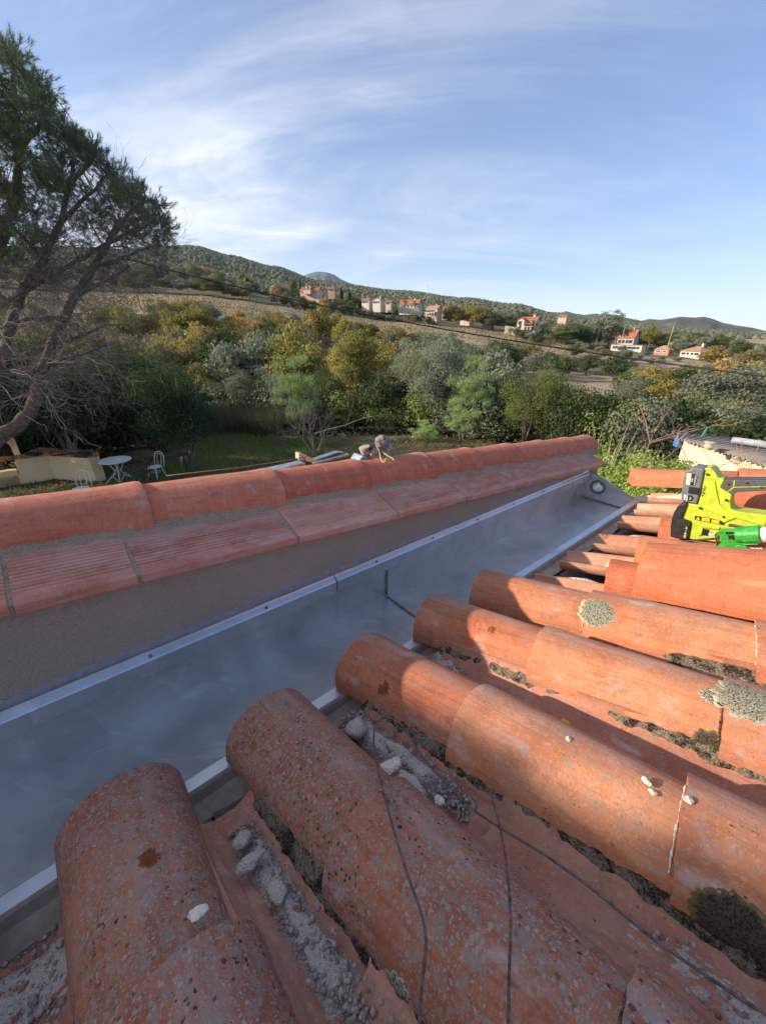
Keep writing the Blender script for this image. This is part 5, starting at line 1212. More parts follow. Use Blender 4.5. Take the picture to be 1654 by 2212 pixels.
tree('green_tree', 'mid0', 1405, 700, 215, 44, 'yellowgreen', 'rounded yellow-green tree right of the red-roofed house'); tree('green_tree', 'mid4', 1475, 716, 225, 40, 'laurel', 'rounded green tree behind the hip-roofed house')
# palms
def palm(u, vtop, d, wpx, label):
    g0 = at(u, 724, d); z = zg(g0[0], g0[1]) - 0.2; top = at(u, vtop, d)[2]; H = top - z; R = wpx * pxm(g0) / 2; o = empty('palm_tree', (g0[0], g0[1], z), label, 'palm tree', 'palm trees by the houses'); rs = np.random.RandomState(int(u))
    b = MB(); b.tube([(g0[0], g0[1], z), (g0[0] + .1, g0[1], z + H * .5), (g0[0], g0[1], z + H * 0.85)], [0.3, 0.22, 0.25], 6); b.build('trunk', M['bark'], o)
    b = MB(); c = np.array([g0[0], g0[1], z + H * 0.85])
    for k in range(26):
        a = rs.uniform(0, 6.28); el = rs.uniform(-0.4, 1.25); dd = np.array([math.cos(a) * math.cos(el), math.sin(a) * math.cos(el), math.sin(el)]); sd = nrm(np.cross(dd, ZU)); pts = []
        for f in (0, .35, .7, 1): pts.append(c + dd * R * 1.15 * f - ZU * R * 0.75 * f * f)
        ws = [0.08, 0.34, 0.3, 0.03]
        b.add([p + sd * w_ * sgn - ZU * 0.15 * w_ for p, w_ in zip(pts, ws) for sgn in (-1, 0, 1)], [(i * 3 + j, i * 3 + j + 1, i * 3 + j + 4, i * 3 + j + 3) for i in range(3) for j in range(2)])
    b.build('crown', L['palm'], o, fixn=False)
for (u, vt, d, w_, lab) in ((846, 644, 262, 24, 'leftmost palm of the row before the long white wall'), (872, 645, 262, 24, 'second palm of the row before the long white wall'), (893, 647, 262, 24, 'third palm of the row before the long white wall'), (938, 645, 246, 26, 'palm standing over the terrace house roof'),
    (1105, 706, 206, 36, 'bushy palm left of the tall white house'), (1148, 690, 200, 30, 'tall palm in front of the tall white house'), (1172, 704, 205, 24, 'palm at the right corner of the tall white house')): palm(u, vt, d, w_, lab)

# wooded hillside: a mass nobody could count
rs = np.random.RandomState(5); NB = 26000
az = rs.uniform(AZ[0] * 1.1, az_of(1750), NB * 2); dd = np.exp(rs.uniform(math.log(330), math.log(1700), NB * 2))
keep = np.ones(NB * 2, bool)
up_ = np.interp(az, [az_of(400), az_of(1000), az_of(1400)], [330, 300, 300]); keep &= dd > up_
keep &= ~((az > az_of(1490)) & (dd > 380) & (dd < 640)); keep &= ~((az > az_of(400)) & (az < az_of(700)) & (dd > 300) & (dd < 420) & (rs.random_sample(NB * 2) < 0.4)) ; keep &= rs.random_sample(NB * 2) < (0.5 + dd / 1700)
az, dd = az[keep][:NB], dd[keep][:NB]; X1, Y1 = np.sin(az) * dd, np.cos(az) * dd; Z1 = hz(X1, Y1)
bv, bf = rock(3, 1, 0.5); bv = np.asarray(bv); sz = rs.uniform(1.6, 4.2, len(az)) * (0.8 + dd / 2600)
ang = rs.uniform(0, 6.28, len(az)); ca, sa = np.cos(ang), np.sin(ang)
VX = (bv[None, :, 0] * ca[:, None] - bv[None, :, 1] * sa[:, None]) * sz[:, None] + X1[:, None]; VY = (bv[None, :, 0] * sa[:, None] + bv[None, :, 1] * ca[:, None]) * sz[:, None] + Y1[:, None]
VZ = bv[None, :, 2] * sz[:, None] * 0.85 + Z1[:, None] + sz[:, None] * 0.35
VB = np.stack([VX, VY, VZ], -1).reshape(-1, 3); FB = (bf[None] + (np.arange(len(az)) * len(bv))[:, None, None]).reshape(-1, 3)
tag(link('hillside_wood', new_mesh('hillside_wood', VB, FB, [L['wood']])), kind='stuff')

# vine rows on the slope
rs = np.random.RandomState(8); VP = []
for rrow in range(70):
    a0 = az_of(150) ; n_ = 0
yy = np.arange(100, 260, 2.4)
pts = []
for y in yy:
    xs = np.arange(-260, 140, 1.15) + rs.uniform(-.3, .3); pts.append(np.stack([xs, np.full_like(xs, y) + xs * 0.35 + rs.uniform(-.2, .2, xs.shape)], 1))
pts = np.vstack(pts); dd = np.hypot(pts[:, 0], pts[:, 1]); aa = np.arctan2(pts[:, 0], pts[:, 1]); k = (aa > um[150]) & (aa < um[1230]) & (dd > 136) & (dd < 234)
pts = pts[k][::1]; pts = pts[rs.random_sample(len(pts)) < 0.75]
P3 = np.stack([pts[:, 0], pts[:, 1], hz(pts[:, 0], pts[:, 1]) + 0.35], 1); V1_, F1_ = leaf_cloud(rs, np.repeat(P3, 2, 0) + rs.normal(0, .16, (len(P3) * 2, 3)), np.tile([0, 0, 1.0], (len(P3) * 2, 1)), 0.75, 0.8, 0.9)
M['vine'] = leaf_mat('bare_vine', (0.22, 0.18, 0.09), (0.44, 0.33, 0.17)); tag(link('vine_rows', new_mesh('vine_rows', V1_, F1_, [M['vine']])), kind='stuff')

# ------------------------------------------------------------------ houses on the slope
def far_house(name, u, vb, d, wpx, hpx, roofk, wallk, label, depth=0.6, yaw=0.0, gable='side', storeys=1, nw=3, rise=0.28, chim=1, extra=None, cat='house'):
    g0 = at(u, vb, d); mpp = pxm(g0); yaw -= 0.62; W, Hh = wpx * mpp, hpx * mpp * 0.58; W *= 0.80; Hh *= (1.35 if u > 1240 else 1.0); rise = rise * 1.45 if gable == 'side' else rise * 1.1; D = W * depth; toc = nrm([-g0[0], -g0[1], 0]); ca, sa = math.cos(yaw), math.sin(yaw); Yf = np.array([toc[0] * ca - toc[1] * sa, toc[0] * sa + toc[1] * ca, 0]); Xf = np.array([-Yf[1], Yf[0], 0])
    base = np.array([g0[0], g0[1], g0[2]]); o = empty(name, base, label, cat); Pt = lambda x, y, z: base + Xf * x + Yf * y + ZU * z
    b = MB(); b.add([Pt(x, y, z) for z in (-4, Hh) for (x, y) in ((-W / 2, 0), (W / 2, 0), (W / 2, -D), (-W / 2, -D))], [(0, 1, 5, 4), (1, 2, 6, 5), (2, 3, 7, 6), (3, 0, 4, 7), (4, 5, 6, 7)])
    R_ = (D if gable == 'side' else W) * rise * 0.9; ov = 0.35
    if gable == 'side':
        for sx in (-1, 1): b.add([Pt(sx * W / 2, 0, Hh), Pt(sx * W / 2, -D, Hh), Pt(sx * W / 2, -D / 2, Hh + R_ * 0.93)], [(0, 1, 2)])
    elif gable == 'front':
        for y in (0, -D): b.add([Pt(-W / 2, y, Hh), Pt(W / 2, y, Hh), Pt(0, y, Hh + R_ * 0.93)], [(0, 1, 2)])
    b.build('wall', M[wallk], o)
    b = MB(); th = 0.22
    if gable == 'side':
        for sy in (0, 1):
            e0 = ov if sy == 0 else -D - ov; P4 = [Pt(-W / 2 - ov, e0, Hh - 0.1), Pt(W / 2 + ov, e0, Hh - 0.1), Pt(W / 2 + ov, -D / 2, Hh + R_), Pt(-W / 2 - ov, -D / 2, Hh + R_)]; b.prism(P4, (0, 0, th))
    elif gable == 'front':
        for sx in (-1, 1): b.prism([Pt(sx * (W / 2 + ov), ov, Hh - 0.1), Pt(sx * (W / 2 + ov), -D - ov, Hh - 0.1), Pt(0, -D - ov, Hh + R_), Pt(0, ov, Hh + R_)], (0, 0, th))
    elif gable == 'hip':
        e_ = W * 0.28; q = [Pt(-W / 2 - ov, ov, Hh), Pt(W / 2 + ov, ov, Hh), Pt(W / 2 + ov, -D - ov, Hh), Pt(-W / 2 - ov, -D - ov, Hh), Pt(-e_ * .4, -D / 2, Hh + R_), Pt(e_ * .4, -D / 2, Hh + R_)]
        b.add(q, [(0, 1, 5, 4), (1, 2, 5), (2, 3, 4, 5), (3, 0, 4), (0, 3, 2, 1)])
    else: b.box(Pt(0, -D / 2, Hh + 0.12), W + 0.4, D + 0.4, 0.24, (Xf, Yf, ZU))
    rf = b.build('roof', M[roofk], o)
    for k in range(chim):
        b = MB(); b.box(Pt(W * (0.22 - 0.4 * k), -D * 0.5, Hh + R_ + 0.35), 0.7, 0.7, 1.3, (Xf, Yf, ZU)); b.build('chimney', M[wallk], rf)
    for s_ in range(storeys):
        zc_ = Hh * (s_ + 0.52) / storeys
        for k in range(nw):
            x = W * ((k + 0.5) / nw - 0.5) * 0.86; wh = min(1.5, Hh / storeys * 0.48); ww = 1.1 if k % 3 else 1.7
            b = MB(); b.box(Pt(x, 0.02, zc_), ww + .3, 0.10, wh + .3, (Xf, Yf, ZU)); fo = b.build('window', M['frame_white' if wallk != 'whitewall' else 'shutter'], o)
            b = MB(); b.box(Pt(x, 0.06, zc_), ww, 0.08, wh, (Xf, Yf, ZU)); b.build('pane', M['glass'], fo)
    if extra: extra(o, Pt, W, Hh, D, R_, Xf, Yf)
    return o
def addbox(o, Pt, Xf, Yf, name, m, c, sx, sy, sz):
    b = MB(); b.box(Pt(*c), sx, sy, sz, (Xf, Yf, ZU)); return b.build(name, M[m], o)
def tower(o, Pt, W, Hh, D, R_, Xf, Yf):
    addbox(o, Pt, Xf, Yf, 'tower', 'pinkwall', (-W * .06, -D * .4, Hh + 1.3), 3.2, 3.2, 2.6); addbox(o, Pt, Xf, Yf, 'tower_roof', 'roof_red', (-W * .06, -D * .4, Hh + 2.7), 3.8, 3.8, 0.35)
    addbox(o, Pt, Xf, Yf, 'tower_window', 'glass', (-W * .06, -D * .4 + 1.65, Hh + 1.7), 1.0, 0.1, 1.0); addbox(o, Pt, Xf, Yf, 'porch', 'pinkwall', (0, 1.4, 1.2), 4.5, 2.6, 2.4); addbox(o, Pt, Xf, Yf, 'porch_roof', 'roof_red', (0, 1.4, 2.6), 5, 3.2, 0.3)
def solar(o, Pt, W, Hh, D, R_, Xf, Yf): addbox(o, Pt, Xf, Yf, 'gable_annex', 'whitewall', (W * .56, 0.3, Hh * 0.4), 4, 3.5, Hh * .8)
def terrace(o, Pt, W, Hh, D, R_, Xf, Yf):
    addbox(o, Pt, Xf, Yf, 'balcony_slab', 'creamwall', (W * .15, 1.6, Hh * .5), W * .85, 3.2, 0.35)
    for k in range(5): addbox(o, Pt, Xf, Yf, 'column', 'greywall', (W * (-.25 + .2 * k), 3.0, Hh * .25), 0.4, 0.4, Hh * .5)
    addbox(o, Pt, Xf, Yf, 'railing', 'glass', (W * .15, 3.1, Hh * .5 + .6), W * .8, 0.1, 0.8)
def tall(o, Pt, W, Hh, D, R_, Xf, Yf):
    addbox(o, Pt, Xf, Yf, 'front_gable_wing', 'whitewall', (-W * .25, 1.6, Hh * .5), W * .42, 3.4, Hh * 1.02)
    b = MB(); x0, x1 = -W * .25 - W * .24, -W * .25 + W * .24
    for s in (0, 1):
        xe = (x0, x1)[s]; b.prism([Pt(xe, 3.7, Hh), Pt(xe, -2, Hh), Pt(-W * .25, -2, Hh + W * .13), Pt(-W * .25, 3.7, Hh + W * .13)], (0, 0, .25))
    b.build('wing_roof', M['roof_red'], o); b = MB(); b.add([Pt(x0 + .4, 3.31, Hh), Pt(x1 - .4, 3.31, Hh), Pt(-W * .25, 3.31, Hh + W * .12)], [(0, 1, 2)]); b.build('gable', M['whitewall'], o)
    addbox(o, Pt, Xf, Yf, 'balcony_roof', 'roof_red', (W * .25, 1.3, Hh * .66), W * .5, 3.0, 0.3); addbox(o, Pt, Xf, Yf, 'balcony', 'whitewall', (W * .2, 2.0, Hh * .35), W * .6, 3.0, 0.3)
    for k in range(3): addbox(o, Pt, Xf, Yf, 'arch_pillar', 'whitewall', (W * (.0 + .2 * k), 3.3, Hh * .18), 0.5, 0.5, Hh * .36)
    for (x, z) in ((-W * .25, Hh * .75), (-W * .25, Hh * .35), (-W * .34, Hh * .75)): addbox(o, Pt, Xf, Yf, 'window', 'glass', (x, 3.35, z), 1.1, .1, 1.5)
far_house('farmhouse', 351, 600, 330, 30, 9, 'roof_dark', 'whitewall', 'small white farmhouse with dark panelled roof near the pine, top left', 0.5, -0.2, 'side', 1, 4, 0.2, 1, solar)
far_house('farmhouse', 432, 583, 480, 20, 7, 'roof_red', 'pinkwall', 'tiny orange-roofed farmhouse high under the wooded hill', 0.6, 0.3)
far_house('farmhouse', 456, 586, 470, 12, 4, 'roof_red', 'ochrewall', 'tiny low red roof right of the highest farmhouse', 0.6, 0.2, chim=0, nw=1)
far_house('cottage', 521, 616, 275, 30, 7, 'roof_tan', 'creamwall', 'tan-roofed house half hidden left of two cypresses', 0.8, 0.3, 'hip', nw=2)
far_house('cottage', 590, 625, 262, 20, 8, 'roof_tan', 'creamwall', 'small cream house beside the small orange tree', 0.8, 0.3, 'hip', nw=1, chim=0)
far_house('villa', 668, 636, 248, 56, 12, 'roof_red', 'pinkwall', 'pink villa with red roof and a small square tower', 0.4, 0.1, 'side', 1, 5, 0.3, 0, tower)
far_house('house', 715, 629, 262, 18, 7, 'roof_red', 'pinkwall', 'small red-roofed building right of the pink villa', 0.8, 0.4, nw=1)
far_house('house', 789, 656, 250, 24, 12, 'roof_red', 'whitewall', 'white house wing with red roof left of the white gable', 0.6, 0.0, 'side', 1, 3, 0.25, 0)
far_house('house', 813, 657, 246, 26, 13, 'roof_tan', 'whitewall', 'white gabled house with a wide veranda', 0.7, 0.0, 'front', 1, 3, 0.2, 1)
far_house('outbuilding', 838, 658, 255, 16, 8, 'roof_red', 'whitewall', 'orange-roofed shed right of the white gable', 0.8, 0.2, nw=1, chim=0)
far_house('outbuilding', 882, 664, 275, 62, 9, 'roof_red', 'whitewall', 'long low white building with red roof behind the palms', 0.3, 0.0, 'side', 1, 5, 0.5, 1)
far_house('house', 931, 683, 240, 40, 24, 'roof_tan', 'greywall', 'two-storey terrace house with balcony above the vineyard', 0.5, -0.1, 'side', 2, 3, 0.3, 1, terrace)
far_house('house', 962, 675, 262, 20, 12, 'roof_red', 'ochrewall', 'small orange-roofed house behind the terrace house', 0.8, 0.3, nw=1)
far_house('house', 1000, 690, 262, 42, 22, 'roof_tan', 'pinkwall', 'pale pink house hidden behind the golden tree row', 0.5, 0.0, 'side', 2, 3)
far_house('house', 1052, 694, 250, 28, 9, 'roof_tan', 'creamwall', 'low pale house right of the golden tree row', 0.5, 0.0, nw=3)
far_house('house', 1138, 712, 214, 46, 30, 'roof_red', 'whitewall', 'tall white three-level house with red roofs and arches', 0.5, 0.15, 'side', 3, 3, 0.3, 1, tall)
far_house('house', 1214, 688, 330, 22, 6, 'roof_red', 'pinkwall', 'small orange roof on the skyline right of the tall white house', 0.6, 0.2, nw=2, chim=0)
far_house('house', 1348, 745, 222, 44, 17, 'roof_red', 'whitewall', 'house with steep bright red roof right of the eucalyptus', 0.5, 0.1, 'side', 1, 4, 0.7, 1)
far_house('house', 1322, 738, 226, 16, 14, 'roof_red', 'pinkwall', 'narrow pink house wing left of the bright red roof', 0.8, 0.4, 'front', 1, 1)
far_house('ruin', 1350, 756, 200, 86, 12, 'flat_dummy' if False else 'roof_tan', 'whitewall', 'long low flat-roofed white building below the bright red roof', 0.2, 0.05, 'flat', 1, 9, 0.1, 0, None, 'building')
far_house('outbuilding', 1427, 762, 196, 38, 8, 'roof_tan', 'redwall', 'small red-walled outbuilding left of the hip-roofed house', 0.5, 0.1, 'hip', nw=2, chim=0)
far_house('house', 1488, 769, 190, 58, 12, 'roof_tan', 'creamwall', 'cream bungalow with broad tan hip roof', 0.7, -0.1, 'hip', 1, 4, 0.22, 1)
far_house('outbuilding', 1560, 776, 186, 46, 7, 'roof_dark', 'whitewall', 'flat grey-roofed annex right of the cream bungalow', 0.5, -0.1, 'flat', nw=3, chim=0)
b = MB()
for (u0, v0, u1, v1, d, h, lab) in ((1090, 710, 1116, 715, 205, 1.4, 'low white garden wall below the tall white house'), (860, 668, 905, 672, 258, 1.6, 'long white wall below the palms')):
    p, q = at(u0, v0, d), at(u1, v1, d); b = MB(); b.prism([p - ZU * 2, q - ZU * 2, q + ZU * h, p + ZU * h], nrm([p[0], p[1], 0]) * 0.4); tag(b.build('garden_wall', M['whitewall']), lab, 'wall')
def pole(u, vb, vt, d, label, r=0.14, arms=False):
    p = at(u, vb, d); top = at(u, vt, d)[2]; o = empty('utility_pole', p, label, 'pole', 'utility poles among the houses'); b = MB(); b.tube([p - ZU, [p[0], p[1], top]], [r, r * .7], 6); b.build('mast', M['palewood'], o)
    b = MB(); b.box([p[0], p[1], top - 0.4], 1.6, .12, .12); b.build('cross_arm', M['bark'], o)
pole(1338, 752, 706, 214, 'pole left of the bright red roof'); pole(1440, 754, 700, 205, 'tallest pole, right of the bright red roof'); pole(1486, 745, 722, 230, 'pole behind the cream bungalow roof'); pole(1547, 740, 722, 240, 'pole right of the rounded green tree'); pole(1587, 742, 728, 250, 'rightmost pole below the brown hill'); pole(922, 650, 614, 300, 'floodlight mast behind the palm row', 0.1); pole(783, 645, 632, 300, 'small pole left of the white gable', .08)

# ------------------------------------------------------------------ overhead cable
cps = [(200, 540, 15.5), (324, 572, 15.2), (517, 618, 14.5), (756, 671, 13.6), (980, 719, 12.9), (1242, 756, 12.2), (1460, 786, 11.8), (1654, 811, 11.5), (2300, 890, 10.6)]
P = [at(*q) for q in cps]; S = np.array([0] + list(np.cumsum([np.linalg.norm(P[i + 1] - P[i]) for i in range(len(P) - 1)]))); PP = np.array(P)
co_ = [np.polyfit(S, PP[:, k], 3) for k in range(3)]; ss = np.linspace(0, S[-1], 90)
b = MB(); Q = [np.array([np.polyval(co_[k], s) for k in range(3)]) for s in ss]; b.tube(Q, 0.017, 6)
Q2 = [q + np.array([0, 0.0, 0.012 * math.sin(i * 1.7)]) + np.array([0, 0.012 * math.cos(i * 1.7), 0]) for i, q in enumerate(Q)]; b.tube(Q2, 0.013, 5)
tag(b.build('overhead_cable', M['cable'], smooth=True), 'thick black twisted overhead cable crossing the valley view', 'cable')
#PART5
# ------------------------------------------------------------------ garden: grass, litter, barbecue, furniture
rs = np.random.RandomState(21)
def scatter_uv(n, poly, z=0.0):
    us = rs.uniform(min(p[0] for p in poly), max(p[0] for p in poly), n * 3); vs = rs.uniform(min(p[1] for p in poly), max(p[1] for p in poly), n * 3); ins = np.zeros(n * 3, bool); j = len(poly) - 1
    for i in range(len(poly)):
        (x1, y1), (x2, y2) = poly[i], poly[j]; c = ((y1 > vs) != (y2 > vs)) & (us < (x2 - x1) * (vs - y1) / (y2 - y1 + 1e-9) + x1); ins ^= c; j = i
    return us[ins][:n], vs[ins][:n]
def ground_pts(us, vs):
    R = (us - CX)[:, None] / F * rgt - (vs - CY)[:, None] / F * upv + fwd; k = -ZC / R[:, 2]; P = R * k[:, None]; P[:, 2] = 0; return P
def blades(name, us, vs, h, wd_, m, bunch=3):
    P = np.repeat(ground_pts(us, vs), bunch, 0); n = len(P); P[:, :2] += rs.normal(0, 0.03, (n, 2)); a = rs.uniform(0, 6.28, n); hh = h * rs.uniform(.5, 1.3, n); d = np.stack([np.cos(a), np.sin(a), np.zeros(n)], 1) * wd_ * .5; ln_ = rs.normal(0, .35, (n, 2)) * hh[:, None]
    T = P.copy(); T[:, :2] += ln_; T[:, 2] += hh; V = np.stack([P - d, P + d, T], 1).reshape(-1, 3); return tag(link(name, new_mesh(name, V, np.arange(3 * n).reshape(n, 3), [m])), kind='stuff')
L['grass'] = leaf_mat('lawn_grass', (0.15, 0.20, 0.055), (0.27, 0.33, 0.11), (0.28, 0.25, 0.12), 0.5, 0.8); L['litter'] = leaf_mat('leaf_litter', (0.24, 0.17, 0.10), (0.42, 0.32, 0.21)); L['drygrass'] = leaf_mat('dull_grass', (0.2, 0.22, 0.08), (0.36, 0.34, 0.16))
us, vs = scatter_uv(9500, [(385, 935), (560, 925), (640, 940), (760, 965), (800, 985), (700, 1005), (600, 1010), (450, 1035), (330, 1060), (250, 1100), (230, 1050), (370, 1000), (360, 960)]); blades('lawn_grass', us, vs, 0.13, 0.035, L['grass'], 3)
us, vs = scatter_uv(5000, [(120, 960), (380, 925), (900, 930), (1240, 960), (1240, 1000), (800, 1000), (300, 1100), (0, 1120), (0, 1060)]); blades('dull_grass', us, vs, 0.10, 0.03, L['drygrass'], 3)
us, vs = scatter_uv(5000, [(80, 955), (400, 922), (900, 925), (1150, 940), (1150, 965), (830, 975), (640, 945), (400, 955), (300, 1040), (0, 1110), (0, 1000)]); P = ground_pts(us, vs) + [0, 0, .03]
V1_, F1_ = leaf_cloud(rs, P, np.tile([0, 0, 1.0], (len(P), 1)), 0.09, 0.7, 0.35); tag(link('leaf_litter', new_mesh('leaf_litter', V1_, F1_, [L['litter']])), kind='stuff')
us, vs = scatter_uv(5200, [(440, 905), (560, 898), (610, 915), (600, 938), (520, 930), (440, 925)]); blades('dry_reeds', us, vs + 8, 1.05, 0.03, L['reed'], 2)
# mound of dug earth
v_, f_ = rock(4, 3, .25); g0 = on_z(305, 985, 0); o = link('earth_mound', new_mesh('earth_mound', v_ * np.array([.75, .5, .24]), f_, [M['g_garden']], True)); o.location = tuple(g0); tag(o, 'small mound of dug brown earth behind the round table', 'earth mound')

def gz(u, v, z=0): return on_z(u, v, z)
bbq = empty('barbecue', gz(150, 1040), 'masonry barbecue with angled rendered counter and tiled top', 'barbecue')
HB = 0.86
P1, P2, P3, P4, P5 = gz(-120, 1072), gz(52, 1047), gz(122, 1036), gz(209, 1042), gz(231, 1037)
back = lambda p, k: p + nrm([p[0], p[1], 0]) * k
Pb = [gz(183, 972, HB + .08), gz(86, 967, HB + .08)]
b = MB(); top = ZU * HB
b.prism([P2, P3, P4, P5, [Pb[0][0], Pb[0][1], 0], [Pb[1][0], Pb[1][1], 0]], top); b.build('counter_body', M['bbq'], bbq, bevel=0.02)
b = MB(); b.prism([P1, P2, [Pb[1][0], Pb[1][1], 0], back(P1, 1.0)], ZU * 0.36); b.build('hearth_base', M['bbq'], bbq, bevel=0.02)
b = MB(); q0 = P2 - nrm(P2 - P1) * 0.9
b.prism([q0 + ZU * .36 * 0 , P2 + (P1 - P2) * 0.02, back(P2, .25), back(q0, .25)], ZU * .5); b.build('log_store_wall', M['bbq'], bbq, bevel=0.02)
# counter top: separate clay tiles, and the glazed edging course
ce = [P2 + (P1 - P2) * 0.5, P2, P3, P4, P5]
for a_, c_ in zip(ce[:-1], ce[1:]):
    ln_ = np.linalg.norm(c_ - a_); n_ = max(1, int(ln_ / 0.17)); d = nrm(c_ - a_); nr_ = nrm(np.cross(ZU, d))
    if nr_ @ nrm(a_[:2].tolist() + [0]) < 0: nr_ = -nr_
    for k in range(n_):
        c = a_ + d * ln_ * (k + .5) / n_ + ZU * (HB + .035) + nr_ * .01; b = MB(); b.box(c, ln_ / n_ - .012, .07, .13, (d, nr_, ZU)); b.build('edge_brick', M['terracotta_block'], bbq, bevel=0.006)
ex = nrm(P4 - P3); ey = nrm(np.cross(ZU, ex)); 
if ey @ P4 < 0: ey = -ey
poly2 = [np.array(p)[:2] for p in (P2, P3, P4, P5, Pb[0], Pb[1])]
def inside(p):
    ins = False; j = len(poly2) - 1
    for i in range(len(poly2)):
        (x1, y1), (x2, y2) = poly2[i], poly2[j]
        if (y1 > p[1]) != (y2 > p[1]) and p[0] < (x2 - x1) * (p[1] - y1) / (y2 - y1) + x1: ins = not ins
        j = i
    return ins
for i in range(-12, 14):
    for j in range(0, 12):
        c = P3 + ex * i * .205 + ey * (.12 + j * .205)
        if inside(c): 
            b = MB(); b.box([c[0], c[1], HB + .075 + rnd.uniform(-.003, .003)], .195, .195, .03, (ex, ey, ZU)); b.build('counter_tile', M['counter_tile'], bbq, bevel=0.004)
b = MB(); b.prism([[p[0], p[1], HB] for p in (P2, P3, P4, P5, Pb[0], Pb[1])], ZU * .062); b.build('mortar_bed', M['mortar'], bbq)
# arched fireplace: piers, arch, hood, sooty back
A_ = gz(-60, 985, HB); B_ = gz(41, 985, HB); dx = nrm(B_ - A_); wA = np.linalg.norm(B_ - A_); dy = nrm([A_[0], A_[1], 0]); nseg = 12; b = MB(); outer_, inner_ = [], []
for k in range(nseg + 1):
    a = math.pi * k / nseg; inner_.append(A_ + dx * (wA / 2 - wA * .42 * math.cos(a)) + ZU * (0.25 + .33 * math.sin(a))); outer_.append(A_ + dx * (wA / 2 - wA * .55 * math.cos(a) * (1.0 if abs(math.cos(a)) < .98 else 1)) + ZU * (0.55 + .22 * math.sin(a)))
for k in range(nseg): b.prism([inner_[k], inner_[k + 1], outer_[k + 1], outer_[k]], dy * .5)
for x0 in (-.05, .92): b.prism([A_ + dx * wA * x0, A_ + dx * wA * (x0 + .13), A_ + dx * wA * (x0 + .13) + ZU * .56, A_ + dx * wA * x0 + ZU * .56], dy * .5)
b.build('fireplace_arch', M['bbq'], bbq)
b = MB(); b.prism([A_ + dx * wA * .05 + dy * .45, B_ - dx * wA * .05 + dy * .45, B_ - dx * wA * .05 + dy * .45 + ZU * .6, A_ + dx * wA * .05 + dy * .45 + ZU * .6], dy * .05); b.build('soot_back', M['soot'], bbq)
b = MB(); m0 = A_ + dx * wA / 2 + ZU * .72 + dy * .25; b.add([m0 - dx * .5 * wA - dy * .25, m0 + dx * .5 * wA - dy * .25, m0 + dx * .5 * wA + dy * .3, m0 - dx * .5 * wA + dy * .3, m0 - dx * .2 * wA - dy * .1 + ZU * .5, m0 + dx * .2 * wA - dy * .1 + ZU * .5, m0 + dx * .2 * wA + dy * .2 + ZU * .5, m0 - dx * .2 * wA + dy * .2 + ZU * .5], [(0, 1, 5, 4), (1, 2, 6, 5), (2, 3, 7, 6), (3, 0, 4, 7), (4, 5, 6, 7), (0, 3, 2, 1)]); b.build('hood', M['bbq'], bbq)
# things on the counter
TZ = HB + .092
b = MB(); c = gz(180, 986, TZ); 
for k in range(3): b.box(c + ZU * (.03 + .05 * k) + ex * .02 * k, .42 - .05 * k, .3, .045, (ex, ey, ZU))
tag(b.build('folded_cloths', M['black_plastic'], bevel=0.015), 'pile of folded black cloths on the counter end', 'cloth')
gr = empty('iron_trivet', gz(75, 983, TZ), 'black wrought iron trivet with curled feet on the counter', 'trivet'); c = gz(75, 983, TZ)
b = MB(); b.box(c + ZU * .04, .4, .26, .06, (ex, ey, ZU)); b.build('tray', M['soot'], gr, bevel=.01)
for k in (-1, 1):
    b = MB(); b.tube([c + ex * .16 * k + ZU * .05, c + ex * .2 * k + ZU * .2, c + ex * .13 * k + ZU * .27, c + ex * .07 * k + ZU * .2, c + ex * .12 * k + ZU * .15], .012, 6); b.build('scroll', M['soot'], gr)
po_ = empty('cooking_tripod', gz(137, 985, TZ), 'black iron hook stand and poker lying across the counter', 'cooking stand'); c = gz(137, 984, TZ)
b = MB(); b.tube([c + ZU * .02, c + ZU * .5 - ex * .02], .009, 6); b.tube([c + ZU * .12 + ex * (.13 * math.cos(a)) + ey * 0 + ZU * .1 * math.sin(a) for a in np.linspace(0, 3.2, 9)], .009, 6); b.build('hook', M['soot'], po_)
b = MB(); b.tube([c - ex * .25 - ey * .1 + ZU * .02, c + ex * .55 + ey * .3 + ZU * .06], .022, 6); b.build('poker', M['soot'], po_)

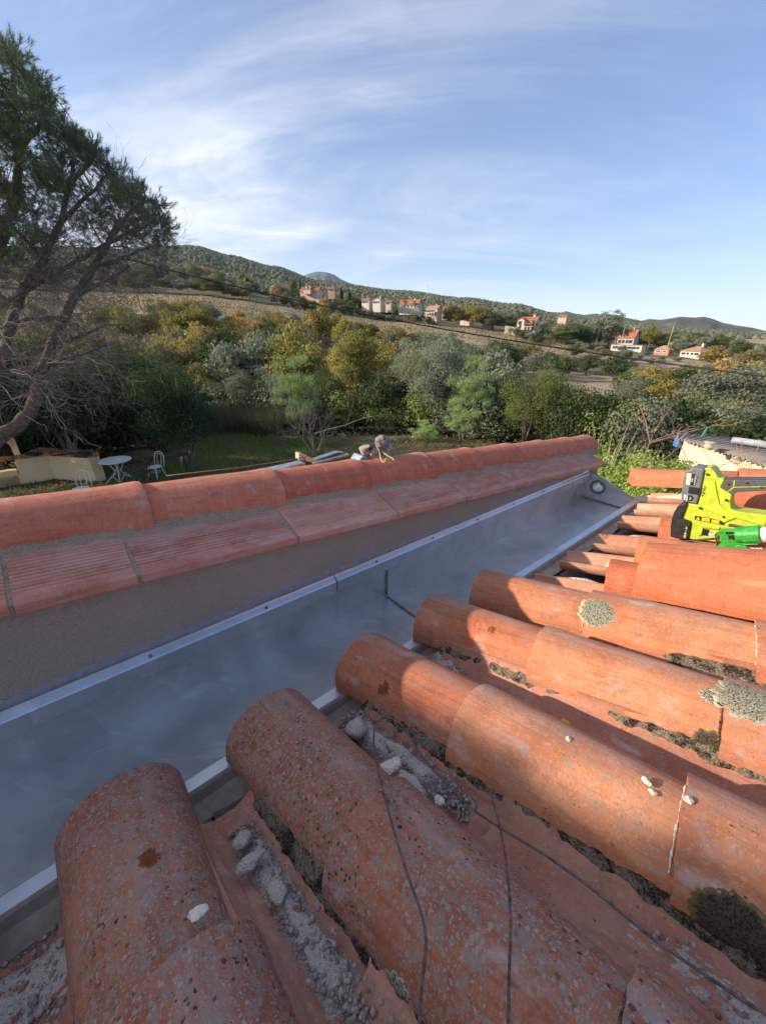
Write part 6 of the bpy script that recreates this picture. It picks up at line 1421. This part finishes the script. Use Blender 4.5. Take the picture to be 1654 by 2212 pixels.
def bistro_chair(u, v, yaw, label):
    c = gz(u, v); o = empty('garden_chair', c, label, 'chair', 'white metal garden chairs', 0); ca, sa = math.cos(yaw), math.sin(yaw); X = np.array([ca, sa, 0]); Y = np.array([-sa, ca, 0]); w_ = 'whitepaint'
    b = MB(); b.lathe(c + ZU * .455, ZU, [(0, .19), (.012, .205), (.022, .20), (.024, .0)], 24); b.build('seat', M[w_], o)
    hoop = [c + X * x + Y * (.18 + .10 * (z - .45) / .45) + ZU * z for (x, z) in [(-.19, .46), (-.20, .6), (-.195, .72)] + [(-.195 * math.cos(a), .72 + .19 * math.sin(a)) for a in np.linspace(.25, 2.9, 10)] + [(.195, .72), (.20, .6), (.19, .46)]]
    b = MB(); b.tube(hoop, .014, 7); b.build('back_hoop', M[w_], o, smooth=True)
    inn = [c + X * x + Y * (.18 + .10 * (z - .45) / .45) + ZU * z for (x, z) in [(-.07, .46), (-.08, .6), (-.085, .72)] + [(-.085 * math.cos(a), .76 + .09 * math.sin(a)) for a in np.linspace(.2, 2.9, 7)] + [(.085, .72), (.08, .6), (.07, .46)]]
    b = MB(); b.tube(inn, .010, 6); b.build('back_splat', M[w_], o, smooth=True)
    for (sx, sy) in ((-1, -1), (1, -1), (-1, 1), (1, 1)):
        b = MB(); b.tube([c + X * .14 * sx + Y * .13 * sy + ZU * .455, c + X * .16 * sx + Y * .15 * sy + ZU * .25, c + X * .23 * sx + Y * .24 * sy], [.014, .013, .012], 7); b.build('leg', M[w_], o, smooth=True)
    b = MB(); b.tube([c + ZU * .30 + X * .13 * math.cos(a) + Y * .13 * math.sin(a) for a in np.linspace(0, 6.283, 17)], .008, 6); b.build('leg_ring', M[w_], o, smooth=True)
bistro_chair(342, 1037, -0.3, 'white bentwood-style metal chair beside the dark folding table, seat in full view')
bistro_chair(404, 1004, -1.0, 'white metal chair turned sideways behind the dark slatted table')
bistro_chair(186, 1088, 0.15, 'white metal chair of which only the top hoop shows above the ridge tiles')
c = gz(262, 1040); tb = empty('garden_table', c, 'round white metal garden table with curved legs', 'table')
b = MB(); b.lathe(c + ZU * .71, ZU, [(0, .44), (.004, .455), (.03, .46), (.034, .455), (.034, .44)], 40); b.build('table_top', M['tabletop'], tb)
b = MB(); b.lathe(c + ZU * .725, ZU, [(0, .462), (.022, .464), (.024, .45), (.021, .448)], 40); b.build('rim', M['whitepaint'], tb)
for k in range(4):
    a = k * 1.571 + .5; d = np.array([math.cos(a), math.sin(a), 0]); b = MB(); b.tube([c + ZU * .71 + d * .26, c + ZU * .5 + d * .13, c + ZU * .36 + d * .075, c + ZU * .22 + d * .16, c + d * .42], [.015, .015, .015, .015, .014], 7); b.build('leg', M['whitepaint'], tb, smooth=True)
    b = MB(); e_ = np.array([-d[1], d[0], 0]); b.tube([c + d * .36 + ZU * .06 + (0 * e_), c + (d + e_) * .16 + ZU * .26, c + e_ * .36 + ZU * .06], .010, 6); b.build('brace', M['whitepaint'], tb, smooth=True)
b = MB(); b.tube([c + ZU * .40 + np.array([math.cos(a), math.sin(a), 0]) * .1 for a in np.linspace(0, 6.283, 15)], .009, 6); b.build('ring', M['whitepaint'], tb, smooth=True)
c = gz(384, 1024); ft = empty('folding_table', c, 'dark wooden slatted folding table with crossed legs', 'table'); a = 0.45; X = np.array([math.cos(a), math.sin(a), 0]); Y = np.array([-math.sin(a), math.cos(a), 0])
for k in range(7): b = MB(); b.box(c + ZU * .70 + Y * (k - 3) * .083, .78, .07, .02, (X, Y, ZU)); b.build('slat', M['darkwood'], ft, bevel=.003)
for sx in (-1, 1):
    for sy in (-1, 1): b = MB(); b.tube([c + X * .3 * sx + Y * .25 * sy + ZU * .69, c + X * .3 * sx - Y * .28 * sy], .013, 6); b.build('leg', M['darkwood'], ft)
    b = MB(); b.tube([c + X * .3 * sx + Y * .25 + ZU * .68, c + X * .3 * sx - Y * .25 + ZU * .68], .013, 6); b.build('rail', M['darkwood'], ft)
c = gz(314, 1046); fc = empty('folding_chair', c, 'dark slatted folding chair left of the white chair', 'chair'); a = -0.4; X = np.array([math.cos(a), math.sin(a), 0]); Y = np.array([-math.sin(a), math.cos(a), 0])
for k in range(5): b = MB(); b.box(c + ZU * .44 + Y * (k - 2) * .075, .40, .06, .016, (X, Y, ZU)); b.build('seat_slat', M['darkwood'], fc, bevel=.003)
for k in range(3): b = MB(); b.box(c + ZU * (.66 + .08 * k) - Y * (.19 + .02 * k) * -1, .40, .016, .05, (X, Y, ZU)); b.build('back_slat', M['darkwood'], fc, bevel=.003)
for sx in (-1, 1):
    b = MB(); b.tube([c + X * .2 * sx - Y * .22, c + X * .2 * sx + Y * .10 + ZU * .44, c + X * .2 * sx + Y * .25 + ZU * .86], .012, 6); b.build('frame', M['darkwood'], fc)
    b = MB(); b.tube([c + X * .2 * sx + Y * .25, c + X * .2 * sx - Y * .18 + ZU * .44], .012, 6); b.build('leg', M['darkwood'], fc)

# ------------------------------------------------------------------ bare branching trees
def bare(mb, rs_, p, d, L_, r, lv, spread=.55, up=.12, n=5, kids=(2, 4)):
    pts = [np.array(p, float)]; rad = [r]; dd = nrm(d); k = 4
    for i in range(k):
        dd = nrm(dd + rs_.normal(0, .13, 3) + ZU * up * .3); pts.append(pts[-1] + dd * L_ / k); rad.append(max(.0016, r * (1 - .5 * (i + 1) / k)))
    mb.tube(pts, rad, n if lv > 1 else 3, cap=False)
    if lv == 0: return
    for q in range(rs_.randint(*kids)):
        i = rs_.randint(1, k + 1); a = rs_.normal(0, 1, 3); a -= dd * (a @ dd); nd = nrm(dd + nrm(a) * spread * rs_.uniform(.6, 1.4) + ZU * up)
        bare(mb, rs_, pts[i], nd, L_ * rs_.uniform(.55, .85), rad[i] * .62, lv - 1, spread, up, n, kids)
rb = np.random.RandomState(3); c = gz(680, 984); bt = empty('bare_tree', c, 'small leafless grey tree on the lawn behind the ridge caps', 'tree')
b = MB()
for k in range(4): bare(b, rb, c + rb.normal(0, .05, 3) * [1, 1, 0], nrm([rb.normal(0, .35), rb.normal(0, .35), 1]), 1.15, .035, 4, .7, .08, 5, (3, 5))
b.build('branches', M['twig'], bt)
b = MB(); bare(b, rb, c + ZU * .9, nrm([.95, .1, .25]), 1.9, .028, 3, .5, .05, 5, (2, 4)); b.build('long_branch', M['twig'], bt)
rb = np.random.RandomState(9); c = at(1395, 1000, 7.2); c[2] = 1.0
cn = empty('bramble_canes', c, 'bare reddish thorny canes rising beside the shed', 'shrub'); b = MB()
for (u0, v0, u1, v1, d_, r_) in ((1372, 1040, 1403, 955, 6.6, .012), (1403, 955, 1380, 875, 6.7, .008), (1403, 955, 1500, 925, 6.6, .009), (1403, 957, 1560, 915, 6.5, .007), (1403, 955, 1440, 892, 6.8, .006), (1385, 1040, 1475, 960, 6.3, .006), (1500, 1030, 1450, 930, 6.3, .005), (1560, 1035, 1520, 970, 5.9, .005), (1600, 1035, 1640, 960, 5.9, .006), (1480, 1040, 1600, 985, 5.8, .005), (1640, 1040, 1560, 985, 5.8, .005), (1620, 1030, 1590, 960, 5.9, .005)):
    p, q = at(u0, v0, d_), at(u1, v1, d_ + .2); b.tube([p, (p + q) / 2 + rb.normal(0, .02, 3), q], [r_, r_ * .8, r_ * .6], 5, cap=False)
    for k in range(3):
        f = rb.uniform(.2, 1); bare(b, rb, p + (q - p) * f, nrm(q - p) + rb.normal(0, .45, 3), np.linalg.norm(q - p) * rb.uniform(.2, .5), r_ * .45, 1, .5, .03, 3, (1, 4))
b.build('canes', M['twig_red'], cn)
# bramble bushes at the foot of the house
def bush(u, v, d, r, h, n, leafs, lm, label, name='bramble_bush', seed=1):
    g = at(u, v, d); x, y, zt = g; o = empty(name, (x, y, 0), label, 'bush'); rs2 = np.random.RandomState(seed)
    V, Fq, cs_ = crown('x', seed, r, h, zt - h, 36, n, leafs, lobe=.30, asp=.75); c = bpy.data.objects.new('foliage', new_mesh('foliage', V, Fq, [L[lm]])); C.objects.link(c); c.parent = o
    b = MB()
    for k in range(14):
        cc_ = cs_[rs2.randint(len(cs_))][0]; b.tube([(rs2.uniform(-.3, .3), rs2.uniform(-.3, .3), 0), cc_ * [.5, .5, .5], cc_], [.02, .014, .004], 4)
    tm = bpy.data.meshes.new('stems'); tm.from_pydata(b.v, [], b.f); tm.materials.append(M['twig_red']); q = bpy.data.objects.new('stems', tm); C.objects.link(q); q.parent = o
bush(1395, 955, 7.0, 1.05, 2.4, 30000, .05, 'bush', 'dense bright green bramble bush between gutter end and shed', seed=3)
bush(1335, 958, 9.0, 1.25, 2.2, 20000, .055, 'bush', 'lower bright green bush behind the gutter end', seed=4)
bush(1470, 1008, 6.2, .8, 1.8, 12000, .045, 'bush', 'bright green bush below the old shed wall', seed=6)
rb = np.random.RandomState(19); b = MB(); c = at(1310, 990, 8.5)
for k in range(26): q = c + rb.normal(0, .28, 3) * [1, 1, 0]; b.tube([[q[0], q[1], 0], [q[0], q[1], 1.4], q + rb.normal(0, .2, 3) + ZU * rb.uniform(.0, .5)], [.008, .006, .003], 4)
tag(b.build('dry_stalks', M['palewood']), 'tuft of dry pale stalks beside the last ridge cap', 'dry plant')

# ------------------------------------------------------------------ old shed at the right
ZE = 2.72; SA = np.array([5.90, 7.48, ZE]); SB = np.array([6.22, 4.3, ZE]); SC = np.array([6.10, 7.90, ZE + .01]); SD = np.array([10.6, 5.10, ZE + .01])
shed = empty('old_shed', (SA[0], SA[1], 0), 'old cream stucco shed with corrugated fibre cement roof', 'shed')
dn = nrm(SB - SA); nb = nrm(np.cross(ZU, dn)); nb = np.array([1.0, 0, 0])
b = MB(); inset = SA + nb * .12 + dn * .1; endp = SB + nb * .12; dz_ = ZE - .05
n_ = 30; V = []
for i in range(n_ + 1):
    p = inset + (endp - inset) * i / n_
    for z in np.linspace(0, dz_, 9): V.append([p[0] + .03 * nz(i * .7, z * 2, 1), p[1] + .05 * nz(i * .5, z * 2, 2), z])
b.add(V, [(i * 9 + j, (i + 1) * 9 + j, (i + 1) * 9 + j + 1, i * 9 + j + 1) for i in range(n_) for j in range(8)])
lf = SC - SA; e1 = inset + np.array([lf[0], lf[1], 0]) * .95; b.add([[inset[0], inset[1], 0], [e1[0], e1[1], 0], [e1[0], e1[1], dz_], [inset[0], inset[1], dz_]], [(0, 1, 2, 3)]); b.build('wall', M['stucco'], shed, smooth=True)
cnt = 9
for q in range(cnt):
    f0, f1 = q / cnt, (q + 1) / cnt; b = MB(); m_ = 25; V = []
    for i in range(m_):
        f = f0 + (f1 - f0) * i / (m_ - 1) + .004 * (i == m_ - 1); p = SA + (SB - SA) * f - nb * (.10 + .02 * rnd.random() * (i % 7 == 0)); r_ = SC + (SD - SC) * f
        hgt = .022 * math.sin(i / (m_ - 1) * math.pi * 8)
        for k in range(4): x = p + (r_ - p) * k / 3; V.append([x[0], x[1], x[2] + hgt + .006 * (q % 2)])
    b.add(V, [(i * 4 + k, (i + 1) * 4 + k, (i + 1) * 4 + k + 1, i * 4 + k + 1) for i in range(m_ - 1) for k in range(3)]); o = b.build('roof_sheet', M['fibro'], shed, smooth=True); so_ = o.modifiers.new('th', 'SOLIDIFY'); so_.thickness = .015
def pot(u, v, z, sc_, label):
    p = on_z(u, v, z); b = MB(); b.lathe(p, ZU, [(0, .07 * sc_), (.08 * sc_, .10 * sc_), (.10 * sc_, .14 * sc_), (.13 * sc_, .14 * sc_), (.15 * sc_, .10 * sc_), (.20 * sc_, .10 * sc_), (.23 * sc_, .15 * sc_), (.26 * sc_, .15 * sc_), (.27 * sc_, .05 * sc_)], 18); tag(b.build('clay_pot', M['pot'], smooth=False), label, 'chimney pot')
pot(1527, 972, 2.74, .55, 'small pale clay chimney pot on the shed eave')
b = MB(); p = on_z(1598, 992, 2.62); q = on_z(1628, 1040, 1.9); b.tube([p + ZU * .05, p, q, q - ZU * 1.0], [.09, .09, .085, .085], 12); b.lathe(p, ZU, [(0, .11), (.05, .13), (.09, .12)], 14); tag(b.build('clay_downpipe', M['pot'], smooth=True), 'pale clay downpipe bent along the shed wall', 'downpipe')
gt = on_z(1520, 943, 2.75); st_ = empty('green_stand', gt, 'green painted T-shaped stand on the shed roof', 'stand'); b = MB(); rx = nrm([rgt[0], rgt[1], 0]); b.tube([gt, gt + ZU * .17], .010, 6); b.tube([gt - rx * .05, gt + ZU * .17], .009, 6); b.build('post', M['greenpaint'], st_)
b = MB(); b.box(gt + ZU * .18, .27, .03, .028, (nrm(rx - ZU * .35), nrm(np.cross(ZU, rx)), ZU)); b.build('crossbar', M['greenpaint'], st_, bevel=.004)
pr, pq = on_z(1580, 950, 2.83), on_z(1740, 972, 2.83); dr = nrm(pq - pr); ro = empty('corrugated_sheet', pr, 'rolled white corrugated sheet lying on the shed roof', 'sheet'); b = MB(); pf = []; Ls = np.linalg.norm(pq - pr); 
for k in range(60): pf.append((Ls * k / 59, .055 + .003 * (k % 2)))
b.lathe(pr, dr, pf, 14); b.build('roll', M['rolled'], ro)
b = MB(); b.box(on_z(1470, 955, 2.5), .2, .15, .2); tag(b.build('blue_crate', M['bluepaint'], bevel=.01), 'small blue container behind the shed corner', 'container')

# ------------------------------------------------------------------ pine at the left
rp = np.random.RandomState(2)
pine = empty('pine_tree', tuple(at(-20, 980, 10.9) * [1, 1, 0]), 'tall leaning pine with dead lower branches at the left edge', 'tree')
def limb(pts, r0, r1, name='branch', m='bark_pine', n=9):
    P = [at(q[0], q[1], q[2] * 1.22) for q in pts]; Q = []
    for i in range(len(P) - 1):
        p0, p1, p2, p3 = P[max(0, i - 1)], P[i], P[i + 1], P[min(len(P) - 1, i + 2)]
        for k in range(4): f = k / 4; Q.append(0.5 * ((2 * p1) + (p2 - p0) * f + (2 * p0 - 5 * p1 + 4 * p2 - p3) * f * f + (3 * p1 - p0 - 3 * p2 + p3) * f ** 3) + rp.normal(0, .012, 3))
    Q.append(P[-1]); b = MB(); b.tube(Q, [r0 + (r1 - r0) * i / (len(Q) - 1) for i in range(len(Q))], n); b.build(name, M[m], pine, smooth=True); return Q
LB = []
LB.append(limb([(-60, 1010, 8.6), (0, 945, 8.9), (45, 912, 9.0), (75, 865, 9.1), (92, 800, 9.2), (112, 745, 9.3), (138, 690, 9.4), (165, 635, 9.6), (205, 575, 9.8), (235, 520, 10), (262, 470, 10.2)], .15, .045, 'trunk'))
LB.append(limb([(-40, 860, 10), (5, 780, 10), (22, 700, 10), (55, 620, 10.1), (95, 560, 10.2), (130, 480, 10.4), (150, 400, 10.6), (160, 340, 10.8)], .12, .035, 'trunk'))
LB.append(limb([(-80, 700, 10.5), (-10, 560, 10.5), (30, 440, 10.6), (40, 330, 10.8), (30, 200, 11), (25, 120, 11)], .13, .03))
for pts in ([(20, 650, 10), (80, 612, 9.9), (170, 560, 9.8), (240, 520, 9.8), (300, 495, 9.8), (350, 470, 9.9)], [(112, 745, 9.3), (170, 728, 9.2), (240, 700, 9.1)], [(95, 790, 9.2), (160, 772, 9.0), (230, 745, 9)], [(92, 805, 9.2), (40, 800, 9.1), (-30, 810, 9)], [(138, 690, 9.4), (60, 690, 9.2), (0, 710, 9)],
            [(165, 635, 9.6), (220, 610, 9.5), (280, 575, 9.6)], [(205, 575, 9.8), (260, 560, 9.7), (330, 530, 9.8)], [(95, 560, 10.2), (40, 500, 10), (-20, 450, 10)], [(130, 480, 10.4), (190, 420, 10.3), (240, 370, 10.4)], [(40, 330, 10.8), (90, 260, 10.8), (120, 210, 10.8)], [(235, 520, 10), (290, 450, 10.1), (330, 430, 10.2)], [(150, 400, 10.6), (200, 340, 10.6), (210, 300, 10.6)], [(30, 440, 10.6), (-30, 380, 10.6)]):
    LB.append(limb(pts, .055, .018, n=6))
# dead twigs
anch = np.vstack([np.array(q) for q in LB]); b = MB(); U_ = []
for k in range(520):
    p = anch[rp.randint(len(anch))]; q = proj(p)
    if q[1] < 500 or q[0] < -60 or q[0] > 330: continue
    if q[1] > 860: continue
    d = nrm(np.array([rp.normal(.45, .6), rp.normal(-.2, .6), rp.normal(-.1, .45)])); bare(b, rp, p, d, rp.uniform(.5, 1.1), .010, 3 if k % 3 else 2, .75, .03, 3, (2, 5))
b.build('dead_twigs', M['twig'], pine)
# needle tufts in flattened clumps, each on its twig
poly = [(-260, 40), (-100, 60), (0, 92), (34, 100), (52, 125), (78, 172), (104, 195), (130, 248), (152, 290), (185, 303), (215, 325), (250, 362), (285, 398), (335, 425), (358, 456), (372, 492), (355, 520), (318, 530), (262, 545), (210, 500), (150, 500), (100, 540), (40, 560), (0, 600), (-100, 620), (-260, 600)]
def inpoly(u, v):
    ins = False; j = len(poly) - 1
    for i in range(len(poly)):
        (x1, y1), (x2, y2) = poly[i], poly[j]
        if (y1 > v) != (y2 > v) and u < (x2 - x1) * (v - y1) / (y2 - y1) + x1: ins = not ins
        j = i
    return ins
cl = []
while len(cl) < 400:
    u, v = rp.uniform(-250, 372), rp.uniform(50, 615)
    if inpoly(u, v):
        cl.append((u, v, rp.uniform(11.2, 15.0)))
edge_c = [(poly[i][0] + (poly[i + 1][0] - poly[i][0]) * f, poly[i][1] + (poly[i + 1][1] - poly[i][1]) * f, rp.uniform(12.0, 13.8)) for i in range(2, 17) for f in (0, .34, .67)]
VV = []; tw = MB(); 
for (u, v, d) in cl + [(a_ - 16, b_ + 10, c_) for (a_, b_, c_) in edge_c]:
    c = at(u, v, d); near_ = anch[np.argmin(np.linalg.norm(anch - c, axis=1))]; mid = (c + near_) / 2 + rp.normal(0, .08, 3); tw.tube([near_, mid, c], [.014, .008, .005], 3, cap=False)
    outd = nrm((c - near_) + np.array([0, 0, .25])); rr_ = rp.uniform(.3, .55)
    for q in range(rp.randint(14, 22)):
        dd_ = nrm(outd * .5 + rp.normal(0, .8, 3) * [1, 1, .75]); tip = c + dd_ * rr_ * rp.uniform(.4, 1.15); tw.tube([c + dd_ * rr_ * .1, tip], [.004, .003], 3, cap=False)
        ax_ = nrm(dd_ + ZU * .45); m_ = 30; base = tip - ax_ * np.linspace(0, .13, m_)[:, None] * 1.0; nd = rp.normal(0, .62, (m_, 3)) + ax_; nd /= np.linalg.norm(nd, axis=1, keepdims=True); ln2 = rp.uniform(.08, .135, (m_, 1)); sd_ = np.cross(nd, rp.normal(0, 1, (m_, 3))); sd_ /= np.linalg.norm(sd_, axis=1, keepdims=True)
        VV.append(np.stack([base - sd_ * .0036, base + sd_ * .0036, base + nd * ln2], 1).reshape(-1, 3))
tw.build('twigs', M['bark'], pine); VV = np.vstack(VV) - parent_origin(pine)
nd_o = link('needles', new_mesh('needles', VV, np.arange(len(VV)).reshape(-1, 3), [L['pine']]), pine)

# trees standing beyond the left edge of the picture; one shades the patio, the round one is added to shade the near tiles
def off_tree(x, y, z, R, H, lm, label, dens=30000, seed=1, leafs=.09, zb=None):
    o = empty('unseen_tree', (x, y, 0), label, 'tree'); V, Fq, cs_ = crown('x', seed, R, H, z, 60, dens, leafs, lobe=.42, asp=.8)
    c = bpy.data.objects.new('crown', new_mesh('crown', V, Fq, [L[lm]])); C.objects.link(c); c.parent = o; b = MB(); trunk(b, np.random.RandomState(seed), z + H, .16, cs_)
    tm = bpy.data.meshes.new('trunk'); tm.from_pydata(b.v, [], b.f); tm.materials.append(M['bark']); q = bpy.data.objects.new('trunk', tm); C.objects.link(q); q.parent = o
o = empty('unseen_tree', (-8, -1.82, 0), 'unseen round tree added beyond the left edge to shade the near tiles', 'tree'); r5 = np.random.RandomState(5); n_ = 52000
d = r5.normal(0, 1, (n_, 3)); d /= np.linalg.norm(d, axis=1, keepdims=True); lump_ = 1 + .018 * np.sin(d[:, 0] * 17) * np.sin(d[:, 1] * 15 + 1) + .012 * np.sin(d[:, 2] * 23)
V, Fq = leaf_cloud(r5, d * (2.285 * lump_ * (1 - .35 * r5.random_sample(n_) ** 3))[:, None] + [0, 0, 5.0], d, .13, .8); c = bpy.data.objects.new('crown', new_mesh('crown', V, Fq, [L['oak_shade']])); C.objects.link(c); c.parent = o
b = MB(); b.tube([(-8, -1.82, 0), (-8, -1.8, 4.4)], [.2, .13], 9); b.build('trunk', M['bark'], o)
off_tree(-18.5, 8.0, 2.0, 2.8, 5.5, 'oak_shade', 'large dark tree beyond the barbecue, outside the left edge', 30000, 6, .14)

# ------------------------------------------------------------------ the air
hm = bpy.data.materials.new('haze'); hm.use_nodes = True; ht = NT(hm.node_tree); ht.n.clear()
pv = ht.new('ShaderNodeVolumePrincipled'); pv.inputs['Color'].default_value = (0.72, 0.84, 1.0, 1); pv.inputs['Density'].default_value = 6.0e-5; pv.inputs['Anisotropy'].default_value = 0.1
oo = ht.new('ShaderNodeOutputMaterial'); ht.link(pv.outputs[0], oo.inputs['Volume'])
b = MB(); b.box((0, 450, 370), 9700, 10300, 980); hz_o = b.build('haze', hm); tag(hz_o, kind='stuff')
# ------------------------------------------------------------------ individual labels: look-alikes that share one are told apart by their order
by = {}
for o_ in list(C.objects):
    if o_.parent is None and 'label' in o_.keys() and 'category' in o_.keys() and 'kind' not in o_.keys(): by.setdefault(o_['label'], []).append(o_)
ORD = ['leftmost', 'second', 'third', 'fourth', 'fifth', 'sixth', 'seventh', 'eighth', 'ninth', 'tenth', 'eleventh', 'twelfth', 'thirteenth', 'fourteenth', 'fifteenth', 'sixteenth', 'seventeenth', 'eighteenth', 'nineteenth', 'twentieth']
for lb, os_ in by.items():
    if len(os_) < 2: continue
    os_.sort(key=lambda q: proj(np.array(q.location))[0]); n_ = len(os_)
    for k, q in enumerate(os_):
        w1 = 'leftmost' if k == 0 else 'rightmost' if k == n_ - 1 else (ORD[k] if k < 20 else '%dth' % (k + 1)) + ' from the left'
        q['label'] = w1 + ' ' + lb
